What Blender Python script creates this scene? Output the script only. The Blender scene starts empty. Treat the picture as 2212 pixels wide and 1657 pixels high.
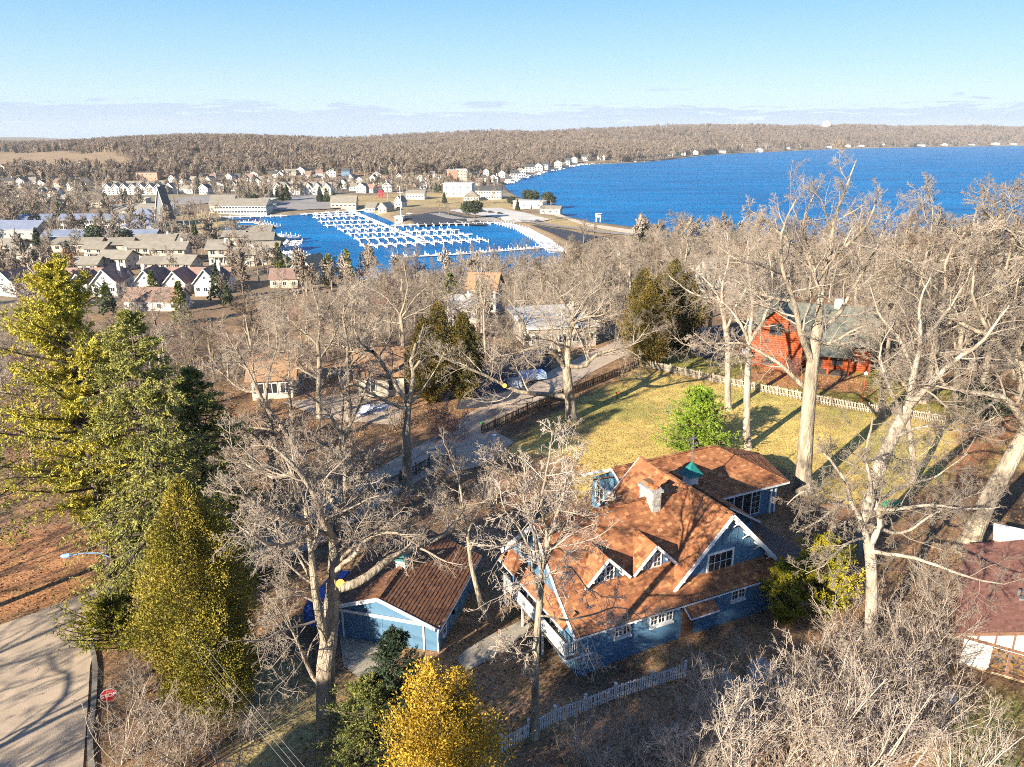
import bpy, math, random
import numpy as np
from mathutils import Vector, Matrix, noise as mnoise
R_ = random.Random(7)
S = bpy.context.scene
COL = S.collection
# ---------------------------------------------------------------- camera, sky, sun, exposure
CAMZ = 57.0; PITCH = math.radians(17.7)
cam = bpy.data.cameras.new('camera'); camo = bpy.data.objects.new('camera', cam); COL.objects.link(camo)
camo.location = (0, 0, CAMZ); camo.rotation_euler = (math.radians(90) - PITCH, 0, 0)
cam.sensor_width = 36; cam.lens = 27.387; cam.clip_start = 0.5; cam.clip_end = 30000
S.camera = camo
SUN_EL, SUN_AZ = math.radians(21), math.radians(220.5)
W = bpy.data.worlds.new('World'); S.world = W; W.use_nodes = True
def build_world():
    nt = W.node_tree; nt.nodes.clear(); N = nt.nodes.new; L = nt.links.new
    out = N('ShaderNodeOutputWorld'); bg = N('ShaderNodeBackground'); bg.inputs[1].default_value = 0.1
    sky = N('ShaderNodeTexSky'); sky.sky_type = 'NISHITA'; sky.sun_disc = False
    sky.sun_elevation = SUN_EL; sky.sun_rotation = SUN_AZ; sky.altitude = 300; sky.air_density = 1.0; sky.dust_density = 0.4; sky.ozone_density = 2.0
    tc = N('ShaderNodeTexCoord'); sep = N('ShaderNodeSeparateXYZ'); L(tc.outputs['Generated'], sep.inputs[0])
    mp = N('ShaderNodeMapping'); mp.inputs['Scale'].default_value = (6, 6, 70); L(tc.outputs['Generated'], mp.inputs[0])
    n1 = N('ShaderNodeTexNoise'); n1.inputs['Scale'].default_value = 2.2; n1.inputs['Detail'].default_value = 7; n1.inputs['Roughness'].default_value = .62; L(mp.outputs[0], n1.inputs[0])
    hz = N('ShaderNodeMapRange'); hz.inputs[1].default_value = -0.02; hz.inputs[2].default_value = 0.34; hz.inputs[3].default_value = 0.92; hz.inputs[4].default_value = 0.85; hz.interpolation_type = 'SMOOTHSTEP'; L(sep.outputs[2], hz.inputs[0])
    hr = N('ShaderNodeValToRGB'); el = hr.color_ramp.elements; el[0].color = (.62, .80, .93, 1); el[1].color = (.035, .13, .46, 1); el[1].position = 1.0
    for p_, c_ in ((.045, (.60, .81, .94)), (.085, (.44, .72, .92)), (.15, (.24, .56, .88)), (.35, (.085, .28, .70))): e = el.new(p_); e.color = (*c_, 1)
    L(sep.outputs[2], hr.inputs[0])
    hm = N('ShaderNodeVectorMath'); hm.operation = 'SCALE'; hm.inputs['Scale'].default_value = 3.95; L(hr.outputs[0], hm.inputs[0])
    skm = N('ShaderNodeMixRGB'); L(hz.outputs[0], skm.inputs[0]); L(sky.outputs[0], skm.inputs[1]); L(hm.outputs[0], skm.inputs[2])
    # low cloud bank hugging the horizon
    bank = N('ShaderNodeMapRange'); bank.inputs[1].default_value = 0.012; bank.inputs[2].default_value = 0.055; bank.inputs[3].default_value = 0.30; bank.inputs[4].default_value = -0.20; L(sep.outputs[2], bank.inputs[0])
    ad = N('ShaderNodeMath'); ad.operation = 'ADD'; L(n1.outputs[0], ad.inputs[0]); L(bank.outputs[0], ad.inputs[1])
    cr = N('ShaderNodeMapRange'); cr.inputs[1].default_value = 0.58; cr.inputs[2].default_value = 0.64; cr.interpolation_type = 'SMOOTHSTEP'; L(ad.outputs[0], cr.inputs[0])
    # a few small puffs a little higher, and their lighter tops
    mp2 = N('ShaderNodeMapping'); mp2.inputs['Scale'].default_value = (7, 7, 60); mp2.inputs['Location'].default_value = (3.1, 1.7, .4); L(tc.outputs['Generated'], mp2.inputs[0])
    n2 = N('ShaderNodeTexNoise'); n2.inputs['Scale'].default_value = 1.6; n2.inputs['Detail'].default_value = 5; L(mp2.outputs[0], n2.inputs[0])
    hi = N('ShaderNodeMapRange'); hi.inputs[1].default_value = 0.05; hi.inputs[2].default_value = 0.14; hi.inputs[3].default_value = 0.0; hi.inputs[4].default_value = -0.25; L(sep.outputs[2], hi.inputs[0])
    ad2 = N('ShaderNodeMath'); ad2.operation = 'ADD'; L(n2.outputs[0], ad2.inputs[0]); L(hi.outputs[0], ad2.inputs[1])
    cr2 = N('ShaderNodeMapRange'); cr2.inputs[1].default_value = 0.66; cr2.inputs[2].default_value = 0.76; cr2.inputs[4].default_value = 0.75; cr2.interpolation_type = 'SMOOTHSTEP'; L(ad2.outputs[0], cr2.inputs[0])
    mx = N('ShaderNodeMath'); mx.operation = 'MAXIMUM'; L(cr.outputs[0], mx.inputs[0]); L(cr2.outputs[0], mx.inputs[1])
    sc = N('ShaderNodeMath'); sc.operation = 'MULTIPLY'; sc.inputs[1].default_value = 0.8; L(mx.outputs[0], sc.inputs[0])
    cc = N('ShaderNodeMixRGB'); cc.inputs[1].default_value = (1.9, 2.5, 3.5, 1); cc.inputs[2].default_value = (2.5, 3.0, 3.8, 1); L(n2.outputs[0], cc.inputs[0])
    mix = N('ShaderNodeMixRGB'); L(sc.outputs[0], mix.inputs[0]); L(skm.outputs[0], mix.inputs[1]); L(cc.outputs[0], mix.inputs[2])
    L(mix.outputs[0], bg.inputs[0]); L(bg.outputs[0], out.inputs[0])
build_world()
sl = bpy.data.lights.new('sun', 'SUN'); sl.energy = 5.0; sl.angle = math.radians(0.5); sl.color = (1.0, 0.91, 0.76)
so = bpy.data.objects.new('sun', sl); COL.objects.link(so)
SD = Vector((math.sin(SUN_AZ) * math.cos(SUN_EL), math.cos(SUN_AZ) * math.cos(SUN_EL), math.sin(SUN_EL)))
so.rotation_euler = SD.to_track_quat('Z', 'Y').to_euler()
S.view_settings.view_transform = 'Standard'; S.view_settings.look = 'None'; S.view_settings.exposure = 1.4; S.view_settings.gamma = 1
S.view_settings.use_curve_mapping = False
try:
    S.cycles.max_bounces = 5; S.cycles.diffuse_bounces = 2; S.cycles.glossy_bounces = 2; S.cycles.transparent_max_bounces = 4
    S.cycles.volume_bounces = 0; S.cycles.filter_width = 1.0; S.cycles.use_denoising = False; S.cycles.use_adaptive_sampling = True; S.cycles.adaptive_threshold = 0.02
except Exception: pass

# ---------------------------------------------------------------- helpers: picture point -> place on the land
FD, CXD, CYD = 1965 / 1.16772, 1106., 828.5
SP, CP = math.sin(PITCH), math.cos(PITCH)
def ray(px, py):
    a = (px - CXD) / FD; b = -(py - CYD) / FD
    return np.array((a, CP + b * SP, -SP + b * CP))
def atz(px, py, z=0.):
    r = ray(px, py); t = (z - CAMZ) / r[2]; return (r[0] * t, r[1] * t)
def aty(px, py, y):
    r = ray(px, py); t = y / r[1]; return Vector((r[0] * t, y, CAMZ + r[2] * t))
def sdf(P, poly):   # signed distance, positive outside
    poly = np.array(poly, float); d = np.full(len(P), 1e18); s = np.ones(len(P)); n = len(poly)
    for i in range(n):
        a = poly[i]; b = poly[i - 1]; e = b - a; w = P - a
        t = np.clip((w @ e) / max(e @ e, 1e-9), 0, 1); q = w - t[:, None] * e
        d = np.minimum(d, (q * q).sum(1))
        c1 = P[:, 1] >= a[1]; c2 = P[:, 1] < b[1]; c3 = e[0] * w[:, 1] > e[1] * w[:, 0]
        s = np.where((c1 & c2 & c3) | (~c1 & ~c2 & ~c3), -s, s)
    return s * np.sqrt(d)
def sm(a, b, x):
    t = np.clip((x - a) / (b - a), 0, 1); return t * t * (3 - 2 * t)
PD = lambda pts, z=0.: [atz(x, y, z) for x, y in pts]
HARBOR = PD([(483, 499), (492, 492), (510, 484), (520, 480), (500, 474), (470, 470), (540, 468), (620, 466), (656, 463), (753, 456), (794, 455), (868, 489), (1000, 484), (1090, 480), (1130, 492), (1180, 518), (1215, 545), (1235, 575), (1150, 605), (900, 612), (712, 605), (690, 597), (672, 584), (645, 567), (624, 553), (598, 540), (610, 530), (621, 522), (612, 513), (575, 507), (520, 505)])
LAKE = PD([(1089, 402), (1105, 392), (1150, 380), (1250, 357), (1400, 350), (1530, 335), (1650, 329), (1800, 322), (2000, 318), (2212, 315)]) + [(5200, 5300), (5200, 300), (400, 330), (200, 400), (110, 460)] + PD([(1290, 485), (1230, 470), (1180, 443), (1135, 432), (1105, 417)])
VILLAGE = [(-2500, -600), (-2500, 560), (-900, 700), (-480, 800), (-300, 880), (-160, 900), (-30, 960), (60, 900), (400, 400), (400, -600)]
def height(X, Y):
    X = np.asarray(X, float).ravel(); Y = np.asarray(Y, float).ravel(); P = np.stack([X, Y], 1)
    z = 2.2 + 21.8 * (1 - sm(118, 295, Y + np.clip(-X - 6, 0, 60) * 1.1 - np.clip(X, 0, 90) * .35))
    z += 0.35 * np.sin(X * .11 + 1) * np.sin(Y * .09) * sm(95, 130, Y)
    z -= 0.5 * np.exp(-((X - 3.2) ** 2 + (Y - 43.5) ** 2) / 16.)
    lake = sdf(P, LAKE); d = np.minimum(lake, sdf(P, VILLAGE)); r = np.hypot(X, Y)
    A = 26 + 10 * sm(-500, 100, X) + 0.017 * np.clip(r - 2300, 0, 2600) * sm(-200, 900, X)
    hill = A * (sm(0, 620, d) * .75 + .25 * sm(0, 160, d))
    hill += 8 * np.sin(X * .006 + Y * .003) * sm(150, 600, d) + 3 * np.sin(X * .017 - Y * .011 + 2) * sm(100, 500, d)
    z = z + np.where(d > 0, hill, 0)
    w = np.minimum(lake, sdf(P, HARBOR))
    return np.maximum(np.minimum(z, w * .45), -2.5)
def h1(x, y): return float(height([x], [y])[0])
def G(px, py, dz=0.):
    """where the line of sight through a picture point meets the land"""
    r = ray(px, py)
    ts = np.concatenate([np.arange(20, 400, 1.0), np.arange(400, 9000, 8.)])
    X, Y, Z = r[0] * ts, r[1] * ts, CAMZ + r[2] * ts
    hz = height(X, Y); k = np.argmax(Z <= np.maximum(hz, 0))
    if Z[k] > max(hz[k], 0): k = len(ts) - 1
    lo, hi = ts[max(k - 1, 0)], ts[k]
    for _ in range(12):
        m = (lo + hi) / 2
        if CAMZ + r[2] * m <= max(h1(r[0] * m, r[1] * m), 0): hi = m
        else: lo = m
    return Vector((r[0] * hi, r[1] * hi, max(h1(r[0] * hi, r[1] * hi), 0) + dz))

# ---------------------------------------------------------------- helpers: objects
def tag(o, label=None, cat=None, group=None, kind=None):
    if label: o['label'] = label
    if cat: o['category'] = cat
    if group: o['group'] = group
    if kind: o['kind'] = kind
    return o
def empty(name, loc=(0, 0, 0), rz=0., label=None, cat=None, group=None):
    o = bpy.data.objects.new(name, None); COL.objects.link(o); o.location = loc; o.rotation_euler = (0, 0, rz); o.empty_display_size = .3
    return tag(o, label, cat, group)
def np_mesh(name, V, F, tint=None, smooth=False):
    """F: list of int arrays (m,k)"""
    V = np.asarray(V, np.float32); me = bpy.data.meshes.new(name); me.vertices.add(len(V)); me.vertices.foreach_set('co', V.ravel())
    F = [f for f in F if len(f)]; nl = sum(f.size for f in F); nf = sum(len(f) for f in F)
    me.loops.add(nl); me.polygons.add(nf)
    me.loops.foreach_set('vertex_index', np.concatenate([f.ravel() for f in F]).astype(np.int32))
    tot = np.concatenate([np.full(len(f), f.shape[1]) for f in F]); st = np.concatenate([[0], np.cumsum(tot)[:-1]])
    me.polygons.foreach_set('loop_start', st.astype(np.int32))
    if smooth: me.polygons.foreach_set('use_smooth', np.ones(nf, bool))
    me.update(calc_edges=True)
    if tint is not None:
        a = me.attributes.new('tint', 'FLOAT', 'POINT'); a.data.foreach_set('value', np.asarray(tint, np.float32))
    return me
def link(name, me, m=None, parent=None, loc=None):
    o = bpy.data.objects.new(name, me); COL.objects.link(o)
    if m is not None and len(me.materials) == 0: me.materials.append(m)
    if parent: o.parent = parent
    if loc is not None: o.location = loc
    return o
class M:
    def __init__(s): s.v = []; s.f = []; s.m = []; s.t = []
    def add(s, vs, fs, mi=0, t=.5):
        n = len(s.v); s.v += [tuple(v) for v in vs]; s.f += [tuple(n + i for i in f) for f in fs]; s.m += [mi] * len(fs); s.t += [t] * len(vs); return s
    def box(s, x0, x1, y0, y1, z0, z1, mi=0, t=.5):
        return s.add([(x0, y0, z0), (x1, y0, z0), (x1, y1, z0), (x0, y1, z0), (x0, y0, z1), (x1, y0, z1), (x1, y1, z1), (x0, y1, z1)],
                     [(0, 3, 2, 1), (4, 5, 6, 7), (0, 1, 5, 4), (1, 2, 6, 5), (2, 3, 7, 6), (3, 0, 4, 7)], mi, t)
    def prism(s, pts, off, mi=0, t=.5):
        n = len(pts); P = [Vector(p) for p in pts]; Q = [p + Vector(off) for p in P]
        return s.add(P + Q, [tuple(range(n)), tuple(range(2 * n - 1, n - 1, -1))] + [(i, i + n, (i + 1) % n + n, (i + 1) % n) for i in range(n)], mi, t)
    def beam(s, p, q, w, h, mi=0, up=(0, 0, 1), t=.5):
        p, q = Vector(p), Vector(q); d = (q - p).normalized(); sd = d.cross(Vector(up))
        if sd.length < 1e-4: sd = d.cross(Vector((1, 0, 0)))
        sd.normalize(); u = sd.cross(d); a, b = sd * w / 2, u * h / 2
        return s.add([p - a - b, p + a - b, p + a + b, p - a + b, q - a - b, q + a - b, q + a + b, q - a + b],
                     [(0, 3, 2, 1), (4, 5, 6, 7), (0, 1, 5, 4), (1, 2, 6, 5), (2, 3, 7, 6), (3, 0, 4, 7)], mi, t)
    def tube(s, pts, r, n=6, mi=0, t=.5):
        pts = [Vector(p) for p in pts]; rs = r if isinstance(r, (list, tuple)) else [r] * len(pts); vs = []
        for i, p in enumerate(pts):
            d = (pts[min(i + 1, len(pts) - 1)] - pts[max(i - 1, 0)]).normalized(); a = d.cross(Vector((.3, .2, 1))); a.normalize(); b = a.cross(d)
            for k in range(n):
                th = 2 * math.pi * k / n; vs.append(p + (a * math.cos(th) + b * math.sin(th)) * rs[i])
        fs = [(i * n + k, i * n + (k + 1) % n, (i + 1) * n + (k + 1) % n, (i + 1) * n + k) for i in range(len(pts) - 1) for k in range(n)]
        fs += [tuple(range(n - 1, -1, -1)), tuple(range((len(pts) - 1) * n, len(pts) * n))]
        return s.add(vs, fs, mi, t)
    def mesh(s, name):
        me = bpy.data.meshes.new(name); me.from_pydata(s.v, [], s.f); me.polygons.foreach_set('material_index', s.m)
        a = me.attributes.new('tint', 'FLOAT', 'POINT'); a.data.foreach_set('value', s.t); me.update(); return me
    def obj(s, name, mats, parent=None, loc=None, label=None):
        me = s.mesh(name); mats = mats if isinstance(mats, (list, tuple)) else [mats]
        for m in mats: me.materials.append(m)
        o = link(name, me, None, parent, loc)
        if label: o['label'] = label
        return o

# ---------------------------------------------------------------- materials
MATS = {}
def mat(name, c1, c2=None, scale=4., rough=.8, bump=0., bscale=None, detail=4, rnd=0., metallic=0., spec=.3, stretch=(1, 1, 1), coord='Object', lo=.35, hi=.65, tint=None, c3=None):
    m = bpy.data.materials.new(name); m.use_nodes = True; nt = m.node_tree; N = nt.nodes.new; L = nt.links.new
    b = nt.nodes['Principled BSDF']; b.inputs['Roughness'].default_value = rough; b.inputs['Metallic'].default_value = metallic; b.inputs['Specular IOR Level'].default_value = spec
    tc = N('ShaderNodeTexCoord'); mp = N('ShaderNodeMapping'); mp.inputs['Scale'].default_value = stretch
    if coord == 'World': ge = N('ShaderNodeNewGeometry'); L(ge.outputs['Position'], mp.inputs[0])
    else: L(tc.outputs[coord], mp.inputs[0])
    c2 = c2 or tuple(x * .75 for x in c1)
    n = N('ShaderNodeTexNoise'); n.inputs['Scale'].default_value = scale; n.inputs['Detail'].default_value = detail; n.inputs['Roughness'].default_value = .6; L(mp.outputs[0], n.inputs[0])
    mr = N('ShaderNodeMapRange'); mr.inputs[1].default_value = lo; mr.inputs[2].default_value = hi; L(n.outputs[0], mr.inputs[0])
    mx = N('ShaderNodeMixRGB'); mx.inputs[1].default_value = (*c2, 1); mx.inputs[2].default_value = (*c1, 1); L(mr.outputs[0], mx.inputs[0]); out = mx.outputs[0]
    if tint:
        at = N('ShaderNodeAttribute'); at.attribute_name = 'tint'
        t2 = N('ShaderNodeValToRGB'); el = t2.color_ramp.elements; el[0].color = (*tint[0], 1); el[1].color = (*tint[-1], 1)
        for i, c in enumerate(tint[1:-1]): e = el.new((i + 1) / (len(tint) - 1)); e.color = (*c, 1)
        L(at.outputs['Fac'], t2.inputs[0])
        mm = N('ShaderNodeMixRGB'); mm.blend_type = 'MULTIPLY'; mm.inputs[0].default_value = 1; L(t2.outputs[0], mm.inputs[1]); L(out, mm.inputs[2]); out = mm.outputs[0]
    if rnd:
        oi = N('ShaderNodeObjectInfo'); hr = N('ShaderNodeMapRange'); hr.inputs[3].default_value = 1 - rnd; hr.inputs[4].default_value = 1 + rnd; L(oi.outputs['Random'], hr.inputs[0])
        hs = N('ShaderNodeHueSaturation'); L(hr.outputs[0], hs.inputs['Value']); L(out, hs.inputs['Color']); out = hs.outputs[0]
    L(out, b.inputs['Base Color'])
    if bump:
        n2 = N('ShaderNodeTexNoise'); n2.inputs['Scale'].default_value = bscale or scale * 3; n2.inputs['Detail'].default_value = 3; L(mp.outputs[0], n2.inputs[0])
        bp = N('ShaderNodeBump'); bp.inputs['Strength'].default_value = bump; bp.inputs['Distance'].default_value = .18 if 'bark' in name else .05; L(n2.outputs[0], bp.inputs['Height']); L(bp.outputs[0], b.inputs['Normal'])
    MATS[name] = m; return m
mat('bark', (.42, .345, .25), (.13, .10, .07), 1.6, .9, .9, 7, rnd=.12, stretch=(1, 1, .25), lo=.3, hi=.62, spec=.1)
mat('pale_bark', (.50, .42, .32), (.24, .19, .14), 1.5, .9, .7, 6, stretch=(1, 1, .3), spec=.1)
mat('dark_bark', (.17, .13, .10), (.07, .055, .045), 2, .9, .8, 8, stretch=(1, 1, .3), spec=.1)
mat('twig', (.42, .345, .265), (.21, .165, .125), .35, .9, rnd=.3, spec=.1, lo=.3, hi=.7)
mat('dark_twig', (.26, .195, .14), (.13, .095, .066), .35, .9, rnd=.2, spec=.1)
mat('pale_twig', (.48, .39, .30), (.27, .21, .165), .5, .9, rnd=.08, spec=.1)
mat('frost_twig', (.60, .50, .40), (.34, .27, .205), .5, .9, rnd=.08, spec=.1)
mat('pink_twig', (.36, .21, .165), (.22, .13, .10), .5, .9, rnd=.1, spec=.1)
mat('orange_twig', (.55, .27, .13), (.42, .22, .12), .5, .9, spec=.1)
mat('far_twig', (.36, .28, .21), (.19, .145, .11), .012, .95, rnd=.3, spec=.05)
ONE = (1, 1, 1)
def fol(name, ramp, rnd=.06): return mat(name, (1.12, 1.12, 1.12), (.72, .72, .72), 1.2, .65, rnd=rnd, spec=.25, tint=ramp)
fol('pine_needles', [(.05, .075, .015), (.16, .185, .025), (.38, .35, .04), (.62, .48, .06)])
fol('spruce_needles', [(.05, .065, .02), (.13, .145, .035), (.27, .26, .06), (.40, .36, .10)])
fol('arborvitae_leaves', [(.065, .068, .012), (.19, .17, .022), (.34, .27, .04), (.50, .37, .065)])
fol('golden_leaves', [(.13, .085, .012), (.36, .22, .02), (.60, .38, .035), (.75, .50, .08)])
fol('dark_needles', [(.012, .022, .012), (.03, .05, .026), (.065, .09, .045), (.11, .14, .06)])
fol('bright_needles', [(.04, .09, .008), (.14, .24, .02), (.27, .36, .03), (.4, .46, .06)])
fol('yew_needles', [(.05, .06, .006), (.2, .19, .012), (.42, .35, .02), (.6, .42, .03)])
fol('bronze_leaves', [(.03, .035, .01), (.10, .085, .02), (.22, .15, .03), (.34, .21, .045)])
fol('red_shrub_leaves', [(.10, .05, .04), (.22, .10, .08), (.34, .17, .12), (.42, .24, .15)])
fol('far_evergreen', [(.02, .03, .015), (.05, .065, .03), (.085, .10, .045), (.12, .125, .05)], .25)
mat('shingle_orange', (1.1, 1.1, 1.1), (.85, .85, .85), 3, .85, .3, 40, tint=[(.19, .07, .032), (.30, .115, .05), (.40, .17, .07), (.52, .26, .11)])
mat('shingle_brown', (1.1, 1.1, 1.1), (.8, .8, .8), 2, .9, .3, 40, tint=[(.13, .055, .03), (.19, .085, .045), (.25, .115, .055), (.31, .15, .075)])
mat('shingle_red', (1.1, 1.1, 1.1), (.85, .85, .85), 2, .9, .3, 40, tint=[(.20, .09, .065), (.26, .12, .085), (.32, .155, .11)])
mat('roof_under', (.10, .05, .03))
mat('blue_paint', (.10, .20, .30), (.08, .17, .265), 1.5, .55, .1, 20, spec=.4)
mat('white_paint', (.80, .79, .76), (.70, .69, .66), 2, .6)
mat('teal_copper', (.02, .20, .17), (.015, .13, .12), 3, .5)
mat('glass', (.02, .025, .03), (.03, .035, .04), 1, .08, spec=.8)
mat('stone', (.55, .50, .42), (.30, .27, .23), 3.5, .9, .8, 12)
mat('clay', (.55, .17, .05), (.45, .13, .04))
mat('metal_grey', (.30, .30, .30), (.2, .2, .2), 3, .45, metallic=.6)
mat('rust_metal', (.22, .12, .06))
mat('deck_wood', (.16, .125, .10), (.09, .07, .06), 2, .8, .3, 20, stretch=(8, 1, 1))
mat('concrete', (.40, .345, .26), (.30, .26, .20), 1.2, .9, .3, 20)
mat('fence_brown', (.20, .14, .09), (.10, .07, .05), 3, .9)
mat('fence_grey', (.50, .43, .33), (.30, .25, .19), 3, .9)
mat('fence_white', (.74, .72, .70), (.5, .49, .47), 3, .7)
mat('log_red', (.50, .11, .03), (.30, .06, .02), 1.2, .6, .3, 9, stretch=(.3, .3, 1))
mat('green_roof', (.15, .16, .13), (.10, .11, .09), 1.5, .85, .2, 20)
mat('tan_roof', (.42, .235, .12), (.33, .19, .10), 2.5, .9, .3, 20)
mat('beige_wall', (.62, .53, .40), (.52, .44, .33), 1, .8)
mat('plaster', (.78, .74, .66), (.66, .62, .55), 1.5, .9, .2, 10)
mat('timber', (.20, .10, .06), (.13, .07, .045), 3, .8)
mat('stucco_tan', (.60, .44, .22), (.45, .32, .16), 2, .9)
mat('stained_glass', (.22, .12, .04), (.04, .05, .06), 6, .2, lo=.45, hi=.55)
mat('white_wall', (.62, .585, .52), (.52, .485, .43), .5, .8, rnd=.06)
mat('cream_wall', (.52, .44, .345), (.42, .35, .275), .4, .85, rnd=.08)
mat('pink_brick', (.55, .30, .21), (.42, .22, .15), .6, .9)
mat('orange_brick', (.62, .24, .13), (.5, .18, .1), .6, .9)
mat('grey_wall', (.33, .33, .32), (.27, .27, .26), .4, .85)
mat('blue_wall', (.12, .22, .34), (.10, .18, .28), .4, .8)
mat('roof_brown', (.30, .19, .145), (.23, .145, .11), .5, .9, rnd=.08)
mat('roof_taupe', (.30, .26, .20), (.23, .20, .155), .4, .9, rnd=.1)
mat('roof_dark', (.10, .095, .09), (.07, .065, .065), .5, .9, rnd=.15)
mat('roof_steel', (.33, .36, .43), (.26, .285, .345), .25, .4, metallic=.3, spec=.5)
mat('roof_flat', (.62, .58, .50), (.5, .47, .41), .3, .9)
mat('dock_wood', (.78, .74, .68), (.62, .58, .52), .8, .85)
mat('dock_post', (.80, .78, .74), (.68, .66, .62), 1, .7)
mat('dock_grey', (.36, .33, .29), (.27, .25, .22), .8, .9)
mat('asphalt_old', (.56, .43, .30), (.42, .32, .225), .6, .95, .2, 12, coord='World')
mat('asphalt_dark', (.055, .058, .07), (.04, .042, .05), .3, .9, coord='World')
mat('road_far', (.34, .30, .26), (.27, .24, .21), .1, .95, coord='World')
mat('sand', (.66, .53, .38), (.56, .45, .32), .1, .95, coord='World')
mat('lot_pale', (.62, .57, .49), (.52, .48, .41), .06, .95, coord='World')
mat('kerb_stone', (.30, .27, .22), (.18, .16, .13), 2, .9)
mat('crack_tar', (.12, .10, .085), (.09, .075, .065))
mat('snow', (.82, .85, .9), (.7, .74, .82), 2, .7, .5, 5)
mat('tarp_blue', (.05, .12, .42), (.03, .08, .30), 2, .5, .5, 6)
mat('tarp_pale', (.55, .66, .80), (.38, .48, .62), 2, .6, .6, 6)
mat('sign_red', (.55, .03, .03), (.5, .03, .03)); mat('play_red', (.7, .03, .05), (.6, .03, .04)); mat('play_green', (.02, .32, .13), (.02, .25, .1))
mat('car_white', (.75, .75, .75), rough=.3, spec=.6); mat('car_dark', (.05, .055, .06), rough=.3, spec=.6); mat('car_blue', (.05, .12, .3), rough=.3, spec=.6); mat('rubber', (.02, .02, .02))
mat('lamp_blue', (.25, .42, .7), (.2, .35, .6), rough=.4); mat('wire', (.30, .29, .28)); mat('cut_wood', (.80, .42, .10), (.65, .30, .07), 12, .8)
mat('rock', (.48, .43, .37), (.30, .27, .23), 1.5, .95, .8, 4); mat('orange_mulch', (.50, .15, .04), (.36, .11, .035), 4, .95)
mat('flag_red', (.6, .08, .08)); mat('green_box', (.06, .25, .08))
mat('leaf_brown', ONE, (.7, .7, .7), 2, .9, tint=[(.12, .06, .03), (.24, .12, .055), (.36, .19, .085), (.46, .28, .14)])
mat('grass_blade', ONE, (.8, .8, .8), 2, .9, tint=[(.12, .13, .03), (.30, .26, .07), (.45, .37, .14)])

def ground_mat():
    m = bpy.data.materials.new('ground'); m.use_nodes = True; nt = m.node_tree; N = nt.nodes.new; L = nt.links.new
    b = nt.nodes['Principled BSDF']; b.inputs['Roughness'].default_value = .95; b.inputs['Specular IOR Level'].default_value = .1
    g = N('ShaderNodeNewGeometry'); at = N('ShaderNodeAttribute'); at.attribute_name = 'soil'
    out = at.outputs['Color']
    for sc, st, lo, hi, a, bb in ((4.5, 1, .32, .68, .35, 1.6), (.55, 1, .3, .7, .72, 1.3), (.045, 1, .3, .7, .8, 1.22)):
        n = N('ShaderNodeTexNoise'); n.inputs['Scale'].default_value = sc; n.inputs['Detail'].default_value = 6; n.inputs['Roughness'].default_value = .7; L(g.outputs['Position'], n.inputs[0])
        mr = N('ShaderNodeMapRange'); mr.inputs[1].default_value = lo; mr.inputs[2].default_value = hi; mr.inputs[3].default_value = a; mr.inputs[4].default_value = bb; L(n.outputs[0], mr.inputs[0])
        mm = N('ShaderNodeVectorMath'); mm.operation = 'SCALE'; L(out, mm.inputs[0]); L(mr.outputs[0], mm.inputs['Scale']); out = mm.outputs[0]
    n = N('ShaderNodeTexNoise'); n.inputs['Scale'].default_value = .9; n.inputs['Detail'].default_value = 5; L(g.outputs['Position'], n.inputs[0])
    mr = N('ShaderNodeMapRange'); mr.inputs[1].default_value = .52; mr.inputs[2].default_value = .66; mr.inputs[4].default_value = .25; L(n.outputs[0], mr.inputs[0])
    mx = N('ShaderNodeMixRGB'); mx.inputs[2].default_value = (.26, .22, .055, 1); L(mr.outputs[0], mx.inputs[0]); L(out, mx.inputs[1])
    L(mx.outputs[0], b.inputs['Base Color'])
    n2 = N('ShaderNodeTexNoise'); n2.inputs['Scale'].default_value = 6; n2.inputs['Detail'].default_value = 4; L(g.outputs['Position'], n2.inputs[0])
    bp = N('ShaderNodeBump'); bp.inputs['Strength'].default_value = .7; bp.inputs['Distance'].default_value = .08; L(n2.outputs[0], bp.inputs['Height']); L(bp.outputs[0], b.inputs['Normal'])
    return m
def water_mat():
    m = bpy.data.materials.new('water'); m.use_nodes = True; nt = m.node_tree; N = nt.nodes.new; L = nt.links.new
    b = nt.nodes['Principled BSDF']; b.inputs['Roughness'].default_value = .4; b.inputs['Specular IOR Level'].default_value = .03
    g = N('ShaderNodeNewGeometry'); mp = N('ShaderNodeMapping'); mp.inputs['Scale'].default_value = (.3, 1, 1); L(g.outputs['Position'], mp.inputs[0])
    n = N('ShaderNodeTexNoise'); n.inputs['Scale'].default_value = .02; n.inputs['Detail'].default_value = 10; n.inputs['Roughness'].default_value = .65; L(mp.outputs[0], n.inputs[0])
    mr = N('ShaderNodeMapRange'); mr.inputs[1].default_value = .35; mr.inputs[2].default_value = .65; L(n.outputs[0], mr.inputs[0])
    mx = N('ShaderNodeMixRGB'); mx.inputs[1].default_value = (.0, .11, .30, 1); mx.inputs[2].default_value = (.0, .20, .46, 1); L(mr.outputs[0], mx.inputs[0]); L(mx.outputs[0], b.inputs['Base Color'])
    h = []
    for s_ in (.5, .12):
        k = N('ShaderNodeTexNoise'); k.inputs['Scale'].default_value = s_; k.inputs['Detail'].default_value = 4; L(mp.outputs[0], k.inputs[0]); h.append(k)
    ad = N('ShaderNodeMath'); ad.operation = 'ADD'; L(h[0].outputs[0], ad.inputs[0]); L(h[1].outputs[0], ad.inputs[1])
    bp = N('ShaderNodeBump'); bp.inputs['Strength'].default_value = .8; bp.inputs['Distance'].default_value = 1.2; L(ad.outputs[0], bp.inputs['Height']); L(bp.outputs[0], b.inputs['Normal'])
    return m

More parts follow.
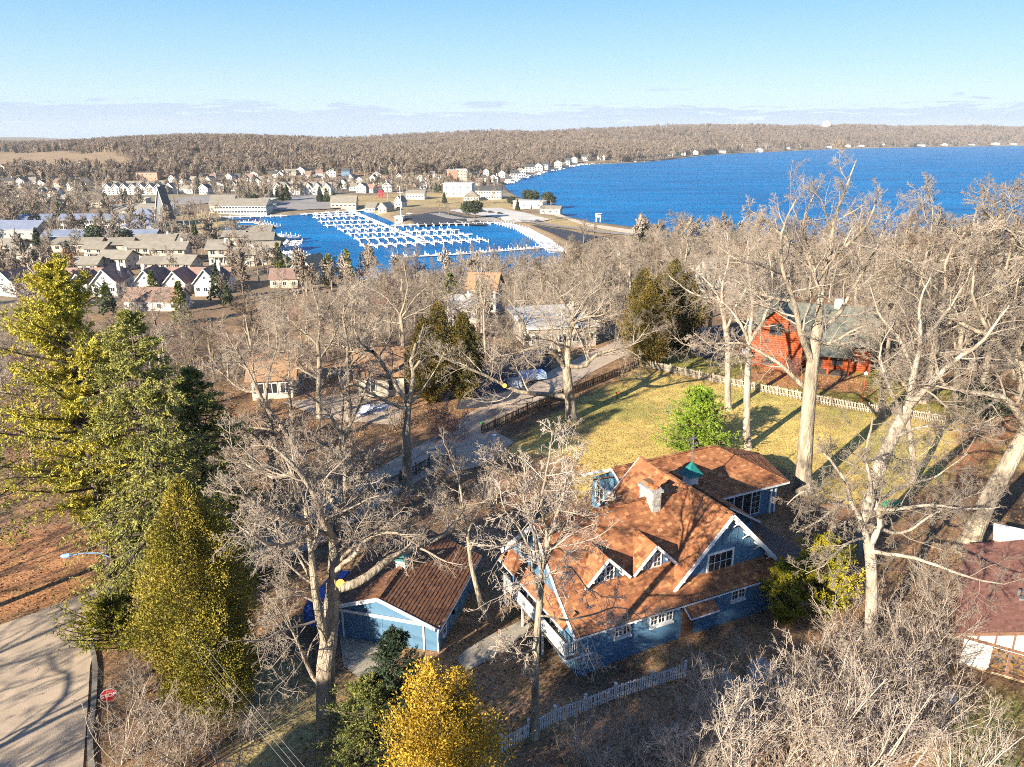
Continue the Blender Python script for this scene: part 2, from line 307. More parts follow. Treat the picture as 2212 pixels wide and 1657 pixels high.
# ---------------------------------------------------------------- land and water
def fract_noise(X, Y, s, seed=0):
    r = np.random.RandomState(seed); v = np.zeros_like(X, float)
    for o in range(6):
        a = r.rand() * 6.28; f = s * (1.7 ** o); v += np.sin((X * math.cos(a) + Y * math.sin(a)) * f + r.rand() * 6.28 + 1.5 * np.sin((Y * math.cos(a) - X * math.sin(a)) * f * .7 + r.rand() * 6)) / (1.35 ** o)
    return v / 3
LAWN = [atz(x, y, 24) for x, y in [(1255, 1075), (1245, 985), (1070, 985), (1235, 870), (1390, 795), (1600, 835), (1830, 885), (2050, 905), (2130, 925), (2212, 960), (2212, 1010), (2040, 1030), (1900, 1085), (1750, 1080), (1700, 1020), (1500, 965)]]
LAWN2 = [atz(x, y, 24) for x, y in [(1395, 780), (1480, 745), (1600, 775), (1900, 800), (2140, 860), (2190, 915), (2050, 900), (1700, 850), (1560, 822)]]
FIELD = None
def terrain():
    rows = [12.0]
    while rows[-1] < 7500: rows.append(rows[-1] + max(.8, rows[-1] * .0135))
    rows = np.array([-60, -30, -10, 2.0] + rows); nx = 380
    u = np.linspace(-1, 1, nx); u = np.sign(u) * np.abs(u) ** 1.12
    X = (rows[:, None] * .86 + 45 + (rows[:, None] < 0) * 60) * u[None]; Y = np.repeat(rows[:, None], nx, 1)
    Z = height(X, Y).reshape(X.shape); V = np.stack([X, Y, Z], -1).reshape(-1, 3)
    n0 = len(rows); i = (np.arange(n0 - 1)[:, None] * nx + np.arange(nx - 1)).ravel()
    Q = np.stack([i, i + 1, i + nx + 1, i + nx], 1)
    me = np_mesh('ground', V, [Q], smooth=True)
    x, y = V[:, 0], V[:, 1]; P = V[:, :2]; C = np.zeros((len(V), 4)); C[:, 3] = 1
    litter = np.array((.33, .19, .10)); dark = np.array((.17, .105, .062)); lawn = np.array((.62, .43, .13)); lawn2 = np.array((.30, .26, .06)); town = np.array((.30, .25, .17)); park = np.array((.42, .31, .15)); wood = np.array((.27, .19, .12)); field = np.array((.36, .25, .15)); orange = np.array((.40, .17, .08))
    n = fract_noise(x, y, .25, 1); n2 = fract_noise(x, y, .9, 2)
    c = litter + (dark - litter) * sm(-.3, .5, n)[:, None]
    near = sm(300, 200, y)[:, None] if False else (1 - sm(200, 300, y))[:, None]
    c = c * near + (wood * (1 - sm(-.2, .6, fract_noise(x, y, .02, 5)))[:, None] + town * sm(-.2, .6, fract_noise(x, y, .02, 5))[:, None]) * (1 - near)
    def blend(c, poly, col, soft, noisev=1.2):
        w = 1 - sm(-soft, soft, sdf(P, poly) + n2 * noisev); return c + (np.array(col) - c) * w[:, None]
    c = blend(c, LAWN, lawn + 0 * n[:, None], 1.2)
    n3 = fract_noise(x, y, .18, 12); wl = (1 - sm(-1, 1, sdf(P, LAWN))) * sm(.05, .55, n3); c = c + (np.array((.34, .30, .085)) - c) * (wl * .8)[:, None]; n4 = fract_noise(x, y, .3, 13); wl = (1 - sm(-1, 1, sdf(P, LAWN))) * sm(.3, .7, n4); c = c + (np.array((.42, .27, .13)) - c) * (wl * .7)[:, None]
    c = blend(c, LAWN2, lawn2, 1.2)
    c = blend(c, [atz(a, b, 24) for a, b in [(90, 1330), (250, 1270), (330, 1280), (300, 1330), (180, 1345)]], lawn2 * .9, .6)
    c = blend(c, [atz(a, b, 24) for a, b in [(-60, 1350), (-60, 1180), (170, 1130), (260, 1200), (240, 1260), (90, 1310)]], (.42, .20, .09), 1.0)
    c = blend(c, [atz(a, b, 24) for a, b in [(540, 1450), (640, 1430), (700, 1500), (780, 1660), (480, 1660)]], (.33, .25, .11), 1.5, 2)
    c = blend(c, [atz(a, b, 24) for a, b in [(2080, 930), (2190, 870), (2212, 900), (2190, 960), (2080, 1040), (2030, 1010)]], orange, 1.0)
    c = blend(c, [atz(a, b, 24) for a, b in [(1600, 820), (1640, 790), (1860, 810), (1900, 850), (1700, 840)]], orange * 1.1, 1.0)
    c = blend(c, [atz(a, b, 24) for a, b in [(2100, 1500), (2212, 1500), (2212, 1660), (2060, 1640)]], (.26, .24, .07), 1.5, 2)
    far = lambda pts: [tuple(G(a, b)[:2]) for a, b in pts]
    c = blend(c, far([(850, 465), (700, 440), (760, 425), (1000, 412), (1085, 425), (1130, 440), (1140, 455), (1000, 450), (900, 448)]), park, 4, 4)
    c = blend(c, far([(1100, 455), (1250, 478), (1400, 505), (1400, 520), (1250, 500), (1080, 468)]), park * 1.05, 4, 4)
    c = blend(c, far([(400, 465), (470, 455), (500, 478), (480, 505), (420, 505), (395, 490)]), park * 1.1, 4, 4)
    c = blend(c, far([(600, 515), (650, 535), (640, 570), (700, 600), (640, 600), (590, 560)]), (.16, .2, .05), 3, 2)
    c = blend(c, far([(-80, 328), (0, 328), (150, 330), (270, 342), (330, 357), (290, 366), (150, 362), (60, 358), (-80, 360)]), field, 10, 10)
    c = blend(c, far([(395, 330), (470, 336), (490, 350), (440, 352), (400, 343)]), (.5, .36, .2), 8, 6)
    C[:, :3] = c
    a = me.color_attributes.new('soil', 'FLOAT_COLOR', 'POINT'); a.data.foreach_set('color', C.astype(np.float32).ravel())
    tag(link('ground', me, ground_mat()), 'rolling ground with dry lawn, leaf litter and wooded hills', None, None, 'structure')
    wm = water_mat()
    o = M().add([(-400, 220, 0), (5600, 220, 0), (5600, 5600, 0), (-400, 5600, 0)], [(0, 1, 2, 3)]).obj('water', wm); tag(o, 'deep blue lake and harbor water with small ripples', None, None, 'structure')
terrain()
def drape(name, pts, m, dz=.05, step=2.0, kind='structure', label=None, thick=0):
    """flat sheet following the land inside an outline"""
    import bmesh
    P = np.array(pts, float); x0, y0 = P.min(0); x1, y1 = P.max(0); st = max(step, (x1 - x0) / 70, (y1 - y0) / 70)
    bm = bmesh.new(); bm.faces.new([bm.verts.new((*p, 0)) for p in P])
    for k in range(1, int((x1 - x0) / st) + 1): bmesh.ops.bisect_plane(bm, geom=bm.verts[:] + bm.edges[:] + bm.faces[:], plane_co=(x0 + k * st, 0, 0), plane_no=(1, 0, 0))
    for k in range(1, int((y1 - y0) / st) + 1): bmesh.ops.bisect_plane(bm, geom=bm.verts[:] + bm.edges[:] + bm.faces[:], plane_co=(0, y0 + k * st, 0), plane_no=(0, 1, 0))
    V = np.array([v.co[:] for v in bm.verts]); Z = height(V[:, 0], V[:, 1])
    for v, z in zip(bm.verts, Z): v.co.z = max(z, .4) + dz
    bmesh.ops.recalc_face_normals(bm, faces=bm.faces)
    if sum(f.normal.z for f in bm.faces) < 0: bmesh.ops.reverse_faces(bm, faces=bm.faces)
    me = bpy.data.meshes.new(name); bm.to_mesh(me); bm.free(); o = link(name, me, m); tag(o, label, None, None, kind); return o
def ribbon(pts, w):
    L_, Rr = [], []
    P = [Vector((p[0], p[1], 0)) for p in pts]
    for i, p in enumerate(P):
        d = (P[min(i + 1, len(P) - 1)] - P[max(i - 1, 0)]).normalized(); nrm = Vector((-d.y, d.x, 0)); ww = w[i] if isinstance(w, (list, tuple)) else w
        L_.append((p + nrm * ww / 2)[:2]); Rr.append((p - nrm * ww / 2)[:2])
    return L_ + Rr[::-1]
def smooth_path(pts, n=6):
    P = [Vector(p) for p in pts]; out = []
    for i in range(len(P) - 1):
        a, b, c, d = P[max(i - 1, 0)], P[i], P[i + 1], P[min(i + 2, len(P) - 1)]
        for k in range(n):
            t = k / n; out.append(.5 * ((2 * b) + (c - a) * t + (2 * a - 5 * b + 4 * c - d) * t * t + (3 * b - a - 3 * c + d) * t ** 3))
    return out + [P[-1]]
STREET = smooth_path([(*p, 0) for p in [(-46, 36), (-36, 43.5), (-27, 52.5), (-19.8, 58.7), (-14.2, 68.5), (-7.2, 80.5), (-2.2, 91), (5, 103), (13, 116), (24, 131)]])
drape('road', ribbon([p[:2] for p in STREET], [5.6] * len(STREET)), MATS['asphalt_old'], .05, 1.5, label='pale worn asphalt street running past the garden fence')
drape('road', [atz(x, y, 24) for x, y in [(-120, 1400), (0, 1365), (120, 1335), (185, 1330), (215, 1370), (195, 1440), (190, 1520), (180, 1657), (185, 1800), (-200, 1800)]], MATS['asphalt_old'], .062, 1.5, label='wide pale asphalt road junction in the corner')
drape('driveway', [atz(x, y, 24) for x, y in [(1115, 862), (1190, 800), (1180, 745), (1090, 760), (1000, 830), (985, 885), (1050, 880)]], MATS['asphalt_dark'], .07, 1.5, label='dark driveway off the street')
drape('driveway', [atz(x, y, 24) for x, y in [(733, 1375), (856, 1398), (850, 1440), (790, 1475), (742, 1440)]], MATS['concrete'], .05, 1, label='concrete apron in front of the blue garage')
drape('path', [atz(x, y, 24) for x, y in [(985, 1425), (1010, 1400), (1070, 1365), (1135, 1335), (1150, 1350), (1110, 1385), (1060, 1420), (1010, 1450)]], MATS['concrete'], .05, 1, label='concrete walk between garage and house')
drape('driveway', [atz(x, y, 24) for x, y in [(985, 960), (1065, 930), (1110, 955), (1060, 1000), (960, 1030)]], MATS['asphalt_old'], .068, 1, label='pale drive mouth by the white gate post')
drape('driveway', [atz(x, y, 24) for x, y in [(1475, 715), (1560, 700), (1600, 720), (1570, 790), (1500, 770)]], MATS['asphalt_dark'], .06, 1, label='dark drive beside the red log cabin')
drape('driveway', [atz(x, y, 24) for x, y in [(610, 870), (760, 850), (870, 880), (860, 920), (700, 905)]], MATS['asphalt_old'], .06, 1, label='pale yard before the tan roofed garage')
gv = lambda pts: [tuple(G(a, b)[:2]) for a, b in pts]
drape('car_park', gv([(860, 470), (950, 458), (1000, 468), (1045, 482), (1050, 490), (990, 487), (905, 490)]), MATS['asphalt_dark'], .5, 6, label='dark asphalt car park behind the harbor quay')
drape('car_park', gv([(965, 455), (1080, 450), (1120, 458), (1190, 475), (1150, 482), (1080, 472), (1000, 462)]), MATS['lot_pale'], .45, 6, label='pale concrete car park beside the beach road')
drape('road', ribbon(gv([(940, 462), (1000, 478), (1060, 476), (1130, 478), (1200, 490), (1300, 503), (1420, 514), (1540, 522)]), [10] * 8), MATS['road_far'], .55, 6, label='beach road curving along the harbor')
drape('car_park', gv([(1145, 487), (1200, 495), (1290, 512), (1250, 528), (1190, 505)]), MATS['asphalt_dark'], .5, 6, label='dark strip of car park beside the harbor docks')
drape('beach', gv([(1180, 446), (1225, 470), (1290, 487), (1400, 500), (1460, 510), (1440, 520), (1360, 505), (1270, 490), (1200, 468)]), MATS['sand'], .3, 6, label='pale sand beach along the lake')
drape('car_park', gv([(340, 435), (420, 425), (560, 420), (700, 425), (690, 433), (560, 430), (450, 440), (360, 447)]), MATS['road_far'], .5, 8, label='pale village street and lots behind the lodge')
drape('car_park', gv([(560, 445), (640, 432), (760, 435), (760, 448), (700, 453), (600, 456)]), MATS['road_far'], .5, 8, label='pale yard at the head of the harbor')
drape('road', ribbon(gv([(640, 435), (600, 425), (570, 413), (530, 408)]), [9, 9, 8, 7]), MATS['road_far'], .6, 8, label='side road climbing between white houses')
drape('road', ribbon(gv([(-40, 437), (100, 440), (250, 440), (400, 446)]), [9] * 4), MATS['road_far'], .55, 8, label='village road below the white townhouses')
drape('road', ribbon(gv([(430, 565), (480, 560), (520, 545), (540, 525)]), [8] * 4), MATS['asphalt_dark'], .5, 4, label='shaded service road between the cream lodges')
drape('road', ribbon(gv([(0, 535), (110, 530), (240, 528), (430, 535)]), [8] * 4), MATS['road_far'], .5, 4, label='resort drive behind the lodges')
# ---------------------------------------------------------------- shingles
def clip2(poly, x0, x1, y0, y1):
    for ax, lim, sg in ((0, x0, 1), (0, x1, -1), (1, y0, 1), (1, y1, -1)):
        out = []
        for i in range(len(poly)):
            a, b = poly[i - 1], poly[i]; da, db = (a[ax] - lim) * sg, (b[ax] - lim) * sg
            if (da >= 0) != (db >= 0):
                t = da / (da - db); out.append((a[0] + (b[0] - a[0]) * t, a[1] + (b[1] - a[1]) * t))
            if db >= 0: out.append(b)
        poly = out
        if len(poly) < 3: return []
    return poly
def shingled(parent, polys, base_m, m, expo=.2, wid=.34, thick=.16, seed=1, single=300, near=(0, 0), name='roof', contrast=.5):
    """roof boards plus courses of shingle tabs; the tabs nearest the camera are objects of their own"""
    rr = random.Random(seed); B = M(); tabs = []
    for poly in polys:
        P = [Vector(p) for p in poly]; n = Vector((0, 0, 0))
        for i in range(len(P)): n += P[i - 1].cross(P[i])
        n.normalize()
        if n.z < 0: n = -n; P.reverse()
        B.prism([p - n * .02 for p in P], -n * thick)
        e = Vector((0, 0, 1)).cross(n); e.normalize(); s = n.cross(e); o = P[0]
        Q = [((p - o).dot(e), (p - o).dot(s)) for p in P]; xs = [q[0] for q in Q]; ys = [q[1] for q in Q]; y = min(ys); row = 0
        while y < max(ys):
            x = min(xs) - wid * rr.random()
            while x < max(xs):
                w = wid * rr.choice((.6, .8, 1, 1.25)); c = clip2(Q, x + .006, x + w - .006, y, y + expo * 1.0)
                if len(c) >= 3:
                    lift = .012 + .022 * rr.random() * (1 if rr.random() < .6 else .3)
                    top = [o + e * a + s * b + n * (.006 + (lift + .012) * (1 - (b - y) / expo)) for a, b in c]
                    bot = [o + e * a + s * b - n * .015 for a, b in c]; k = len(c)
                    t = min(1, max(0, rr.gauss(.5, contrast * .5)))
                    tabs.append((top + bot, [tuple(range(k))] + [(i, i + k, (i + 1) % k + k, (i + 1) % k) for i in range(k)], t))
                x += w
            y += expo; row += 1
    ro = B.obj(name, base_m, parent)
    tabs.sort(key=lambda t: (t[0][0].x - near[0]) ** 2 + (t[0][0].y - near[1]) ** 2)
    for vs, fs, t in tabs[:single]: M().add(vs, fs, 0, t).obj('shingle', m, ro)
    rest = M()
    for vs, fs, t in tabs[single:]: rest.add(vs, fs, 0, t)
    if rest.v: tag(rest.obj('shingle_courses', m, ro), None, None, None, 'stuff')
    return ro
def window_part(parent, p, right, up, w, h, cols, rows, frame=.09, mf='white_paint', mg='glass', name='window', bar=.03, sill=True):
    """a framed window: frame (with muntins) is the part, its panes are sub-parts. p = lower left corner on the wall face"""
    r, u = Vector(right).normalized(), Vector(up).normalized(); n = r.cross(u); p = Vector(p)
    def bx(m, a0, a1, b0, b1, d0, d1):
        c = [p + r * a + u * b + n * d for d in (d0, d1) for a, b in ((a0, b0), (a1, b0), (a1, b1), (a0, b1))]
        m.add(c, [(0, 3, 2, 1), (4, 5, 6, 7), (0, 1, 5, 4), (1, 2, 6, 5), (2, 3, 7, 6), (3, 0, 4, 7)])
    f = M(); F = frame
    bx(f, -F, 0, -F, h + F, -.02, .07); bx(f, w, w + F, -F, h + F, -.02, .07); bx(f, 0, w, h, h + F, -.02, .068); bx(f, 0, w, -F, 0, -.02, .1 if sill else .068)
    for i in range(1, cols): bx(f, w * i / cols - bar / 2, w * i / cols + bar / 2, 0, h, 0, .045)
    for j in range(1, rows): bx(f, 0, w, h * j / rows - bar / 2, h * j / rows + bar / 2, 0, .042)
    fo = f.obj(name, MATS[mf], parent)
    for i in range(cols):
        for j in range(rows):
            g = M(); bx(g, w * i / cols + bar / 2, w * (i + 1) / cols - bar / 2, h * j / rows + bar / 2, h * (j + 1) / rows - bar / 2, .005, .02); g.obj('pane', MATS[mg], fo)
    return fo

# ---------------------------------------------------------------- the blue house
def blue_house():
    O = (4.42, 41.91); th = math.radians(25.8)
    T = empty('blue_house', (O[0], O[1], 24), th, 'blue cottage with orange shingle roof, two small dormers and a tall cross gable', 'house')
    so_, sb = MATS['shingle_orange'], MATS['roof_under']; bl, wh = MATS['blue_paint'], MATS['white_paint']; c, s = math.cos(th), math.sin(th)
    near = (-22, -36)
    polys = [
        [(-.5, 0, 2.9), (16.7, 0, 2.9), (16.7, 2.6, 4.95), (-.5, 2.6, 4.95)],
        [(-.5, 2.6, 4.95), (12.3, 2.6, 4.95), (12.3, 5.8, 8.1), (-.5, 5.8, 8.1)],
        [(-.5, 5.8, 8.1), (12.3, 5.8, 8.1), (12.3, 10.8, 3.6), (-.5, 10.8, 3.6)],
        [(7.6, .8, 3.55), (12.3, .8, 8.25), (12.3, 11.9, 8.25), (7.6, 11.9, 3.55)],
        [(12.3, .8, 8.25), (16.7, .8, 3.85), (16.7, 11.9, 3.85), (12.3, 11.9, 8.25)],
        [(-.85, 1.0, 3.05), (0.1, 1.0, 4.0), (0.1, 10.6, 4.0), (-.85, 10.6, 3.05)],
        [(8.0, -.75, 2.25), (10.4, -.75, 2.25), (10.4, .3, 2.86), (8.0, .3, 2.86)],
        # garden wing: hipped at its far end
        [(12.5, 11.4, 3), (28.6, 11.5, 3), (24, 16.4, 5.5), (12.5, 16.2, 5.5)],
        [(28.6, 11.5, 3), (30.9, 17.9, 3), (24, 16.4, 5.5)],
        [(30.9, 17.9, 3), (26, 21.3, 3), (12.5, 21.0, 3), (12.5, 16.2, 5.5), (24, 16.4, 5.5)],
        # link roof under the cupola
        [(17.5, 6.8, 5.0), (20.8, 6.8, 3.0), (20.8, 12.5, 3.0), (17.5, 14.5, 5.0)],
        [(16.4, 6.8, 4.3), (17.5, 6.8, 5.0), (17.5, 14.5, 5.0), (16.4, 14.5, 4.3)],
    ]
    # two dormers
    dorm = [(3.12, 1.72), (6.95, 1.75)]
    for uc, hw in dorm:
        polys += [[(uc - hw, 2.0, 4.82), (uc, 2.0, 6.56), (uc, 4.9, 6.7), (uc - hw, 4.9, 4.96)], [(uc, 2.0, 6.56), (uc + hw, 2.0, 4.82), (uc + hw, 4.9, 4.96), (uc, 4.9, 6.7)]]
    shingled(T, polys, sb, so_, expo=.24, wid=.42, seed=4, near=near, contrast=.42)
    # ridge caps
    rc = M()
    for p, q in (((-.5, 5.8, 8.16), (11.9, 5.8, 8.16)), ((12.3, .8, 8.31), (12.3, 11.9, 8.31)), ((12.5, 16.2, 5.56), (24, 16.4, 5.56)), ((17.5, 6.8, 5.06), (17.5, 14.4, 5.06))):
        p, q = Vector(p), Vector(q); L = (q - p).length; k = int(L / .25)
        for i in range(k):
            a, b = p.lerp(q, i / k), p.lerp(q, (i + .96) / k); rc.beam(a + Vector((0, 0, .012 * (i % 2))), b + Vector((0, 0, .012 * (i % 2))), .3, .035, t=R_.random())
    tag(rc.obj('ridge_caps', so_, T), kind='stuff')
    # walls
    w = M(); w.box(0, 16.2, .4, 10.4, -1.0, 2.95)
    w.prism([(0, .41, 2.9), (0, 10.4, 2.9), (0, 10.4, 3.75), (0, 5.8, 7.85), (0, 2.6, 4.75), (0, .41, 3.05)], (.15, 0, 0))
    w.prism([(8.1, 1.3, 3.4), (16.3, 1.3, 3.4), (16.3, 1.3, 4.0), (12.3, 1.3, 7.98), (8.2, 1.3, 3.9)], (0, .15, 0))
    w.box(8.4, 16.2, 10.4, 11.5, -1, 3.6); w.prism([(8.4, 11.5, 3.6), (16.2, 11.5, 3.6), (12.3, 11.5, 7.9)], (0, .15, 0))
    w.box(16.2, 20.3, 7.2, 12, -.4, 2.95); w.box(13.2, 27.6, 12.0, 20.3, -.6, 2.9)
    w.prism([(13.2, 12, 2.9), (13.2, 20.3, 2.9), (13.2, 16.2, 5.3)], (.15, 0, 0))
    w.prism([(16.5, 7.3, 2.95), (20.3, 7.3, 2.95), (17.5, 7.3, 4.8), (16.5, 7.3, 4.3)], (0, .15, 0))
    for uc, hw in dorm:
        w.prism([(uc - hw + .35, 2.4, 4.6), (uc + hw - .35, 2.4, 4.6), (uc + hw - .35, 2.4, 4.98), (uc, 2.4, 6.35), (uc - hw + .35, 2.4, 4.98)], (0, .12, 0))
    w.obj('wall', bl, T)
    # board joints and battens
    for u in np.arange(8.9, 16.2, .62):
        z1 = 7.9 - abs(u - 12.3) - .15
        if 10.7 < u < 13.2 and z1 > 5.5: M().box(u - .025, u + .025, 1.26, 1.3, 5.45, z1).obj('batten', bl, T)
        elif z1 > 4 and not 10.7 < u < 13.2: M().box(u - .025, u + .025, 1.26, 1.3, 3.45, z1).obj('batten', bl, T)
    for v in np.arange(1.2, 10.2, .62):
        z1 = min(2.6 + v * .9, 8.0 - abs(v - 5.8) * .98) - .3
        M().box(-.04, 0, v - .025, v + .025, 3.9 if 1 < v < 10 else 3, max(z1, 4.0)).obj('batten', bl, T)
    for k, z in enumerate(np.arange(-.7, 2.8, .28)): M().box(-.012, 16.21, .385, .4, z, z + .255).obj('siding_board', bl, T)
    for u in (.06, 16.14): M().box(u - .07, u + .07, .36, .4, -1, 2.85).obj('corner_board', bl if u < 1 else wh, T)
    # white trim
    def trim(p, q, w_=.06, h_=.26, name='rake_board'): M().beam(p, q, w_, h_).obj(name, wh, T)
    trim((-.53, 0, 2.82), (-.53, 2.6, 4.87)); trim((-.53, 2.6, 4.87), (-.53, 5.8, 8.02)); trim((-.53, 5.8, 8.02), (-.53, 10.85, 3.5), .06, .34)
    trim((-.55, -.03, 2.80), (16.72, -.03, 2.80), .05, .10, 'gutter')
    trim((7.65, .77, 3.5), (12.3, .77, 8.15), .06, .26); trim((12.3, .77, 8.15), (16.75, .77, 3.72), .06, .30)
    trim((7.62, 11.93, 3.5), (12.3, 11.93, 8.15)); trim((12.3, 11.93, 8.15), (16.75, 11.93, 3.72))
    trim((16.73, .8, 3.75), (16.73, 11.9, 3.75), .05, .14, 'gutter')
    trim((12.47, 11.35, 2.93), (12.47, 16.2, 5.42), .06, .24); trim((12.47, 16.2, 5.42), (12.47, 21.05, 2.93), .06, .24)
    trim((12.5, 11.36, 2.9), (28.62, 11.46, 2.9), .06, .16, 'gutter'); trim((28.66, 11.46, 2.9), (30.93, 17.9, 2.9), .06, .16, 'gutter')
    trim((20.84, 6.8, 2.93), (20.84, 12.4, 2.93), .06, .12, 'gutter'); trim((17.5, 6.77, 4.93), (20.85, 6.77, 2.92), .05, .14)
    trim((-.88, 1.0, 2.98), (-.88, 10.6, 2.98), .05, .12, 'gutter'); trim((7.97, -.78, 2.2), (10.43, -.78, 2.2), .05, .09, 'gutter'); trim((7.97, -.75, 2.22), (7.97, .3, 2.83), .05, .1)
    for uc, hw in dorm:
        trim((uc - hw - .05, 1.97, 4.72), (uc, 1.97, 6.50), .06, .2); trim((uc, 1.97, 6.50), (uc + hw + .05, 1.97, 4.72), .06, .2)
        window_part(T, (uc - .62, 2.4, 4.78), (1, 0, 0), (0, 0, 1), .55, .95, 2, 3, .07); window_part(T, (uc + .08, 2.4, 4.78), (1, 0, 0), (0, 0, 1), .55, .95, 2, 3, .07)
        M().box(uc - .85, uc + .85, 2.3, 2.42, 4.58, 4.68).obj('sill', wh, T)
        for sg in (-1, 1): M().box(uc + sg * 1.15 - .06, uc + sg * 1.15 + .06, 1.95, 2.4, 5.05, 5.17).obj('bracket', wh, T)
    for t in (.12, .38, .64, .88):
        for sg in (-1, 1):
            u, z = 12.3 + sg * 4.4 * (1 - t), 3.6 + 4.4 * t
            M().box(u - .07, u + .07, .72, 1.3, z - .08, z + .06).beam((u - sg * .1, 1.26, z - .55), (u - sg * .1, .85, z - .1), .07, .07).obj('bracket', wh, T)
    for u in np.arange(.6, 16.5, 1.15): M().box(u - .05, u + .05, -.04, .4, 2.64, 2.76).obj('rafter_tail', wh, T)
    for t in (.1, .3, .5, .7, .9): M().box(-.56, 0, 5.8 + 5 * t - .06, 5.8 + 5 * t + .06, 7.75 - 4.5 * t, 7.88 - 4.5 * t).obj('bracket', wh, T)
    # windows
    window_part(T, (10.9, 1.3, 3.85), (1, 0, 0), (0, 0, 1), 2.05, 1.35, 4, 2, .16)
    for u, n in ((2.75, 2), (5.55, 3), (12.45, 2)):
        for k in range(n): window_part(T, (u + k * .62, .385, 1.78), (1, 0, 0), (0, 0, 1), .5, .72, 2, 2, .06)
        M().box(u - .1, u + n * .62, .25, .385, 1.52, 1.68).obj('window_box', wh, T)
    window_part(T, (0, 6.55, 5.0), (0, -1, 0), (0, 0, 1), 1.4, 1.6, 3, 2, .14); window_part(T, (0, 8.6, 4.3), (0, -1, 0), (0, 0, 1), .6, 1.5, 1, 2, .14)
    window_part(T, (0, 7.5, .2), (0, -1, 0), (0, 0, 1), .9, 2.0, 2, 4, .1, name='glazed_door'); window_part(T, (0, 4.0, 1.0), (0, -1, 0), (0, 0, 1), 1.0, 1.2, 2, 2, .1)
    window_part(T, (13.2, 19.6, .8), (0, -1, 0), (0, 0, 1), 1.2, 1.7, 2, 3, .12); window_part(T, (13.2, 17.5, .8), (0, -1, 0), (0, 0, 1), 1.2, 1.7, 2, 3, .12)
    # front door in its recess
    d = M().box(8.15, 9.15, .36, .42, 0, 2.3).obj('door', MATS['timber'], T); M().box(9.0, 9.06, .30, .36, 1.0, 1.15).obj('handle', MATS['metal_grey'], d)
    M().box(7.9, 9.5, -.6, .36, -.35, -.02).obj('door_step', MATS['stone'], T)
    # sliding doors of the garden wing
    for k in range(4): window_part(T, (21.75 + k * 1.02, 12.0, .35), (1, 0, 0), (0, 0, 1), .92, 2.25, 2 if k in (0, 3) else 1, 4 if k in (0, 3) else 1, .05, name='sliding_door', bar=.025, sill=False)
    M().box(26.9, 27.1, 11.85, 12.0, -.4, 2.85).obj('corner_board', wh, T); M().box(27.5, 27.66, 11.9, 12.06, -.4, 2.85).obj('corner_board', wh, T)
    # deck boards beside the link
    for k in range(38): M().box(17 + k * .2, 17.18 + k * .2, 3.2, 11.95, .12, .17).obj('deck_board', MATS['deck_wood'], T)
    M().box(17, 24.6, 3.2, 11.9, -.4, .11).obj('deck_frame', MATS['deck_wood'], T)
    # balcony with white railing
    M().box(-1.05, 0, .3, 9.4, 1.25, 1.4).obj('balcony_floor', MATS['deck_wood'], T)
    M().beam((-1.0, .35, 2.38), (-1.0, 9.3, 2.38), .1, .07).obj('handrail', wh, T); M().beam((-1.0, .35, 2.38), (-.02, .35, 2.38), .1, .07).obj('handrail', wh, T)
    M().beam((-1.0, .35, 1.5), (-1.0, 9.3, 1.5), .08, .07).obj('bottom_rail', wh, T); M().beam((-1.0, .35, 1.5), (-.02, .35, 1.5), .08, .07).obj('bottom_rail', wh, T)
    bal = M().box(-1.02, -.98, -.04, .04, 1.5, 2.36).mesh('baluster'); bal.materials.append(wh)
    for k in range(52): link('baluster', bal, None, T, (0, .5 + k * .17, 0))
    for k in range(5): link('baluster', bal, None, T, (.17 * (k + 1), .35, 0))
    for v in (.35, 3.4, 6.4, 9.3): M().box(-1.06, -.94, v - .06, v + .06, -.9 if v > .4 else 1.2, 2.42).obj('post', wh, T)
    M().box(-1.2, 1.0, .25, .35, 1.12, 1.22).obj('beam', wh, T)
    # chimney
    ch = M().box(8.6, 9.35, 5.0, 6.6, 6.0, 8.75).obj('chimney', MATS['stone'], T)
    M().box(8.48, 9.47, 4.9, 6.7, 8.75, 8.95).obj('chimney_cap', MATS['stone'], ch)
    for v in (5.4, 6.1):
        M().box(8.78, 9.16, v - .18, v + .18, 8.95, 9.2).obj('flue', MATS['clay'], ch)
    M().box(8.7, 9.24, 5.75, 6.45, 9.27, 9.31).obj('flue_cover', MATS['rust_metal'], ch)
    for k in range(9):
        for j in range(2): M().box(8.575, 8.6, 5.05 + j * .78 + (k % 2) * .12, 5.7 + j * .78 + (k % 2) * .12, 6.55 + k * .24, 6.76 + k * .24).obj('stone_block', MATS['stone'], ch)
        M().box(8.65, 9.3, 4.975, 5.0, 6.55 + k * .24, 6.76 + k * .24).obj('stone_block', MATS['stone'], ch)
    # cupola with weathervane
    cu = M().box(17.05, 17.95, 11.3, 12.2, 4.7, 5.75).box(16.95, 18.05, 11.2, 12.3, 5.75, 5.83).obj('cupola', wh, T)
    for k in range(4): M().box(17.15, 17.85, 11.27, 11.3, 5.05 + k * .15, 5.15 + k * .15).obj('louver', wh, cu)
    q = M(); a, ap = 0.78, (17.5, 11.75, 7.0); mid = [(17.5 + x * .34, 11.75 + y * .34, 6.42) for x, y in ((-1, -1), (1, -1), (1, 1), (-1, 1))]; lo = [(17.5 + x * a, 11.75 + y * a, 5.84) for x, y in ((-1, -1), (1, -1), (1, 1), (-1, 1))]
    q.add(lo + mid + [ap], [(i, (i + 1) % 4, 4 + (i + 1) % 4, 4 + i) for i in range(4)] + [(4 + i, 4 + (i + 1) % 4, 8) for i in range(4)] + [(3, 2, 1, 0)]); q.obj('cupola_roof', MATS['teal_copper'], cu)
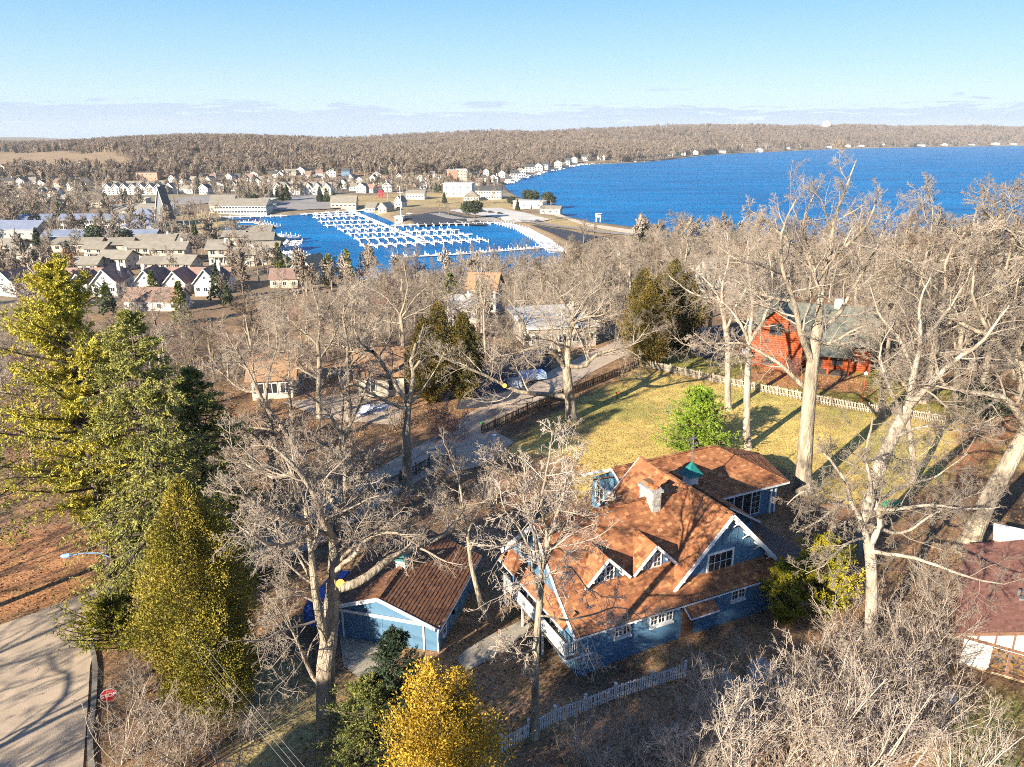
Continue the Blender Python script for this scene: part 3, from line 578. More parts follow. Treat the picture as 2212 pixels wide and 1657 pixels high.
    v = M().tube([(17.5, 11.75, 6.9), (17.5, 11.75, 9.3)], .035, 6).beam((17.1, 11.75, 8.6), (17.9, 11.75, 8.6), .03, .03).beam((17.5, 11.35, 8.6), (17.5, 12.15, 8.6), .03, .03)
    v.tube([(17.5, 11.75, 8.2), (17.5, 11.75, 8.3), (17.5, 11.75, 8.4)], [.03, .1, .03], 8)
    v.prism([(17.0, 11.74, 9.1), (17.35, 11.74, 9.05), (17.45, 11.74, 9.6), (17.6, 11.74, 9.15), (18.0, 11.74, 9.0), (17.6, 11.74, 8.95), (17.0, 11.74, 8.9)], (0, .03, 0)).obj('weathervane', MATS['metal_grey'], cu)
blue_house()

# ---------------------------------------------------------------- the garage
def garage():
    T = empty('garage', (-12.6, 46.2, 24), math.radians(-14), 'blue two car garage with brown shingle roof and small white cupola', 'garage')
    bl, wh = MATS['blue_paint'], MATS['white_paint']
    polys = [[(-.35, -.45, 2.3), (3.9, -.45, 3.75), (3.9, 9.4, 3.75), (-.35, 9.4, 2.3)], [(3.9, -.45, 3.75), (8.2, -.45, 2.0), (8.2, 9.4, 2.0), (3.9, 9.4, 3.75)]]
    shingled(T, polys, MATS['roof_under'], MATS['shingle_brown'], expo=.24, wid=.36, seed=9, near=(3, -44), contrast=.35)
    w = M().box(0, 7.9, 0, 9, -1.0, 2.1).prism([(0, 0, 2.1), (7.9, 0, 2.05), (3.9, 0, 3.55)], (0, .15, 0)).prism([(0, 8.85, 2.1), (7.9, 8.85, 2.05), (3.9, 8.85, 3.55)], (0, .15, 0)); w.obj('wall', bl, T)
    for k in range(4): M().box(1.15 + k * 1.42, 2.55 + k * 1.42, -.05, 0, -.25, 2.0).obj('door_panel', bl, T)
    M().box(1.0, 1.12, -.08, 0, -.3, 2.06).obj('door_frame', wh, T); M().box(6.85, 6.97, -.08, 0, -.4, 2.06).obj('door_frame', wh, T); M().beam((-.3, -.1, 2.22), (8.1, -.1, 2.0), .1, .2).obj('door_header', wh, T)
    M().beam((-.4, -.48, 2.22), (3.9, -.48, 3.67), .06, .26).obj('rake_board', wh, T); M().beam((3.9, -.48, 3.67), (8.25, -.48, 1.92), .06, .26).obj('rake_board', wh, T)
    M().beam((8.23, -.45, 1.93), (8.23, 9.4, 1.93), .05, .12).obj('gutter', wh, T); M().beam((-.4, -.45, 2.2), (-.4, 9.4, 2.2), .05, .12).obj('gutter', wh, T)
    M().box(7.86, 7.96, -.05, .08, -1, 2.0).obj('corner_board', wh, T)
    for v in np.arange(1.2, 9, 1.2): M().box(7.9, 7.93, v - .03, v + .03, -.9, 1.95).obj('batten', bl, T)
    window_part(T, (7.9, .9, .5), (0, 1, 0), (0, 0, 1), .6, 1.0, 1, 2, .08); 
    lw = M().box(7.9, 8.1, 2.9, 3.1, 1.0, 1.3).obj('wall_lantern', MATS['rubber'], T)
    cu = M().box(3.55, 4.25, 3.6, 4.3, 3.5, 4.25).box(3.45, 4.35, 3.5, 4.4, 4.25, 4.3).obj('cupola', wh, T)
    M().add([(3.35, 3.4, 4.31), (4.45, 3.4, 4.31), (4.45, 4.5, 4.31), (3.35, 4.5, 4.31), (3.9, 3.95, 4.95)], [(0, 1, 4), (1, 2, 4), (2, 3, 4), (3, 0, 4), (3, 2, 1, 0)]).obj('cupola_roof', MATS['teal_copper'], cu)
    rc = M()
    for i in range(38): rc.beam((3.9, -.45 + i * .26, 3.81 + .012 * (i % 2)), (3.9, -.2 + i * .26, 3.81 + .012 * (i % 2)), .3, .03, t=R_.random())
    tag(rc.obj('ridge_caps', MATS['shingle_brown'], T), kind='stuff')
    b = empty('blue_shelter', (-14.6, 47.2, 24), math.radians(-14), 'dark blue tarpaulin shelter standing against the far side of the garage', 'shelter')
    P = [(0, 0, -.6), (0, 0, 1.5), (.3, 0, 1.95), (1.6, 0, 2.2), (1.6, 0, -.6)]
    M().prism(P, (0, 4.2, 0)).obj('tarpaulin', MATS['tarp_blue'], b)
    for y in (0.0, 2.1, 4.2): M().tube([(-.05, y, -.6), (-.05, y, 1.55), (.28, y, 2.02), (1.6, y, 2.27)], .03, 5).obj('hoop', MATS['metal_grey'], b)
garage()

# ---------------------------------------------------------------- half-timbered house at the right edge
def tudor():
    T = empty('half_timbered_house', (29.2, 43.2, 24), math.radians(-31), 'half timbered white house with red shingle roof and leaded window', 'house')
    M().box(0, 14, 0, 12.6, -3, 2.5).prism([(0, 0, 2.5), (14, 0, 2.5), (7, 0, 5.2)], (0, .2, 0)).obj('wall', MATS['plaster'], T)
    M().box(-.05, 14, -.14, 0, -3.2, .02).obj('plinth', MATS['stucco_tan'], T)
    shingled(T, [[(-.45, -.5, 2.4), (7, -.5, 5.25), (7, 12.8, 5.25), (-.45, 12.8, 2.4)], [(7, -.5, 5.25), (14.5, -.5, 2.4), (14.5, 12.8, 2.4), (7, 12.8, 5.25)]], MATS['roof_under'], MATS['shingle_red'], expo=.2, wid=.4, seed=21, near=(-20, -30), contrast=.3)
    def tb(p, q, w=.16, d=.1): M().beam(p, q, d, w).obj('timber', MATS['timber'], T)
    tb((-.5, -.56, 2.3), (7, -.56, 5.15), .24, .08); tb((0, -.03, 2.0), (14, -.03, 2.0), .18); tb((.08, -.04, 0), (.08, -.04, 2.4), .16)
    for u in np.arange(.9, 14, .95): M().box(u - .06, u + .06, -.07, .01, 2.1, min(2.4 + u * .38, 2.4 + (14 - u) * .38)).obj('timber', MATS['timber'], T)
    for k in range(3): window_part(T, (1.85 + k * 1.0, -.03, .35), (1, 0, 0), (0, 0, 1), .84, 1.4, 2, 3, .08, 'timber', 'stained_glass')
    M().box(1.7, 4.8, -.16, 0, .14, .26).obj('sill', MATS['timber'], T)
    M().tube([(3.6, 5.2, 3.8), (3.65, 5.2, 4.9), (4.3, 5.6, 5.9)], .16, 8).tube([(4.3, 5.6, 5.8), (4.35, 5.62, 6.15)], .22, 8).obj('stove_pipe', MATS['rubber'], T)
    M().tube([(2.9, 4.2, 3.4), (2.9, 4.2, 4.1)], .12, 8).box(2.9, 3.4, 3.4, 3.8, 3.6, 3.9).obj('roof_vent', MATS['metal_grey'], T)
    M().box(1.5, 14, 12.85, 15.4, -3, 3.3).obj('rear_block', MATS['tan_roof'], T); M().box(1.4, 14.1, 12.8, 15.5, 3.3, 3.55).obj('flat_roof', MATS['white_paint'], T)
tudor()

# ---------------------------------------------------------------- log cabin
def cabin():
    T = empty('log_cabin', (35.0, 112.0, 24), math.radians(-20), 'red log cabin with green roof behind the garden fence', 'house')
    lg = MATS['log_red']; rf = MATS['green_roof']
    w = M().box(.15, 7.35, .15, 12, -.5, 5.4).prism([(.1, .2, 5.4), (7.4, .2, 5.4), (3.75, .2, 9.2)], (0, .2, 0)).box(7.3, 17, 2.5, 11, -.5, 3.4); w.obj('wall', MATS['timber'], T)
    z = -.3
    while z < 9.0:
        hw = 3.95 if z < 5.4 else max(.15, (9.2 - z) / 3.8 * 3.6)
        M().tube([(3.75 - hw, .06, z), (3.75 + hw, .06, z)], .17, 8).obj('log', lg, T)
        if z < 5.2:
            M().tube([(0, -.25, z + .15), (0, 12, z + .15)], .17, 8).obj('log', lg, T); M().tube([(7.5, -.25, z + .15), (7.5, 12, z + .15)], .17, 8).obj('log', lg, T)
        if z < 3.2: M().tube([(7.5, 2.45, z), (17.2, 2.45, z)], .17, 8).obj('log', lg, T); M().tube([(17, 2.3, z + .15), (17, 11, z + .15)], .17, 8).obj('log', lg, T)
        z += .33
    r = M().prism([(-.8, -.8, 4.7), (3.75, -.8, 9.5), (3.75, 13, 9.5), (-.8, 13, 4.7)], (0, 0, .2)).prism([(3.75, -.8, 9.5), (8.3, -.8, 4.7), (8.3, 13, 4.7), (3.75, 13, 9.5)], (0, 0, .2))
    r.obj('roof', rf, T)
    M().prism([(5.0, 1.4, 3.9), (18, 1.4, 3.9), (18, 6.8, 8.6), (5.0, 6.8, 8.6)], (0, 0, .2)).prism([(5.0, 6.8, 8.6), (18, 6.8, 8.6), (18, 12, 4), (5, 12, 4)], (0, 0, .2)).obj('roof', rf, T)
    M().prism([(8.4, -.8, 2.7), (14.4, -.8, 2.7), (14.4, 2.6, 3.7), (8.4, 2.6, 3.7)], (0, 0, .14)).obj('porch_roof', rf, T)
    M().beam((-.85, -.85, 4.72), (3.75, -.85, 9.55), .1, .3).obj('rake_board', rf, T); M().beam((3.75, -.85, 9.55), (8.35, -.85, 4.72), .1, .3).obj('rake_board', rf, T)
    for u in (8.7, 11.4, 14.1): M().tube([(u, -.5, -.4), (u, -.5, 2.7)], .16, 8).obj('porch_post', lg, T)
    M().box(8.2, 14.6, -.9, 2.3, -.5, .1).obj('porch_floor', MATS['deck_wood'], T)
    window_part(T, (2.9, -.1, 5.2), (1, 0, 0), (0, 0, 1), 1.7, 1.5, 2, 2, .12, 'timber'); window_part(T, (2.6, -.1, .8), (1, 0, 0), (0, 0, 1), 1.3, 1.1, 2, 1, .12, 'timber')
    window_part(T, (9.6, 2.3, .2), (1, 0, 0), (0, 0, 1), 1.0, 2.0, 1, 2, .1, 'timber', name='door'); window_part(T, (12, 2.3, .8), (1, 0, 0), (0, 0, 1), 1.4, 1.0, 2, 1, .1, 'timber')
    M().box(11.5, 12.6, 6.2, 7.4, 6, 9.8).obj('chimney', MATS['stone'], T)
cabin()

# ---------------------------------------------------------------- simple buildings of the village, each with walls, roof and windows
WIN = {}
def win_mesh(w, h, mf):
    k = (round(w, 1), round(h, 1), mf)
    if k not in WIN:
        m = M().box(-w / 2 - .12, w / 2 + .12, -.06, .03, -.12, h + .12, 0).box(-w / 2, w / 2, -.09, -.05, 0, h, 1); m.box(-.04, .04, -.11, -.085, 0, h, 0)
        me = m.mesh('window'); me.materials.append(MATS[mf]); me.materials.append(MATS['glass']); WIN[k] = me
    return WIN[k]
def house(name, label, pos, rot, w, d, h, rh, wall, roof, ridge='x', floors=1, cols=3, chim=0, over=.5, group=None, cat='house', hip=False, ww=1.2, wh_=1.3, dormers=0, porch=False, mf='white_paint', sink=1.5, scols=2, gables=0):
    T = empty(name, pos, rot, label, cat, group); W2 = w / 2; wm, rm = MATS[wall], MATS[roof]; o = over
    m = M().box(-W2, W2, 0, d, -sink, h)
    if rh > 0 and not hip:
        if ridge == 'x': m.prism([(-W2, 0, h), (-W2, d, h), (-W2, d / 2, h + rh)], (w, 0, 0))
        else: m.prism([(-W2, 0, h), (W2, 0, h), (0, 0, h + rh)], (0, d, 0))
    m.obj('wall', wm, T); r = M(); t = .22; k = rh / (d / 2 if ridge == 'x' else W2) if rh > 0 else 0; ez = h - k * o
    if rh <= 0: r.box(-W2 - o, W2 + o, -o, d + o, h, h + .35)
    elif hip:
        if ridge == 'x': a, b = (-W2 + d / 2, d / 2, h + rh), (W2 - d / 2, d / 2, h + rh)
        else: a, b = (0, W2, h + rh), (0, d - W2, h + rh)
        if w <= d * 1.02 and ridge == 'x': a = b = (0, d / 2, h + rh)
        c = [(-W2 - o, -o, h), (W2 + o, -o, h), (W2 + o, d + o, h), (-W2 - o, d + o, h)]; c2 = [(x, y, z - .2) for x, y, z in c]
        fs = [(0, 1, 5, 4), (1, 2, 5), (2, 3, 4, 5), (3, 0, 4)] if ridge == 'x' else [(0, 1, 4), (1, 2, 5, 4), (2, 3, 5), (3, 0, 4, 5)]
        r.add(c + [a, b], fs); r.add(c + c2, [(4, 5, 6, 7)] + [(i, i + 4, (i + 1) % 4 + 4, (i + 1) % 4) for i in range(4)])
    elif ridge == 'x':
        r.prism([(-W2 - o, -o, ez), (W2 + o, -o, ez), (W2 + o, d / 2, h + rh), (-W2 - o, d / 2, h + rh)], (0, 0, t)); r.prism([(-W2 - o, d / 2, h + rh), (W2 + o, d / 2, h + rh), (W2 + o, d + o, ez), (-W2 - o, d + o, ez)], (0, 0, t))
    else:
        r.prism([(-W2 - o, -o, ez), (0, -o, h + rh), (0, d + o, h + rh), (-W2 - o, d + o, ez)], (0, 0, t)); r.prism([(0, -o, h + rh), (W2 + o, -o, ez), (W2 + o, d + o, ez), (0, d + o, h + rh)], (0, 0, t))
        M().beam((-W2 - o, -o - .05, ez + .05), (0, -o - .05, h + rh + .05), .12, .3).obj('rake_board', MATS['white_paint'], T); M().beam((0, -o - .05, h + rh + .05), (W2 + o, -o - .05, ez + .05), .12, .3).obj('rake_board', MATS['white_paint'], T)
    ro = r.obj('roof', rm, T)
    if gables:
        gw = w / gables
        for i in range(gables):
            x = -W2 + gw * (i + .5); g = gw * .46
            M().prism([(x - g, -.5, h - .1), (x + g, -.5, h - .1), (x, -.5, h + rh * .95)], (0, 1.2, 0)).obj('gable', wm, T)
            M().prism([(x - g - .3, -.9, h - .25), (x, -.9, h + rh), (x, d / 2, h + rh), (x - g - .3, d / 2, h - .25)], (0, 0, t)).prism([(x, -.9, h + rh), (x + g + .3, -.9, h - .25), (x + g + .3, d / 2, h - .25), (x, d / 2, h + rh)], (0, 0, t)).obj('gable_roof', rm, T)
    wm_ = win_mesh(ww, wh_, mf); fh = h / floors
    for f in range(floors):
        z = f * fh + max(.5, (fh - wh_) * .5)
        for c in range(cols): link('window', wm_, None, T, (-W2 + w * (c + .5) / cols, 0, z))
        for sgn, rz in ((-1, -math.pi / 2), (1, math.pi / 2)):
            for c in range(scols):
                q = link('window', wm_, None, T, (sgn * W2, d * (c + .5) / scols, z)); q.rotation_euler = (0, 0, rz)
    if ridge == 'y' and rh > 2: link('window', win_mesh(.8, .8, mf), None, T, (0, 0, h + rh * .25))
    if chim: M().box(W2 * chim - .5, W2 * chim + .5, d * .5 - .4, d * .5 + .4, h, h + rh + 1.3).obj('chimney', MATS['white_wall' if wall != 'pink_brick' else 'pink_brick'], ro)
    for i in range(dormers):
        x = -W2 + w * (i + .5) / dormers; y = d * .12; z = h + k * y
        M().box(x - .9, x + .9, y, d * .4, z - .3, z + 1.3).obj('dormer', wm, T); M().prism([(x - 1.2, y - .3, z + 1.2), (x + 1.2, y - .3, z + 1.2), (x, y - .3, z + 2.1)], (0, d * .3, 0)).obj('dormer_roof', rm, T)
    if porch:
        M().box(-W2 * .8, W2 * .8, -2.0, -.05, h * .48, h * .48 + .2).obj('porch_roof', rm, T)
        for x in np.linspace(-W2 * .75, W2 * .75, 4): M().box(x - .09, x + .09, -1.9, -1.72, -sink, h * .48).obj('porch_post', MATS['white_paint'], T)
    return T
def place(px, py): p = G(px, py); F = p.y * CP + (CAMZ - p.z) * SP; return p, F / FD
def bd(label, px, py, wpx, d, h, rh, wall, roof, ridge='x', rot=0, name='house', **k):
    p, s = place(px, py); return house(name, label, p, math.radians(rot), wpx * s, d, h, rh, wall, roof, ridge, **k)
# brown roofed townhomes with white gables (nearest row)
TG = 'white gabled townhomes below the wood'
bd('long brown roofed townhome wing behind the white gables, by the tall pine', 205, 628, 130, 8, 4.5, 3.2, 'white_wall', 'roof_brown', group=TG, floors=1, cols=5)
bd('white gabled townhome nearest the tall yellow pine, small gable', 172, 640, 34, 12, 4.5, 3.4, 'white_wall', 'roof_brown', 'y', 8, group=TG)
bd('largest white gabled townhome, with the tall white chimney', 228, 641, 50, 15, 5, 4.6, 'white_wall', 'roof_brown', 'y', 8, group=TG, chim=.8)
bd('white gabled townhome in the middle of the row, steep double gable', 317, 640, 46, 13, 5, 4.2, 'white_wall', 'roof_brown', 'y', 5, group=TG, chim=-.6)
bd('small white gabled townhome beside the thin poplar', 379, 638, 44, 12, 4.5, 4, 'white_wall', 'roof_brown', 'y', 3, group=TG)
bd('white gabled townhome at the end of the row with dark roof side', 446, 640, 48, 14, 5, 4.6, 'white_wall', 'roof_brown', 'y', 3, group=TG, chim=.8)
bd('long brown roof linking the white gabled townhomes', 400, 628, 190, 8, 4.5, 3.4, 'white_wall', 'roof_brown', group=TG, cols=8)
bd('white townhome half hidden by the left pine, blue shaded roof', 12, 640, 60, 12, 4.5, 4.2, 'white_wall', 'roof_brown', 'y', -15, group=TG)
bd('white townhome lower in the wood with brown roof and white chimney', 330, 672, 120, 9, 3.5, 3.4, 'white_wall', 'roof_brown', group=TG, cols=4, chim=.7)
bd('grey gabled house with white front between wood and harbor docks', 655, 605, 52, 12, 5, 4, 'white_wall', 'green_roof', 'y', -22, chim=0)
bd('brown roofed house low beside the grey gabled harbor house', 615, 622, 60, 11, 3.5, 3, 'cream_wall', 'roof_brown', 'x', 8)
# cream lodges
LG = 'cream walled lodges with low taupe roofs'
for i, (px, py, w, d, h, rh, rot, fl, txt) in enumerate([
    (35, 572, 62, 12, 5, 2.2, -8, 2, 'at the left edge with open balconies'), (150, 545, 130, 9, 4.5, 2, 2, 1, 'long low, behind the orange tree'), (205, 560, 44, 10, 5.2, 2.2, -6, 2, 'with porch, right of the orange tree'),
    (245, 585, 58, 11, 5.6, 2.4, -4, 2, 'with shaded deck, nearest the townhomes'), (175, 590, 70, 9, 4.2, 2, 2, 1, 'low wing beside the shaded deck'), (262, 556, 44, 10, 6.4, 2.2, 6, 2, 'with blue shaded gable side'),
    (320, 540, 110, 9, 5.0, 2.2, 3, 1, 'longest, under the blue roofed block'), (378, 540, 40, 10, 5.2, 2.4, -6, 2, 'at the end of the longest lodge'), (300, 562, 50, 9, 6, 2, 0, 2, 'in the middle of the cluster'),
    (365, 566, 70, 10, 6.2, 2.4, 2, 2, 'with tall pinkish wall'), (335, 592, 60, 10, 4.6, 2, -3, 2, 'behind the white gables with white balconies'), (385, 594, 58, 11, 5.0, 2.4, -5, 2, 'beside the small lit porch'),
    (472, 573, 38, 10, 7.4, 2, 5, 2, 'white and tall beside the service road'), (470, 558, 36, 10, 6, 2, 5, 2, 'pale, behind the tall white one'), (575, 572, 50, 11, 7, 2.4, 6, 2, 'with white front above the harbor docks'),
    (528, 575, 44, 9, 5.5, 2, 2, 2, 'half hidden by a bare tree by the harbor'), (505, 530, 40, 9, 5, 2, 0, 1, 'low and pink among the trees'), (560, 540, 56, 12, 5.4, 2.6, 8, 2, 'dark roofed beside the green bank'), (550, 520, 66, 12, 5, 2.6, 5, 1, 'nearest the harbor inlet, pink roof edge'), (20, 548, 50, 9, 4.5, 2, 0, 1, 'beside the parked white car')]):
    bd('cream lodge ' + txt, px, py, w, d, h, rh, 'cream_wall', 'roof_taupe', 'x', rot, group=LG, floors=fl, cols=max(2, int(w / 16)), chim=(.7 if i % 3 == 0 else 0), porch=(i % 2 == 0), ww=1.8, wh_=1.6, over=1.2, name='lodge')
# blue steel roofs
SG = 'resort blocks with blue steel roofs'
bd('longest blue steel roofed block, low in front', 215, 528, 235, 12, 4.6, 2.4, 'grey_wall', 'roof_steel', 'x', 3, name='resort_block', group=SG, cols=24, ww=2, over=1)
bd('blue steel roofed block with white glazed front', 205, 497, 150, 12, 6.4, 2.6, 'white_wall', 'roof_steel', 'x', 2, name='resort_block', group=SG, floors=2, cols=16, ww=2.2, wh_=2)
bd('stepped blue roofed hall, nearer half', 300, 508, 70, 16, 5, 4.5, 'grey_wall', 'roof_steel', 'x', 0, name='resort_block', group=SG, hip=True, cols=5)
bd('stepped blue roofed hall, further half', 303, 488, 66, 16, 5.5, 4.5, 'grey_wall', 'roof_steel', 'x', 0, name='resort_block', group=SG, hip=True, cols=5)
bd('blue steel roofed block at the left edge', 22, 515, 120, 16, 5, 4, 'grey_wall', 'roof_steel', 'x', -4, name='resort_block', group=SG, cols=6)
bd('blue steel roofed block with shallow gable, further left', 75, 495, 62, 14, 5, 3.2, 'grey_wall', 'roof_steel', 'x', 10, name='resort_block', group=SG, cols=4)
bd('steep dark A frame hall among the bare trees', 350, 488, 30, 26, 1.5, 22, 'grey_wall', 'roof_dark', 'y', 14, name='hall', over=.4, cols=2)
bd('wide grey roofed lodge behind the stepped blue hall', 300, 468, 125, 22, 4, 4, 'beige_wall', 'roof_taupe', 'x', 0, name='lodge_hall', cols=8)
bd('small blue roofed gable house over the long roofs', 214, 486, 26, 10, 4, 3, 'cream_wall', 'roof_steel', 'y', 20, name='hall')
bd('flat roofed motel with white bays', 222, 448, 62, 14, 4.5, 0, 'beige_wall', 'roof_flat', 'x', 6, name='motel', cols=8, ww=2)
bd('orange brick end block of the flat motel', 270, 449, 18, 14, 5, 0, 'orange_brick', 'roof_flat', 'x', 6, name='motel_block', cols=1)
bd('shaded flat service building right of the motel', 300, 443, 30, 14, 5, 0, 'cream_wall', 'roof_flat', 'x', 6, name='service_building', cols=2)
bd('long harbor restaurant with glazed front and taupe roof', 520, 462, 110, 22, 6, 4, 'white_wall', 'roof_taupe', 'x', 3, name='restaurant', floors=2, cols=18, ww=1.6)
bd('restaurant wing with raised taupe gable', 480, 460, 50, 24, 6, 6, 'cream_wall', 'roof_taupe', 'x', 10, name='restaurant_wing', cols=6)
bd('glazed corner pavilion with pointed roof by the harbor', 562, 461, 34, 14, 5, 5.5, 'white_wall', 'roof_taupe', 'x', 0, name='pavilion', hip=True, cols=6, ww=1.2, wh_=3)
bd('long pale flat roof behind the restaurant', 550, 446, 75, 20, 5, 0, 'cream_wall', 'roof_flat', 'x', 3, name='flat_hall', cols=6)
# rows with repeated gables
for i, x in enumerate((232, 250, 268, 287, 305, 324, 343)):
    bd(['leftmost', 'second', 'third', 'middle', 'fifth', 'sixth', 'rightmost'][i] + ' white gabled townhouse of the row of seven above the motel', x, 421, 17.5, 14, 6.5, 4, 'white_wall', 'roof_taupe', 'y', 12, name='townhouse', group='row of seven white townhouses', floors=3, cols=2)
bd('long taupe roof over the back of the seven townhouses', 290, 412, 130, 10, 6, 3.5, 'cream_wall', 'roof_taupe', 'x', 5, name='townhouse', floors=2, cols=9)
bd('brown apartment block behind the townhouses', 318, 390, 44, 18, 9, 0, 'pink_brick', 'roof_dark', 'x', 5, name='apartment_block', floors=2, cols=5)
for x, w, t in ((619, 56, 'left'), (686, 58, 'right')):
    bd('white triple gabled house, the %s one of the pair above the harbor' % t, x, 421, w, 14, 7, 4.5, 'white_wall', 'roof_taupe', 'x', 4, name='triple_gabled_house', gables=3, floors=2, cols=6, chim=.4)
bd('white double gabled house at the edge of the far left trees', 103, 436, 42, 14, 7, 4.5, 'white_wall', 'roof_taupe', 'x', 5, gables=2, floors=2, cols=5)
bd('white low house beside the double gabled one', 150, 437, 34, 12, 4.5, 3, 'white_wall', 'roof_taupe', 'x', 5, cols=4)
bd('white house by the left edge behind bare trees', 27, 434, 30, 10, 4.5, 3, 'white_wall', 'roof_taupe', 'x', 0, cols=3)
VH = 'small white houses at the foot of the hill'
SP_ = [(382, 413, 22), (398, 404, 16), (430, 409, 22), (470, 413, 26), (484, 404, 14), (505, 413, 12), (541, 411, 16), (556, 405, 18), (536, 392, 18), (549, 388, 20), (590, 384, 16), (586, 400, 16), (628, 379, 22), (650, 378, 18),
       (690, 382, 14), (716, 383, 20), (745, 395, 16), (740, 408, 18), (762, 412, 16), (780, 417, 22), (799, 417, 16), (815, 388, 16), (850, 404, 22), (836, 415, 20), (927, 398, 18), (946, 400, 18), (967, 393, 16), (909, 395, 14), (820, 402, 14),
       (366, 418, 18), (405, 418, 24), (440, 420, 20), (520, 402, 12), (575, 414, 12), (1040, 392, 18), (1066, 396, 20), (1012, 387, 14), (1084, 384, 14), (880, 400, 14), (777, 400, 14)]
SP_ += [(int(x), int(y), int(w)) for x, y, w in ((20, 400, 16), (45, 405, 18), (70, 398, 14), (90, 410, 20), (125, 404, 16), (155, 412, 18), (180, 402, 14), (372, 398, 14), (415, 396, 12), (450, 400, 14), (460, 392, 12), (495, 392, 14), (512, 390, 12), (530, 398, 12), (565, 396, 12), (606, 388, 14), (665, 386, 12), (702, 394, 12), (730, 402, 14), (758, 396, 12), (790, 404, 12), (805, 396, 12), (830, 396, 12), (862, 392, 12), (895, 404, 14), (915, 408, 16), (935, 384, 10), (1005, 380, 10), (1030, 402, 14), (1050, 380, 12), (1098, 394, 12))]
for i, (x, y, w) in enumerate(SP_):
    bd('small white village house at the foot of the wooded hill', x, y, w, 9 + (i % 3), 4.5 + 1.6 * (i % 2), 2.8 + .5 * (i % 3), 'white_wall' if i % 4 else 'cream_wall', ['roof_taupe', 'roof_dark', 'roof_brown'][i % 3], 'y' if i % 2 else 'x', R_.uniform(-18, 18), group=VH, floors=1 + i % 2, cols=2 if w < 17 else 3, chim=(.5 if i % 5 == 0 else 0))
bd('dark blue house above the triple gabled pair', 747, 384, 18, 10, 8, 3, 'blue_wall', 'roof_dark', 'x', 0, floors=2, cols=3)
bd('long white lodge beside the lawn of the park', 897, 431, 40, 12, 5.5, 2.5, 'white_wall', 'roof_taupe', 'x', -4, name='park_lodge', floors=1, cols=6)
bd('low pavilion with broad taupe hipped roof in the park', 1018, 434, 32, 14, 3.5, 5, 'white_wall', 'roof_taupe', 'x', 0, name='pavilion', hip=True, cols=5)
bd('pale blue and white flat roofed hall beside the lake', 988, 426, 62, 24, 12, 0, 'white_wall', 'roof_flat', 'x', -4, name='lake_hall', floors=2, cols=4)
bd('long white inn with two rows of windows near the lake', 1055, 431, 56, 16, 8, 3.5, 'white_wall', 'roof_dark', 'x', -3, name='inn', floors=2, cols=10)
bd('orange brick half of the five storey apartment house', 978, 402, 20, 16, 17, 0, 'orange_brick', 'roof_flat', 'x', 8, name='apartment_house', floors=5, cols=3)
bd('cream half of the five storey apartment house', 998, 402, 20, 16, 18, 0, 'cream_wall', 'roof_flat', 'x', 8, name='apartment_house', floors=5, cols=3)
bd('white bath house on the beach beside round pines', 1140, 451, 66, 14, 5.5, 0, 'white_wall', 'roof_flat', 'x', -16, name='bath_house', cols=4)
bd('low white changing block on the sand', 1188, 463, 44, 10, 4.2, 1.5, 'white_wall', 'roof_taupe', 'x', -14, name='changing_block', cols=3)
bd('harbor office with dark glazed front and taupe roof', 742, 451, 54, 14, 5, 4.5, 'cream_wall', 'roof_taupe', 'x', 3, name='harbor_office', cols=6, ww=1.8)
bd('white boat shed at the head of the harbor', 580, 453, 26, 7, 3.5, 0, 'white_wall', 'white_wall', 'x', 2, name='boat_shed', cols=0, scols=0)
bd('brown roofed quay house at the end of the main pier', 800, 459, 22, 12, 4, 3, 'cream_wall', 'roof_taupe', 'x', -10, name='quay_house', cols=3)
bd('cream quay house beside the dark car park', 826, 460, 20, 12, 4, 3.2, 'cream_wall', 'roof_taupe', 'y', -20, name='quay_house', cols=2)
bd('white gabled hut between car park and park lawn', 860, 448, 17, 10, 4.5, 4, 'white_wall', 'roof_taupe', 'y', -18, name='hut', cols=2)
bd('small white office at the foot of the tall mast', 862, 483, 18, 7, 4.5, 0, 'white_wall', 'roof_flat', 'x', -4, name='dock_office', cols=2)
HG = 'tan roofed houses in a row below the bare field'
for i, x in enumerate((4, 22, 40, 60, 80, 98, 118, 138, 158, 176)):
    bd('tan roofed house in the row below the open hillside field', x, 372 - i * .6, 20, 12, 5, 4, 'cream_wall', 'roof_taupe' if i % 2 else 'roof_brown', 'y' if i % 3 == 0 else 'x', R_.uniform(-15, 15), group=HG, floors=1 + i % 2, cols=3)
bd('white farmhouse at the skyline of the field', 222, 325, 16, 12, 7, 4, 'white_wall', 'roof_dark', 'y', 0, floors=2, cols=2); bd('dark blue house on the skyline at the left edge', 8, 326, 22, 12, 8, 4, 'blue_wall', 'roof_dark', 'x', 0, floors=2, cols=3)
SH = 'pale houses along the wooded lake shore'
for i, (x, y, w) in enumerate([(1112, 388, 18), (1128, 383, 16), (1145, 372, 22), (1163, 370, 18), (1176, 366, 16), (1205, 362, 16), (1222, 356, 18), (1240, 352, 14), (1262, 347, 14), (1300, 346, 14), (1372, 341, 18), (1395, 340, 20), (1420, 338, 22), (1445, 337, 18), (1470, 336, 22), (1500, 334, 16), (1350, 300, 12), (1302, 302, 14), (1560, 331, 14), (1600, 318, 14), (1650, 318, 20), (1640, 328, 14), (1700, 322, 16), (1725, 318, 12), (1790, 320, 12), (1830, 318, 14), (1860, 317, 14), (1905, 313, 12), (1990, 316, 16), (2040, 315, 14), (2100, 314, 14), (2150, 313, 16), (2190, 313, 14)]):
    bd('pale lakeside house among bare trees on the far shore', x, y, w, 14, 8, 4, 'white_wall', ['roof_dark', 'roof_taupe'][i % 2], 'y' if i % 2 else 'x', R_.uniform(-20, 20), group=SH, floors=2, cols=3, scols=0, ww=2, wh_=2)
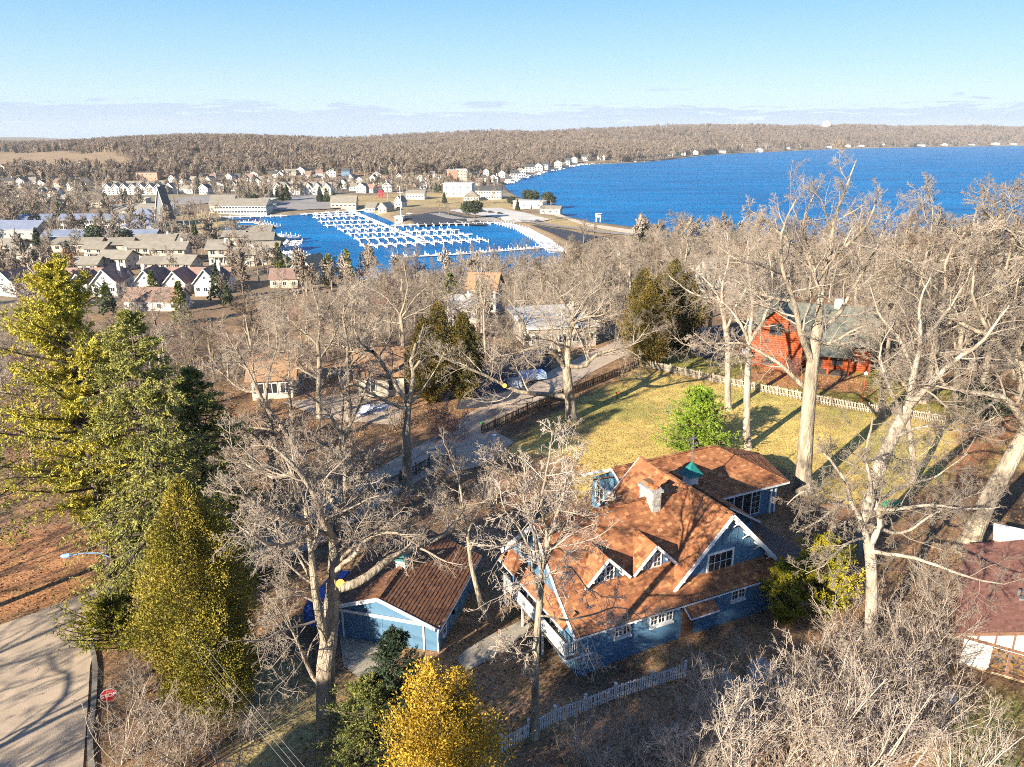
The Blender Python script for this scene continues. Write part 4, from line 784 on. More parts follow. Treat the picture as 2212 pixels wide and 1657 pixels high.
# mid distance houses on our side
bd('tan roofed ranch garage behind the bare trees', 826, 858, 96, 9, 3.2, 2.2, 'beige_wall', 'tan_roof', 'x', 14, name='ranch_garage', cols=2, scols=1, over=.7)
bd('tan roofed low house with timber screen, behind the leaning trees', 590, 862, 84, 9, 3, 2.2, 'beige_wall', 'tan_roof', 'x', 10, name='ranch_house', cols=3, over=.7)
bd('white cottage with tan roof above the dark arborvitae', 1040, 676, 62, 8, 5.5, 2.6, 'white_wall', 'tan_roof', 'x', -10, floors=2, cols=3)
bd('long flat white roofed building across the street', 1215, 752, 150, 16, 3.4, 0, 'cream_wall', 'roof_flat', 'x', 12, name='flat_house', cols=5)
bd('pale flat roofed cottage beside the street', 1010, 700, 70, 8, 3.4, 1.6, 'white_wall', 'roof_flat', 'x', 12, name='cottage', cols=3)
for x, y, w, r, t in ((1660, 615, 52, 20, 'behind the green roof of the log cabin'), (1735, 590, 50, -10, 'with steep roof above the log cabin'), (1700, 560, 40, 0, 'small, between the forked trunks'), (1840, 585, 60, 5, 'low, among pink twigs'), (1975, 575, 56, -8, 'with broad roof in the wood'), (2090, 590, 60, 10, 'tall, behind the pale branching tree'), (2180, 640, 70, -12, 'largest, at the edge of the frame'), (2160, 560, 46, 0, 'topmost at the edge of the frame'), (1560, 640, 60, 8, 'behind the dark hedge trees'), (1480, 620, 50, 0, 'pale, half hidden by the dark hedge tree'), (1330, 600, 50, 10, 'low, behind the garden oak')):
    bd('white house ' + t, x, y, w, 10, 5.5, 3, 'white_wall', 'roof_taupe', 'y' if w < 52 else 'x', r, group='white houses in the wood', floors=2, cols=3, chim=.5 if w == 50 else 0)

# ---------------------------------------------------------------- docks
def dock(label, pts, width, fingers=None, flen=9, sp=5.0, sides=(1, -1), ang=90, mt='dock_wood', z=.75, group='docks of the harbor', start=2, fw=1.1):
    P = [Vector((*p, 0)) for p in pts]; o = P[0]
    T = empty('dock', (o.x, o.y, 0), 0, label, 'dock', group); w = M(); pil = M(); P = [p - o for p in P]
    fm = M().box(0, flen, -fw / 2, fw / 2, z - .32, z - .06).mesh('finger'); fm.materials.append(MATS[mt])
    for a, b in zip(P[:-1], P[1:]):
        d = (b - a); L = d.length; d.normalize(); up = Vector((0, 0, z)); w.beam(a + up - d * .1, b + up + d * .1, width, .35)
        n = Vector((-d.y, d.x, 0)); s = start
        while s < L - .5:
            c = a + d * s
            for sd in sides:
                th = math.atan2(d.y, d.x) + sd * math.radians(ang); q = link('finger', fm, None, T, c); q.rotation_euler = (0, 0, th); e = Vector((math.cos(th), math.sin(th), 0))
                for k in (.5, 1.0):
                    pp = c + e * flen * k; pil.box(pp.x - .16, pp.x + .16, pp.y - .16, pp.y + .16, -1, 2.0 if k == 1 else 1.4)
            pil.box(c.x - .25, c.x + .25, c.y - .25, c.y + .25, z, z + 1.0); s += sp
    w.obj('walkway', MATS[mt], T)
    if pil.v: tag(pil.obj('pilings', MATS['dock_post'], T), kind='stuff')
z0 = lambda *pts: [atz(x, y, .7) for x, y in pts]
dock('main pier crossing the harbor between the rows of slips', z0((757, 455), (912, 521)), 3.2, sides=())
nm = ['nearest', 'second nearest', 'third nearest', 'fourth nearest', 'fifth nearest', 'sixth nearest', 'seventh nearest', 'farthest']
for i, (a, b) in enumerate([((778, 531), (1046, 517)), ((764, 516), (1020, 505.5)), ((747, 505), (991, 496)), ((729, 496), (842, 491)), ((699, 487), (824, 483)), ((687, 478.5), (806, 475)), ((676, 470), (790, 465)), ((676, 464), (777, 460.5))]):
    dock(nm[i] + ' finger dock row of the harbor, counted from the wood', z0(a, b), 2.2, sp=5.2, flen=9 if i < 4 else 7)
dock('white dock along the harbor quay, curving under the road', z0((845, 487), (1000, 483), (1090, 480), (1140, 494), (1185, 518), (1222, 545)), 2.6, sides=(-1,), flen=8, sp=5)
dock('dock with short fingers along the near harbor bank', z0((845, 556), (1000, 548), (1195, 533)), 2.2, sides=(1,), flen=7, sp=5.5)
dock('curved dock with long grey fingers under the cream lodges', z0((574, 506), (612, 511), (622, 518), (618, 525), (600, 537), (606, 542), (625, 551), (645, 564), (673, 583)), 2.2, sides=(1,), flen=8.5, sp=4.6, mt='dock_wood', ang=75)
dock('short pier running out from the lodge lawn', z0((472, 472), (520, 480), (548, 480), (585, 490)), 3, sides=(1,), flen=7, sp=6)
dock('quay walk in front of the harbor restaurant', z0((470, 469), (620, 466)), 4, sides=(-1,), flen=4, sp=7)
dock('quay walk at the head of the harbor', z0((652, 463), (755, 456), (795, 454)), 5, sides=(-1,), flen=3, sp=9)
rk = M()
for i in range(420):    # boulders and little piers along the wooded far shore
    t = i / 420 * 7.99; seq = [(1097, 397), (1108, 391), (1128, 385.5), (1150, 380), (1185, 371), (1215, 364), (1250, 357), (1320, 353), (1400, 349.5)]; k = int(t); a, b = seq[k], seq[k + 1]; x, y = atz(a[0] + (b[0] - a[0]) * (t - k), a[1] + (b[1] - a[1]) * (t - k) - .3)
    s_ = R_.uniform(.8, 3.2); x += R_.uniform(-6, 6); y += R_.uniform(-6, 10); rk.beam((x - s_, y, .2), (x + s_, y + R_.uniform(-3, 3), R_.uniform(.4, 1.6)), s_ * 1.3, s_, t=R_.random())
tag(rk.obj('shore_rocks', MATS['dock_post']), 'pale rocks and stacked pier sections along the far shore', kind='stuff')

# ---------------------------------------------------------------- fences
def fence(label, path, hgt, sp, m, pw=.08, name='picket_fence', post_sp=2.4, rails=2, gap=None):
    P = [Vector((*p, 0)) for p in path]; z0_ = h1(P[0].x, P[0].y); T = empty(name, (P[0].x, P[0].y, z0_), 0, label, 'fence'); o = Vector((P[0].x, P[0].y, z0_)); mm = MATS[m]
    pk = M().prism([(-pw / 2, -.015, .05), (pw / 2, -.015, .05), (pw / 2, -.015, hgt - .09), (0, -.015, hgt), (-pw / 2, -.015, hgt - .09)], (0, .03, 0)).mesh('picket'); pk.materials.append(mm)
    pm = M().box(-.06, .06, -.06, .06, -.3, hgt + .08).box(-.08, .08, -.08, .08, hgt + .08, hgt + .12).mesh('post'); pm.materials.append(mm); n = 0; extra = M()
    for a, b in zip(P[:-1], P[1:]):
        d = b - a; L = d.length; d.normalize(); th = math.atan2(d.y, d.x); s = 0
        while s < L:
            c = a + d * s; c.z = h1(c.x, c.y)
            q = link('picket', pk, None, T, c - o); q.rotation_euler = (R_.gauss(0, .02), R_.gauss(0, .03), th); q.scale = (1, 1, R_.uniform(.95, 1.03)); n += 1; s += sp
        k = max(1, round(L / post_sp)); prev = None; sd = Vector((-d.y, d.x, 0)) * .05
        for i in range(k + 1):
            c = a + d * L * i / k; c.z = h1(c.x, c.y); q = link('post', pm, None, T, c - o + sd * 1.6); q.rotation_euler = (R_.gauss(0, .02), R_.gauss(0, .02), th)
            if prev is not None:
                for r in ((.3, .8) if rails == 2 else (.2, .5, .8)): M().beam(prev - o + sd + Vector((0, 0, hgt * r)), c - o + sd + Vector((0, 0, hgt * r)), .04, .09).obj('rail', mm, T)
            prev = c
def at24(*pts): return [atz(x, y, 24) for x, y in pts]
fence('dark brown picket fence along the street beside the garden oak', at24((1045, 938), (1140, 893), (1260, 843), (1380, 793)), 1.25, .15, 'fence_brown')
fence('weathered picket fence across the back of the garden lawn', at24((1383, 792), (1480, 812), (1600, 838), (1720, 862), (1830, 884), (1920, 898)), 1.2, .19, 'fence_grey', .085)
fence('short weathered picket fence panel by the orange leaves', at24((1960, 903), (2052, 918)), 1.2, .19, 'fence_grey', .085)
fence('brown picket fence between street and blue garage', at24((545, 1272), (640, 1190), (720, 1130), (800, 1080), (930, 1010)), 1.25, .16, 'fence_brown')
fence('pale gate panel in the fence by the white post', at24((935, 1012), (985, 995)), 1.3, .13, 'fence_grey')
fence('white picket fence in front of the blue house', at24((1085, 1625), (1200, 1560), (1330, 1507), (1480, 1462)), 1.05, .17, 'fence_white', .09)
fence('short white picket fence tangled in bare shrubs', at24((1560, 1480), (1620, 1502), (1678, 1532)), 1.05, .17, 'fence_white', .09)
fence('brown picket fence along the beach road', [tuple(G(x, y)[:2]) for x, y in ((1150, 482), (1240, 497), (1340, 512))], 1.6, .9, 'fence_brown', .12, post_sp=6)

# ---------------------------------------------------------------- poles, signs, cars and other things
def utility_pole():
    p = Vector((*atz(262, 1322, 24), 24)); T = empty('utility_pole', p, 0, 'dark wooden utility pole with a curved street lamp arm', 'pole')
    M().tube([(0, 0, -.5), (-.1, .2, 8.2)], [.17, .12], 8).obj('pole', MATS['dark_bark'], T)
    M().tube([(-.06, .1, 4.4), (-.8, -.1, 4.9), (-1.7, -.3, 5.0), (-2.5, -.5, 4.95)], .045, 6).obj('lamp_arm', MATS['lamp_blue'], T)
    M().tube([(-2.4, -.48, 4.98), (-2.6, -.52, 4.95), (-3.0, -.6, 4.92), (-3.2, -.64, 4.95)], [.06, .17, .17, .04], 8).obj('lamp_head', MATS['lamp_blue'], T)
    M().box(-.5, .5, .1, .2, 7.4, 7.5).obj('crossarm', MATS['dark_bark'], T); M().tube([(.3, 0, 6.3), (.3, 0, 7.0)], .17, 8).obj('transformer', MATS['metal_grey'], T)
    M().box(-.75, -.4, -.2, .1, 1.4, 1.9).obj('meter_box', MATS['metal_grey'], T)
    for i, (a, q) in enumerate(((Vector((-.4, .15, 7.55)), (380, 1345, 40, 780, 1640)), (Vector((0, .15, 7.55)), (380, 1352, 40, 800, 1650)), (Vector((.4, .15, 7.55)), (380, 1360, 40, 760, 1600)))):
        end = Vector((-3.0 + i * .35, 20.0, 31.0)) - p; pts = [a.lerp(end, t) - Vector((0, 0, 1.2 * 4 * t * (1 - t))) for t in np.linspace(0, 1, 14)]
        tag(M().tube([v + p for v in pts], .008, 4).obj('power_line', MATS['wire']), ['upper', 'middle', 'lower'][i] + ' power line sagging from the utility pole across the foreground', 'power line', 'power lines')
    for i, e in enumerate(((-70, 70, 33), (-34, 20, 30))):
        end = Vector(e) - p; a = Vector((-.1, .2, 8.0)); tag(M().tube([a.lerp(end, t) - Vector((0, 0, 4 * t * (1 - t))) + p for t in np.linspace(0, 1, 14)], .008, 4).obj('power_line', MATS['wire']), ['power line running off beyond the pines', 'power line crossing above the road junction'][i], 'power line', 'power lines')
utility_pole()
def stop_sign():
    p = Vector((*atz(247, 1568, 24), 24)); T = empty('stop_sign', p, math.radians(28), 'red octagonal stop sign on a post beside the road junction', 'sign')
    M().tube([(0, .04, -.3), (0, .04, 2.4)], .035, 6).obj('post', MATS['metal_grey'], T)
    oc = lambda r, y: [(r * math.cos(math.pi / 8 + k * math.pi / 4), y, 2.15 + r * math.sin(math.pi / 8 + k * math.pi / 4)) for k in range(8)]
    M().prism(oc(.46, 0), (0, .01, 0)).obj('border', MATS['white_paint'], T); M().prism(oc(.43, -.006), (0, .006, 0)).obj('plate', MATS['sign_red'], T)
    f = bpy.data.curves.new('lettering', 'FONT'); f.body = 'STOP'; f.size = .33; f.align_x = 'CENTER'; f.align_y = 'CENTER'; f.extrude = .002; f.offset = .008
    f.materials.append(MATS['white_paint']); o = bpy.data.objects.new('lettering', f); COL.objects.link(o); me = bpy.data.meshes.new_from_object(o); bpy.data.objects.remove(o); o = link('lettering', me, None, T); o.location = (0, -.012, 2.15); o.rotation_euler = (math.radians(90), 0, 0)
stop_sign()
def car(label, px, py, rot, m, L=4.5, group=None):
    p = G(px, py); T = empty('car', p + Vector((0, 0, .5 if p.y > 200 else .08)), math.radians(rot), label, 'car', group)
    b = M().prism([(-L / 2, -.9, .35), (L / 2, -.9, .35), (L / 2, -.9, .75), (L * .27, -.9, .95), (-L * .45, -.9, .98), (-L / 2, -.9, .8)], (0, 1.8, 0)); b.obj('body', MATS[m], T)
    M().prism([(-L * .42, -.78, .95), (L * .24, -.78, .93), (L * .08, -.68, 1.42), (-L * .3, -.68, 1.45)], (0, 1.5, 0)).obj('cabin', MATS['glass'], T)
    M().box(-L * .29, L * .07, -.66, .7, 1.42, 1.5).obj('roof_panel', MATS[m], T)
    for x in (-L * .31, L * .31):
        for y in (-.95, .72): M().tube([(x, y, .33), (x, y + .22, .33)], .33, 10).obj('wheel', MATS['rubber'], T)
for a in (('white car parked beside the spruce at the lodges', 42, 532, 5, 'car_white'), ('second white car behind the first at the lodges', 58, 527, 5, 'car_white'), ('dark car parked under the lodge roof', 75, 540, 0, 'car_dark'), ('black car on the beach road', 1162, 481, -15, 'car_dark'), ('grey car on the pale car park, nearest the pavilion', 1044, 459, 10, 'car_dark'),
          ('grey car in the middle of the pale car park', 1060, 461, 10, 'car_dark'), ('dark car near the bath house', 1080, 464, 0, 'car_dark'), ('white van in the dark harbor car park', 884, 465, 10, 'car_white'), ('blue car by the harbor hut', 862, 453, 0, 'car_blue'), ('blue car in shade behind the garden oak', 1165, 768, 30, 'car_blue'), ('pale car parked on the drive across the street', 1215, 742, 35, 'car_white')): car(*a)
def small_things():
    p = Vector((*atz(1068, 968, 24), 24)); T = empty('gate_post', p, 0, 'square white gate post at the drive mouth', 'post'); M().box(-.17, .17, -.17, .17, -.2, 1.5).obj('shaft', MATS['white_paint'], T); M().box(-.22, .22, -.22, .22, 1.5, 1.58).obj('cap', MATS['white_paint'], T)
    p = Vector((*atz(1040, 935, 24), 24)); T = empty('mailbox', p, .6, 'green mailbox on a wooden post by the brown fence', 'mailbox'); M().box(-.05, .05, -.05, .05, -.2, 1.05).obj('post', MATS['timber'], T); M().prism([(-.14, -.3, 1.05), (.14, -.3, 1.05), (.14, -.3, 1.25), (.09, -.3, 1.34), (-.09, -.3, 1.34), (-.14, -.3, 1.25)], (0, .6, 0)).obj('box', MATS['green_box'], T); M().box(.14, .16, .1, .13, 1.2, 1.45).obj('flag', MATS['sign_red'], T)
    p = Vector((*atz(890, 1062, 24), 24))
    p = Vector((*atz(1150, 822, 24), 24)); T = empty('covered_trailer', p, math.radians(20), 'low trailer under a pale blue tarpaulin beside the street', 'trailer')
    M().prism([(-1.9, -.9, .35), (1.9, -.9, .35), (1.75, -.75, 1.25), (-1.7, -.75, 1.15)], (0, 1.7, .05)).prism([(-.6, -.4, 1.2), (.9, -.4, 1.25), (.7, -.3, 1.45), (-.4, -.3, 1.4)], (0, .9, 0)).obj('tarpaulin', MATS['tarp_pale'], T)
    for x in (-.9, .9):
        for y in (-.85, .7): M().tube([(x, y, .3), (x, y + .2, .3)], .3, 9).obj('wheel', MATS['rubber'], T)
    p = Vector((*atz(1112, 838, 24), 24)); T = empty('covered_crate', p, .5, 'grey covered crate beside the tarpaulin trailer', 'crate'); M().box(-.75, .75, -.6, .6, 0, 1.25).obj('box', MATS['tarp_pale'], T); M().box(-.8, .8, -.65, .65, 1.25, 1.32).obj('lid', MATS['metal_grey'], T)
    p = Vector((*atz(1440, 950, 24), 24)); tag(M().tube([p, p + Vector((0, 0, 4.5))], .04, 6).obj('pole', MATS['metal_grey']), 'thin pale pole on the lawn beside the bright fir', 'pole')
    p = Vector((*atz(1333, 862, 24), 24)); T = empty('bird_feeder', p, .3, 'small wooden feeder post alone on the sunny lawn', 'feeder'); M().box(-.05, .05, -.05, .05, -.1, .7).obj('post', MATS['timber'], T); M().box(-.16, .16, -.16, .16, .7, .95).obj('box', MATS['clay'], T)
    p = Vector((*atz(1862, 868, 24), 24)); T = empty('garden_lamp', p, 0, 'rust red lamp post with white globe by the cabin', 'lamp post'); M().tube([(0, 0, -.2), (0, 0, 3.6)], .07, 8).obj('post', MATS['log_red'], T); M().tube([(0, 0, 3.6), (0, 0, 3.7), (0, 0, 3.9), (0, 0, 4.1)], [.08, .24, .26, .06], 10).obj('globe', MATS['white_paint'], T)
    p = Vector((*atz(1600, 800, 24), 24)); T = empty('flag', p, 0, 'striped flag on a short pole by the log cabin', 'flag'); M().tube([(0, 0, 0), (0, 0, 3.4)], .03, 6).obj('pole', MATS['white_paint'], T)
    for k in range(7): M().box(.02, .9, -.012, .012, 2.3 + k * .14, 2.43 + k * .14).obj('stripe', MATS['flag_red'] if k % 2 == 0 else MATS['white_paint'], T)
    M().box(.02, .4, -.016, -.012, 2.86, 3.27).obj('canton', MATS['blue_wall'], T)
    p = Vector((*atz(1920, 1102, 24), 24)); T = empty('wheelbarrow', p, .4, 'green wheelbarrow tub left behind the forked tree', 'wheelbarrow'); M().prism([(-.6, -.4, .35), (.7, -.4, .35), (.95, -.5, .85), (-.8, -.5, .8)], (0, .85, 0)).obj('tub', MATS['play_green'], T); M().tube([(.8, -.04, .22), (.8, .06, .22)], .22, 10).obj('wheel', MATS['rubber'], T); M().beam((-1.5, -.25, .7), (.8, 0, .3), .05, .05).beam((-1.5, .3, .7), (.8, 0, .3), .05, .05).obj('handle', MATS['timber'], T)
    rr = random.Random(3)
    def boulder(px, py, s, label, m='rock', z=24):
        p = Vector((*atz(px, py, z), z)); import bmesh; bm = bmesh.new(); bmesh.ops.create_icosphere(bm, subdivisions=3, radius=s)
        for v in bm.verts: v.co *= 1 + .35 * mnoise.noise(v.co * (1.1 / s) + Vector((px, py, 0))); v.co.z *= .7
        me = bpy.data.meshes.new('boulder'); bm.to_mesh(me); bm.free(); tag(link('boulder', me, MATS[m], None, p + Vector((0, 0, s * .25))), label, 'boulder')
    boulder(1645, 1462, 1.0, 'large pale boulder behind the bare shrubs'); boulder(2048, 1512, .5, 'pale boulder on the lawn by the half timbered house'); boulder(1700, 1478, .5, 'small grey stone beside the large boulder')
    # playground, mast, lifeguard stand
    p = G(823, 428); T = empty('playground_tower', p, .3, 'bright red climbing tower in the village park', 'playground')
    for x in (-1.5, 1.5):
        for y in (-1.5, 1.5): M().box(x - .15, x + .15, y - .15, y + .15, 0, 5).obj('leg', MATS['play_red'], T)
    M().box(-1.9, 1.9, -1.9, 1.9, 2.2, 2.5).obj('platform', MATS['play_red'], T); M().add([(-2.2, -2.2, 5), (2.2, -2.2, 5), (2.2, 2.2, 5), (-2.2, 2.2, 5), (0, 0, 7.5)], [(0, 1, 4), (1, 2, 4), (2, 3, 4), (3, 0, 4), (3, 2, 1, 0)]).obj('roof', MATS['play_red'], T)
    M().beam((-1.8, -1.5, 2.4), (-5.5, -2.5, .2), 1.2, .15).obj('slide', MATS['play_red'], T); M().beam((1.8, -1.5, 2.4), (5, -2, .2), 1.2, .15).obj('slide', MATS['play_red'], T)
    p = G(867, 482); T = empty('mast', p, 0, 'tall white mast rising from the quay by the dock office', 'mast'); M().tube([(0, 0, 0), (0, 0, 24)], [.38, .16], 8).obj('pole', MATS['white_paint'], T); M().beam((-2, 0, 20), (2, 0, 20), .15, .15).obj('yard', MATS['white_paint'], T)
    p = G(1290, 478); T = empty('lifeguard_stand', Vector((p.x, p.y - 6, 1.2)), 0, 'white lifeguard stand on the beach', 'lifeguard stand')
    for x in (-1.4, 1.4):
        for y in (-1, 1): M().box(x - .15, x + .15, y - .15, y + .15, -1, 3).obj('leg', MATS['white_paint'], T)
    M().box(-1.8, 1.8, -1.4, 1.4, 2.2, 2.5).obj('seat', MATS['white_paint'], T); M().box(-1.9, 1.9, 1.2, 1.4, 2.5, 4.6).obj('backrest', MATS['white_paint'], T); M().box(-2, 2, -1.5, 1.5, 4.6, 4.8).obj('roof', MATS['white_paint'], T)
    import bmesh
    p = G(1784, 281); p = aty(1784, 283, 4600); p.z = h1(p.x, p.y) + 24; bm = bmesh.new(); bmesh.ops.create_uvsphere(bm, u_segments=24, v_segments=16, radius=26); me = bpy.data.meshes.new('tank'); bm.to_mesh(me); bm.free()
    T = empty('water_tower', (p.x, p.y, p.z - 24), 0, 'pale round water tank on the far skyline', 'water tower'); link('tank', me, MATS['roof_flat'], T, (0, 0, 30)); M().tube([(0, 0, -5), (0, 0, 10)], [16, 9], 16).obj('pedestal', MATS['roof_flat'], T)
    for i, (x, y, s) in enumerate(((805, 885, 1.6), (830, 878, 1.1), (780, 895, .9), (1290, 500, 0))):
        if s:
            q = Vector((*atz(x, y, 24), 24.05)); bm = bmesh.new(); bmesh.ops.create_icosphere(bm, subdivisions=3, radius=s)
            for v in bm.verts: v.co *= 1 + .5 * mnoise.noise(v.co * 1.3 + Vector((x, 0, 0))); v.co.z *= .16
            me = bpy.data.meshes.new('snow_pile'); bm.to_mesh(me); bm.free(); tag(link('snow_pile', me, MATS['snow'], None, q), ['largest', 'middle', 'smallest'][i] + ' melting snow patch beside the ranch drive', 'snow pile')
small_things()
# kerb and tar cracks at the junction
kb = smooth_path([(*atz(x, y, 24), 0) for x, y in [(188, 1357 + 40), (196, 1440), (192, 1520), (184, 1590), (187, 1657), (200, 1760)]], 5)
k_ = M()
for a, b in zip(kb[:-1], kb[1:]):
    k_.beam((a.x + .3, a.y, h1(a.x, a.y) + .04), (b.x + .3, b.y, h1(b.x, b.y) + .04), .3, .2)
tag(k_.obj('kerb', MATS['kerb_stone']), 'worn kerb along the road junction', kind='structure')
ck = M()
for pts in ([(880, 1000), (930, 975), (985, 968), (1040, 950)], [(1000, 905), (1040, 890), (1110, 880), (1150, 868)], [(980, 930), (1000, 915), (1015, 890)], [(1040, 920), (1070, 895), (1075, 870)]):
    w_ = [Vector((*atz(x, y, 24), 0)) for x, y in pts]; w_ = smooth_path(w_, 5); w_ = [v + Vector((R_.gauss(0, .06), R_.gauss(0, .06), 0)) for v in w_]
    for a, b in zip(w_[:-1], w_[1:]):
        za, zb = h1(a.x, a.y) + .075, h1(b.x, b.y) + .075; d = (b - a).normalized(); n = Vector((-d.y, d.x, 0)) * .03; ck.add([(a.x - n.x, a.y - n.y, za), (b.x - n.x, b.y - n.y, zb), (b.x + n.x, b.y + n.y, zb), (a.x + n.x, a.y + n.y, za)], [(0, 1, 2, 3)])
tag(ck.obj('road_markings', MATS['crack_tar']), 'dark cracks in the worn street surface', kind='structure')

# ================================================================ trees
def tubes(groups):
    """groups: list of (P (m,n,3), R (m,n), sides) -> vertices, quads"""
    VV, QQ, off = [], [], 0
    for P, R, ns in groups:
        if len(P) == 0: continue
        m, n = P.shape[:2]; T = np.empty_like(P); T[:, 1:-1] = P[:, 2:] - P[:, :-2]; T[:, 0] = P[:, 1] - P[:, 0]; T[:, -1] = P[:, -1] - P[:, -2]
        T /= np.linalg.norm(T, axis=2, keepdims=True) + 1e-9
        A = np.cross(T, np.array([.31, .22, .92])); nA = np.linalg.norm(A, axis=2, keepdims=True); A = np.where(nA < .05, np.cross(T, np.array([1., 0, 0])), A); A /= np.linalg.norm(A, axis=2, keepdims=True) + 1e-9
        B = np.cross(A, T); th = np.arange(ns) * 2 * np.pi / ns
        V = P[:, :, None] + R[:, :, None, None] * (A[:, :, None] * np.cos(th)[:, None] + B[:, :, None] * np.sin(th)[:, None])
        VV.append(V.reshape(-1, 3)); base = off + np.arange(m)[:, None, None] * n * ns + np.arange(n - 1)[None, :, None] * ns; k = np.arange(ns); k2 = (k + 1) % ns
        Q = np.stack([base + k, base + k2, base + ns + k2, base + ns + k], -1).reshape(-1, 4); QQ.append(Q); off += m * n * ns
    return np.concatenate(VV), np.concatenate(QQ)
def tmesh(name, groups, m, smooth=True):
    V, Q = tubes(groups); me = np_mesh(name, V, [Q], smooth=smooth); me.materials.append(MATS[m]); return me
def resample(path, n, rad, rng, wig=.0):
    P = np.array(path, float); sp = smooth_path([Vector(p) for p in P], 8); sp = np.array([v[:] for v in sp]); d = np.concatenate([[0], np.cumsum(np.linalg.norm(np.diff(sp, axis=0), axis=1))])
    t = np.linspace(0, d[-1], n); out = np.stack([np.interp(t, d, sp[:, i]) for i in range(3)], 1)
    if wig: out[1:-1] += rng.normal(0, wig, (n - 2, 3))
    r = np.interp(np.linspace(0, 1, n), np.linspace(0, 1, len(rad)), rad); return out, r
def spawn(P, R, k, t0, lr, ang, n, wig, up, rr, rng, rmin, tip=.35, lmax=1e9, flat=0.):
    m, n0 = P.shape[:2]; L = np.linalg.norm(np.diff(P, axis=1), axis=2).sum(1)
    t = t0 + (1 - t0) * (np.arange(k)[None] + rng.rand(m, k)) / k; f = t * (n0 - 1); i = np.minimum(f.astype(int), n0 - 2); w = (f - i)[..., None]
    a = np.take_along_axis(P, i[..., None], 1); b = np.take_along_axis(P, i[..., None] + 1, 1); pos = a + (b - a) * w; T = b - a; T /= np.linalg.norm(T, axis=2, keepdims=True) + 1e-9
    r0 = np.take_along_axis(R, i, 1)
    rv = rng.normal(size=(m, k, 3)); rv[..., 2] *= (1 - flat); rv -= (rv * T).sum(-1, keepdims=True) * T; rv /= np.linalg.norm(rv, axis=2, keepdims=True) + 1e-9
    an = np.radians(ang) * rng.uniform(.65, 1.3, (m, k, 1)); D = T * np.cos(an) + rv * np.sin(an)
    ln = np.minimum(L[:, None] * lr * (1.15 - .7 * t) * rng.uniform(.65, 1.3, (m, k)), lmax)
    D = D.reshape(-1, 3); pos = pos.reshape(-1, 3); ln = ln.reshape(-1); r = np.maximum(r0.reshape(-1) * rr * rng.uniform(.75, 1.1, m * k), rmin)
    Q = np.empty((m * k, n, 3)); Q[:, 0] = pos; st = (ln / (n - 1))[:, None]
    for j in range(1, n):
        D = D + rng.normal(0, wig, D.shape); D[:, 2] += up; D /= np.linalg.norm(D, axis=1, keepdims=True) + 1e-9; Q[:, j] = Q[:, j - 1] + D * st
    RR = r[:, None] * np.linspace(1, tip, n)[None]; return Q, np.maximum(RR, rmin * .7)
def gen_bare(seed, H, limbs=9, lean=0., crook=.12, detail=3, rt=None, lr=.5, t0=.28, ang=52, rmin=.02, up=.05, sides=(9, 6, 4, 3), kids=(8, 7, 5)):
    """a leafless tree: returns tube groups (trunk, limbs, twigs)"""
    rng = np.random.RandomState(seed); rt = rt or H * .018; n = 9; z = np.linspace(0, H * .86, n); P = np.zeros((1, n, 3)); P[0, :, 2] = z; P[0, 1:, :2] = np.cumsum(rng.normal(0, crook * H / n * .6, (n - 1, 2)), 0); P[0, :, 0] += lean * z; P[0, 0, 2] = -.6
    R = (rt * np.linspace(1.12, .16, n) ** .9)[None]; R[0, 0] *= 1.35
    trunk = [(P, R, sides[0])]; L1 = spawn(P, R, limbs, t0, lr, ang, 8, .2, up, .52, rng, rmin * 2, .3)
    trunk.append((*L1, sides[1])); tw = []; cur = L1; rm = rmin * 1.5
    for lv in range(detail):
        cur = spawn(*cur, kids[min(lv, len(kids) - 1)], .18, (.5, .5, .55, .6)[lv], 46, (6, 4, 3, 2)[lv], .22, .03, .48, rng, rm, .4); rm = rmin; tw.append((*cur, sides[2] if lv == 0 else 3))
    return trunk, tw
BARE = {}
def bare_proto(key, seed, H, bark='bark', twig='twig', **k):
    tr, tw = gen_bare(seed, H, **k); BARE[key] = (tmesh('trunk', tr, bark), tmesh('crown', tw, twig), H)
    return BARE[key]
def put_tree(name, label, pos, key, s=1., rz=None, group=None, cat='tree', tilt=0.):
    a, b, H = BARE[key]; T = empty(name, pos, R_.uniform(0, 6.28) if rz is None else rz, label, cat, group); T.scale = (s, s, s * R_.uniform(.93, 1.08)); T.rotation_euler[0] = R_.gauss(0, .03) + tilt
    link('trunk', a, None, T); link('crown', b, None, T); return T
# ---- foliage
def blades(P, R, k, ln, wd, rng, spread=.9, droop=0., t0=.1, base=None):
    """k leaf-sized sprays on every twig; returns V, Q, clump id"""
    m, n0 = P.shape[:2]; t = t0 + (1 - t0) * rng.rand(m, k); f = t * (n0 - 1); i = np.minimum(f.astype(int), n0 - 2); w = (f - i)[..., None]
    a = np.take_along_axis(P, i[..., None], 1); b = np.take_along_axis(P, i[..., None] + 1, 1); pos = (a + (b - a) * w).reshape(-1, 3); T = (b - a); T = (T / (np.linalg.norm(T, axis=2, keepdims=True) + 1e-9)).reshape(-1, 3)
    N = len(pos); D = T + rng.normal(0, spread, (N, 3)); D[:, 2] -= droop; D /= np.linalg.norm(D, axis=1, keepdims=True); S_ = np.cross(D, rng.normal(size=(N, 3))); S_ /= np.linalg.norm(S_, axis=1, keepdims=True) + 1e-9
    l = (ln * rng.uniform(.6, 1.3, N))[:, None]; w_ = (wd * rng.uniform(.6, 1.3, N))[:, None]
    V = np.stack([pos - S_ * w_ * .25, pos + D * l * .5 - S_ * w_ * .5, pos + D * l, pos + D * l * .5 + S_ * w_ * .5], 1).reshape(-1, 3)
    Q = np.arange(N * 4).reshape(-1, 4); return V, Q, np.repeat(np.arange(m), k)
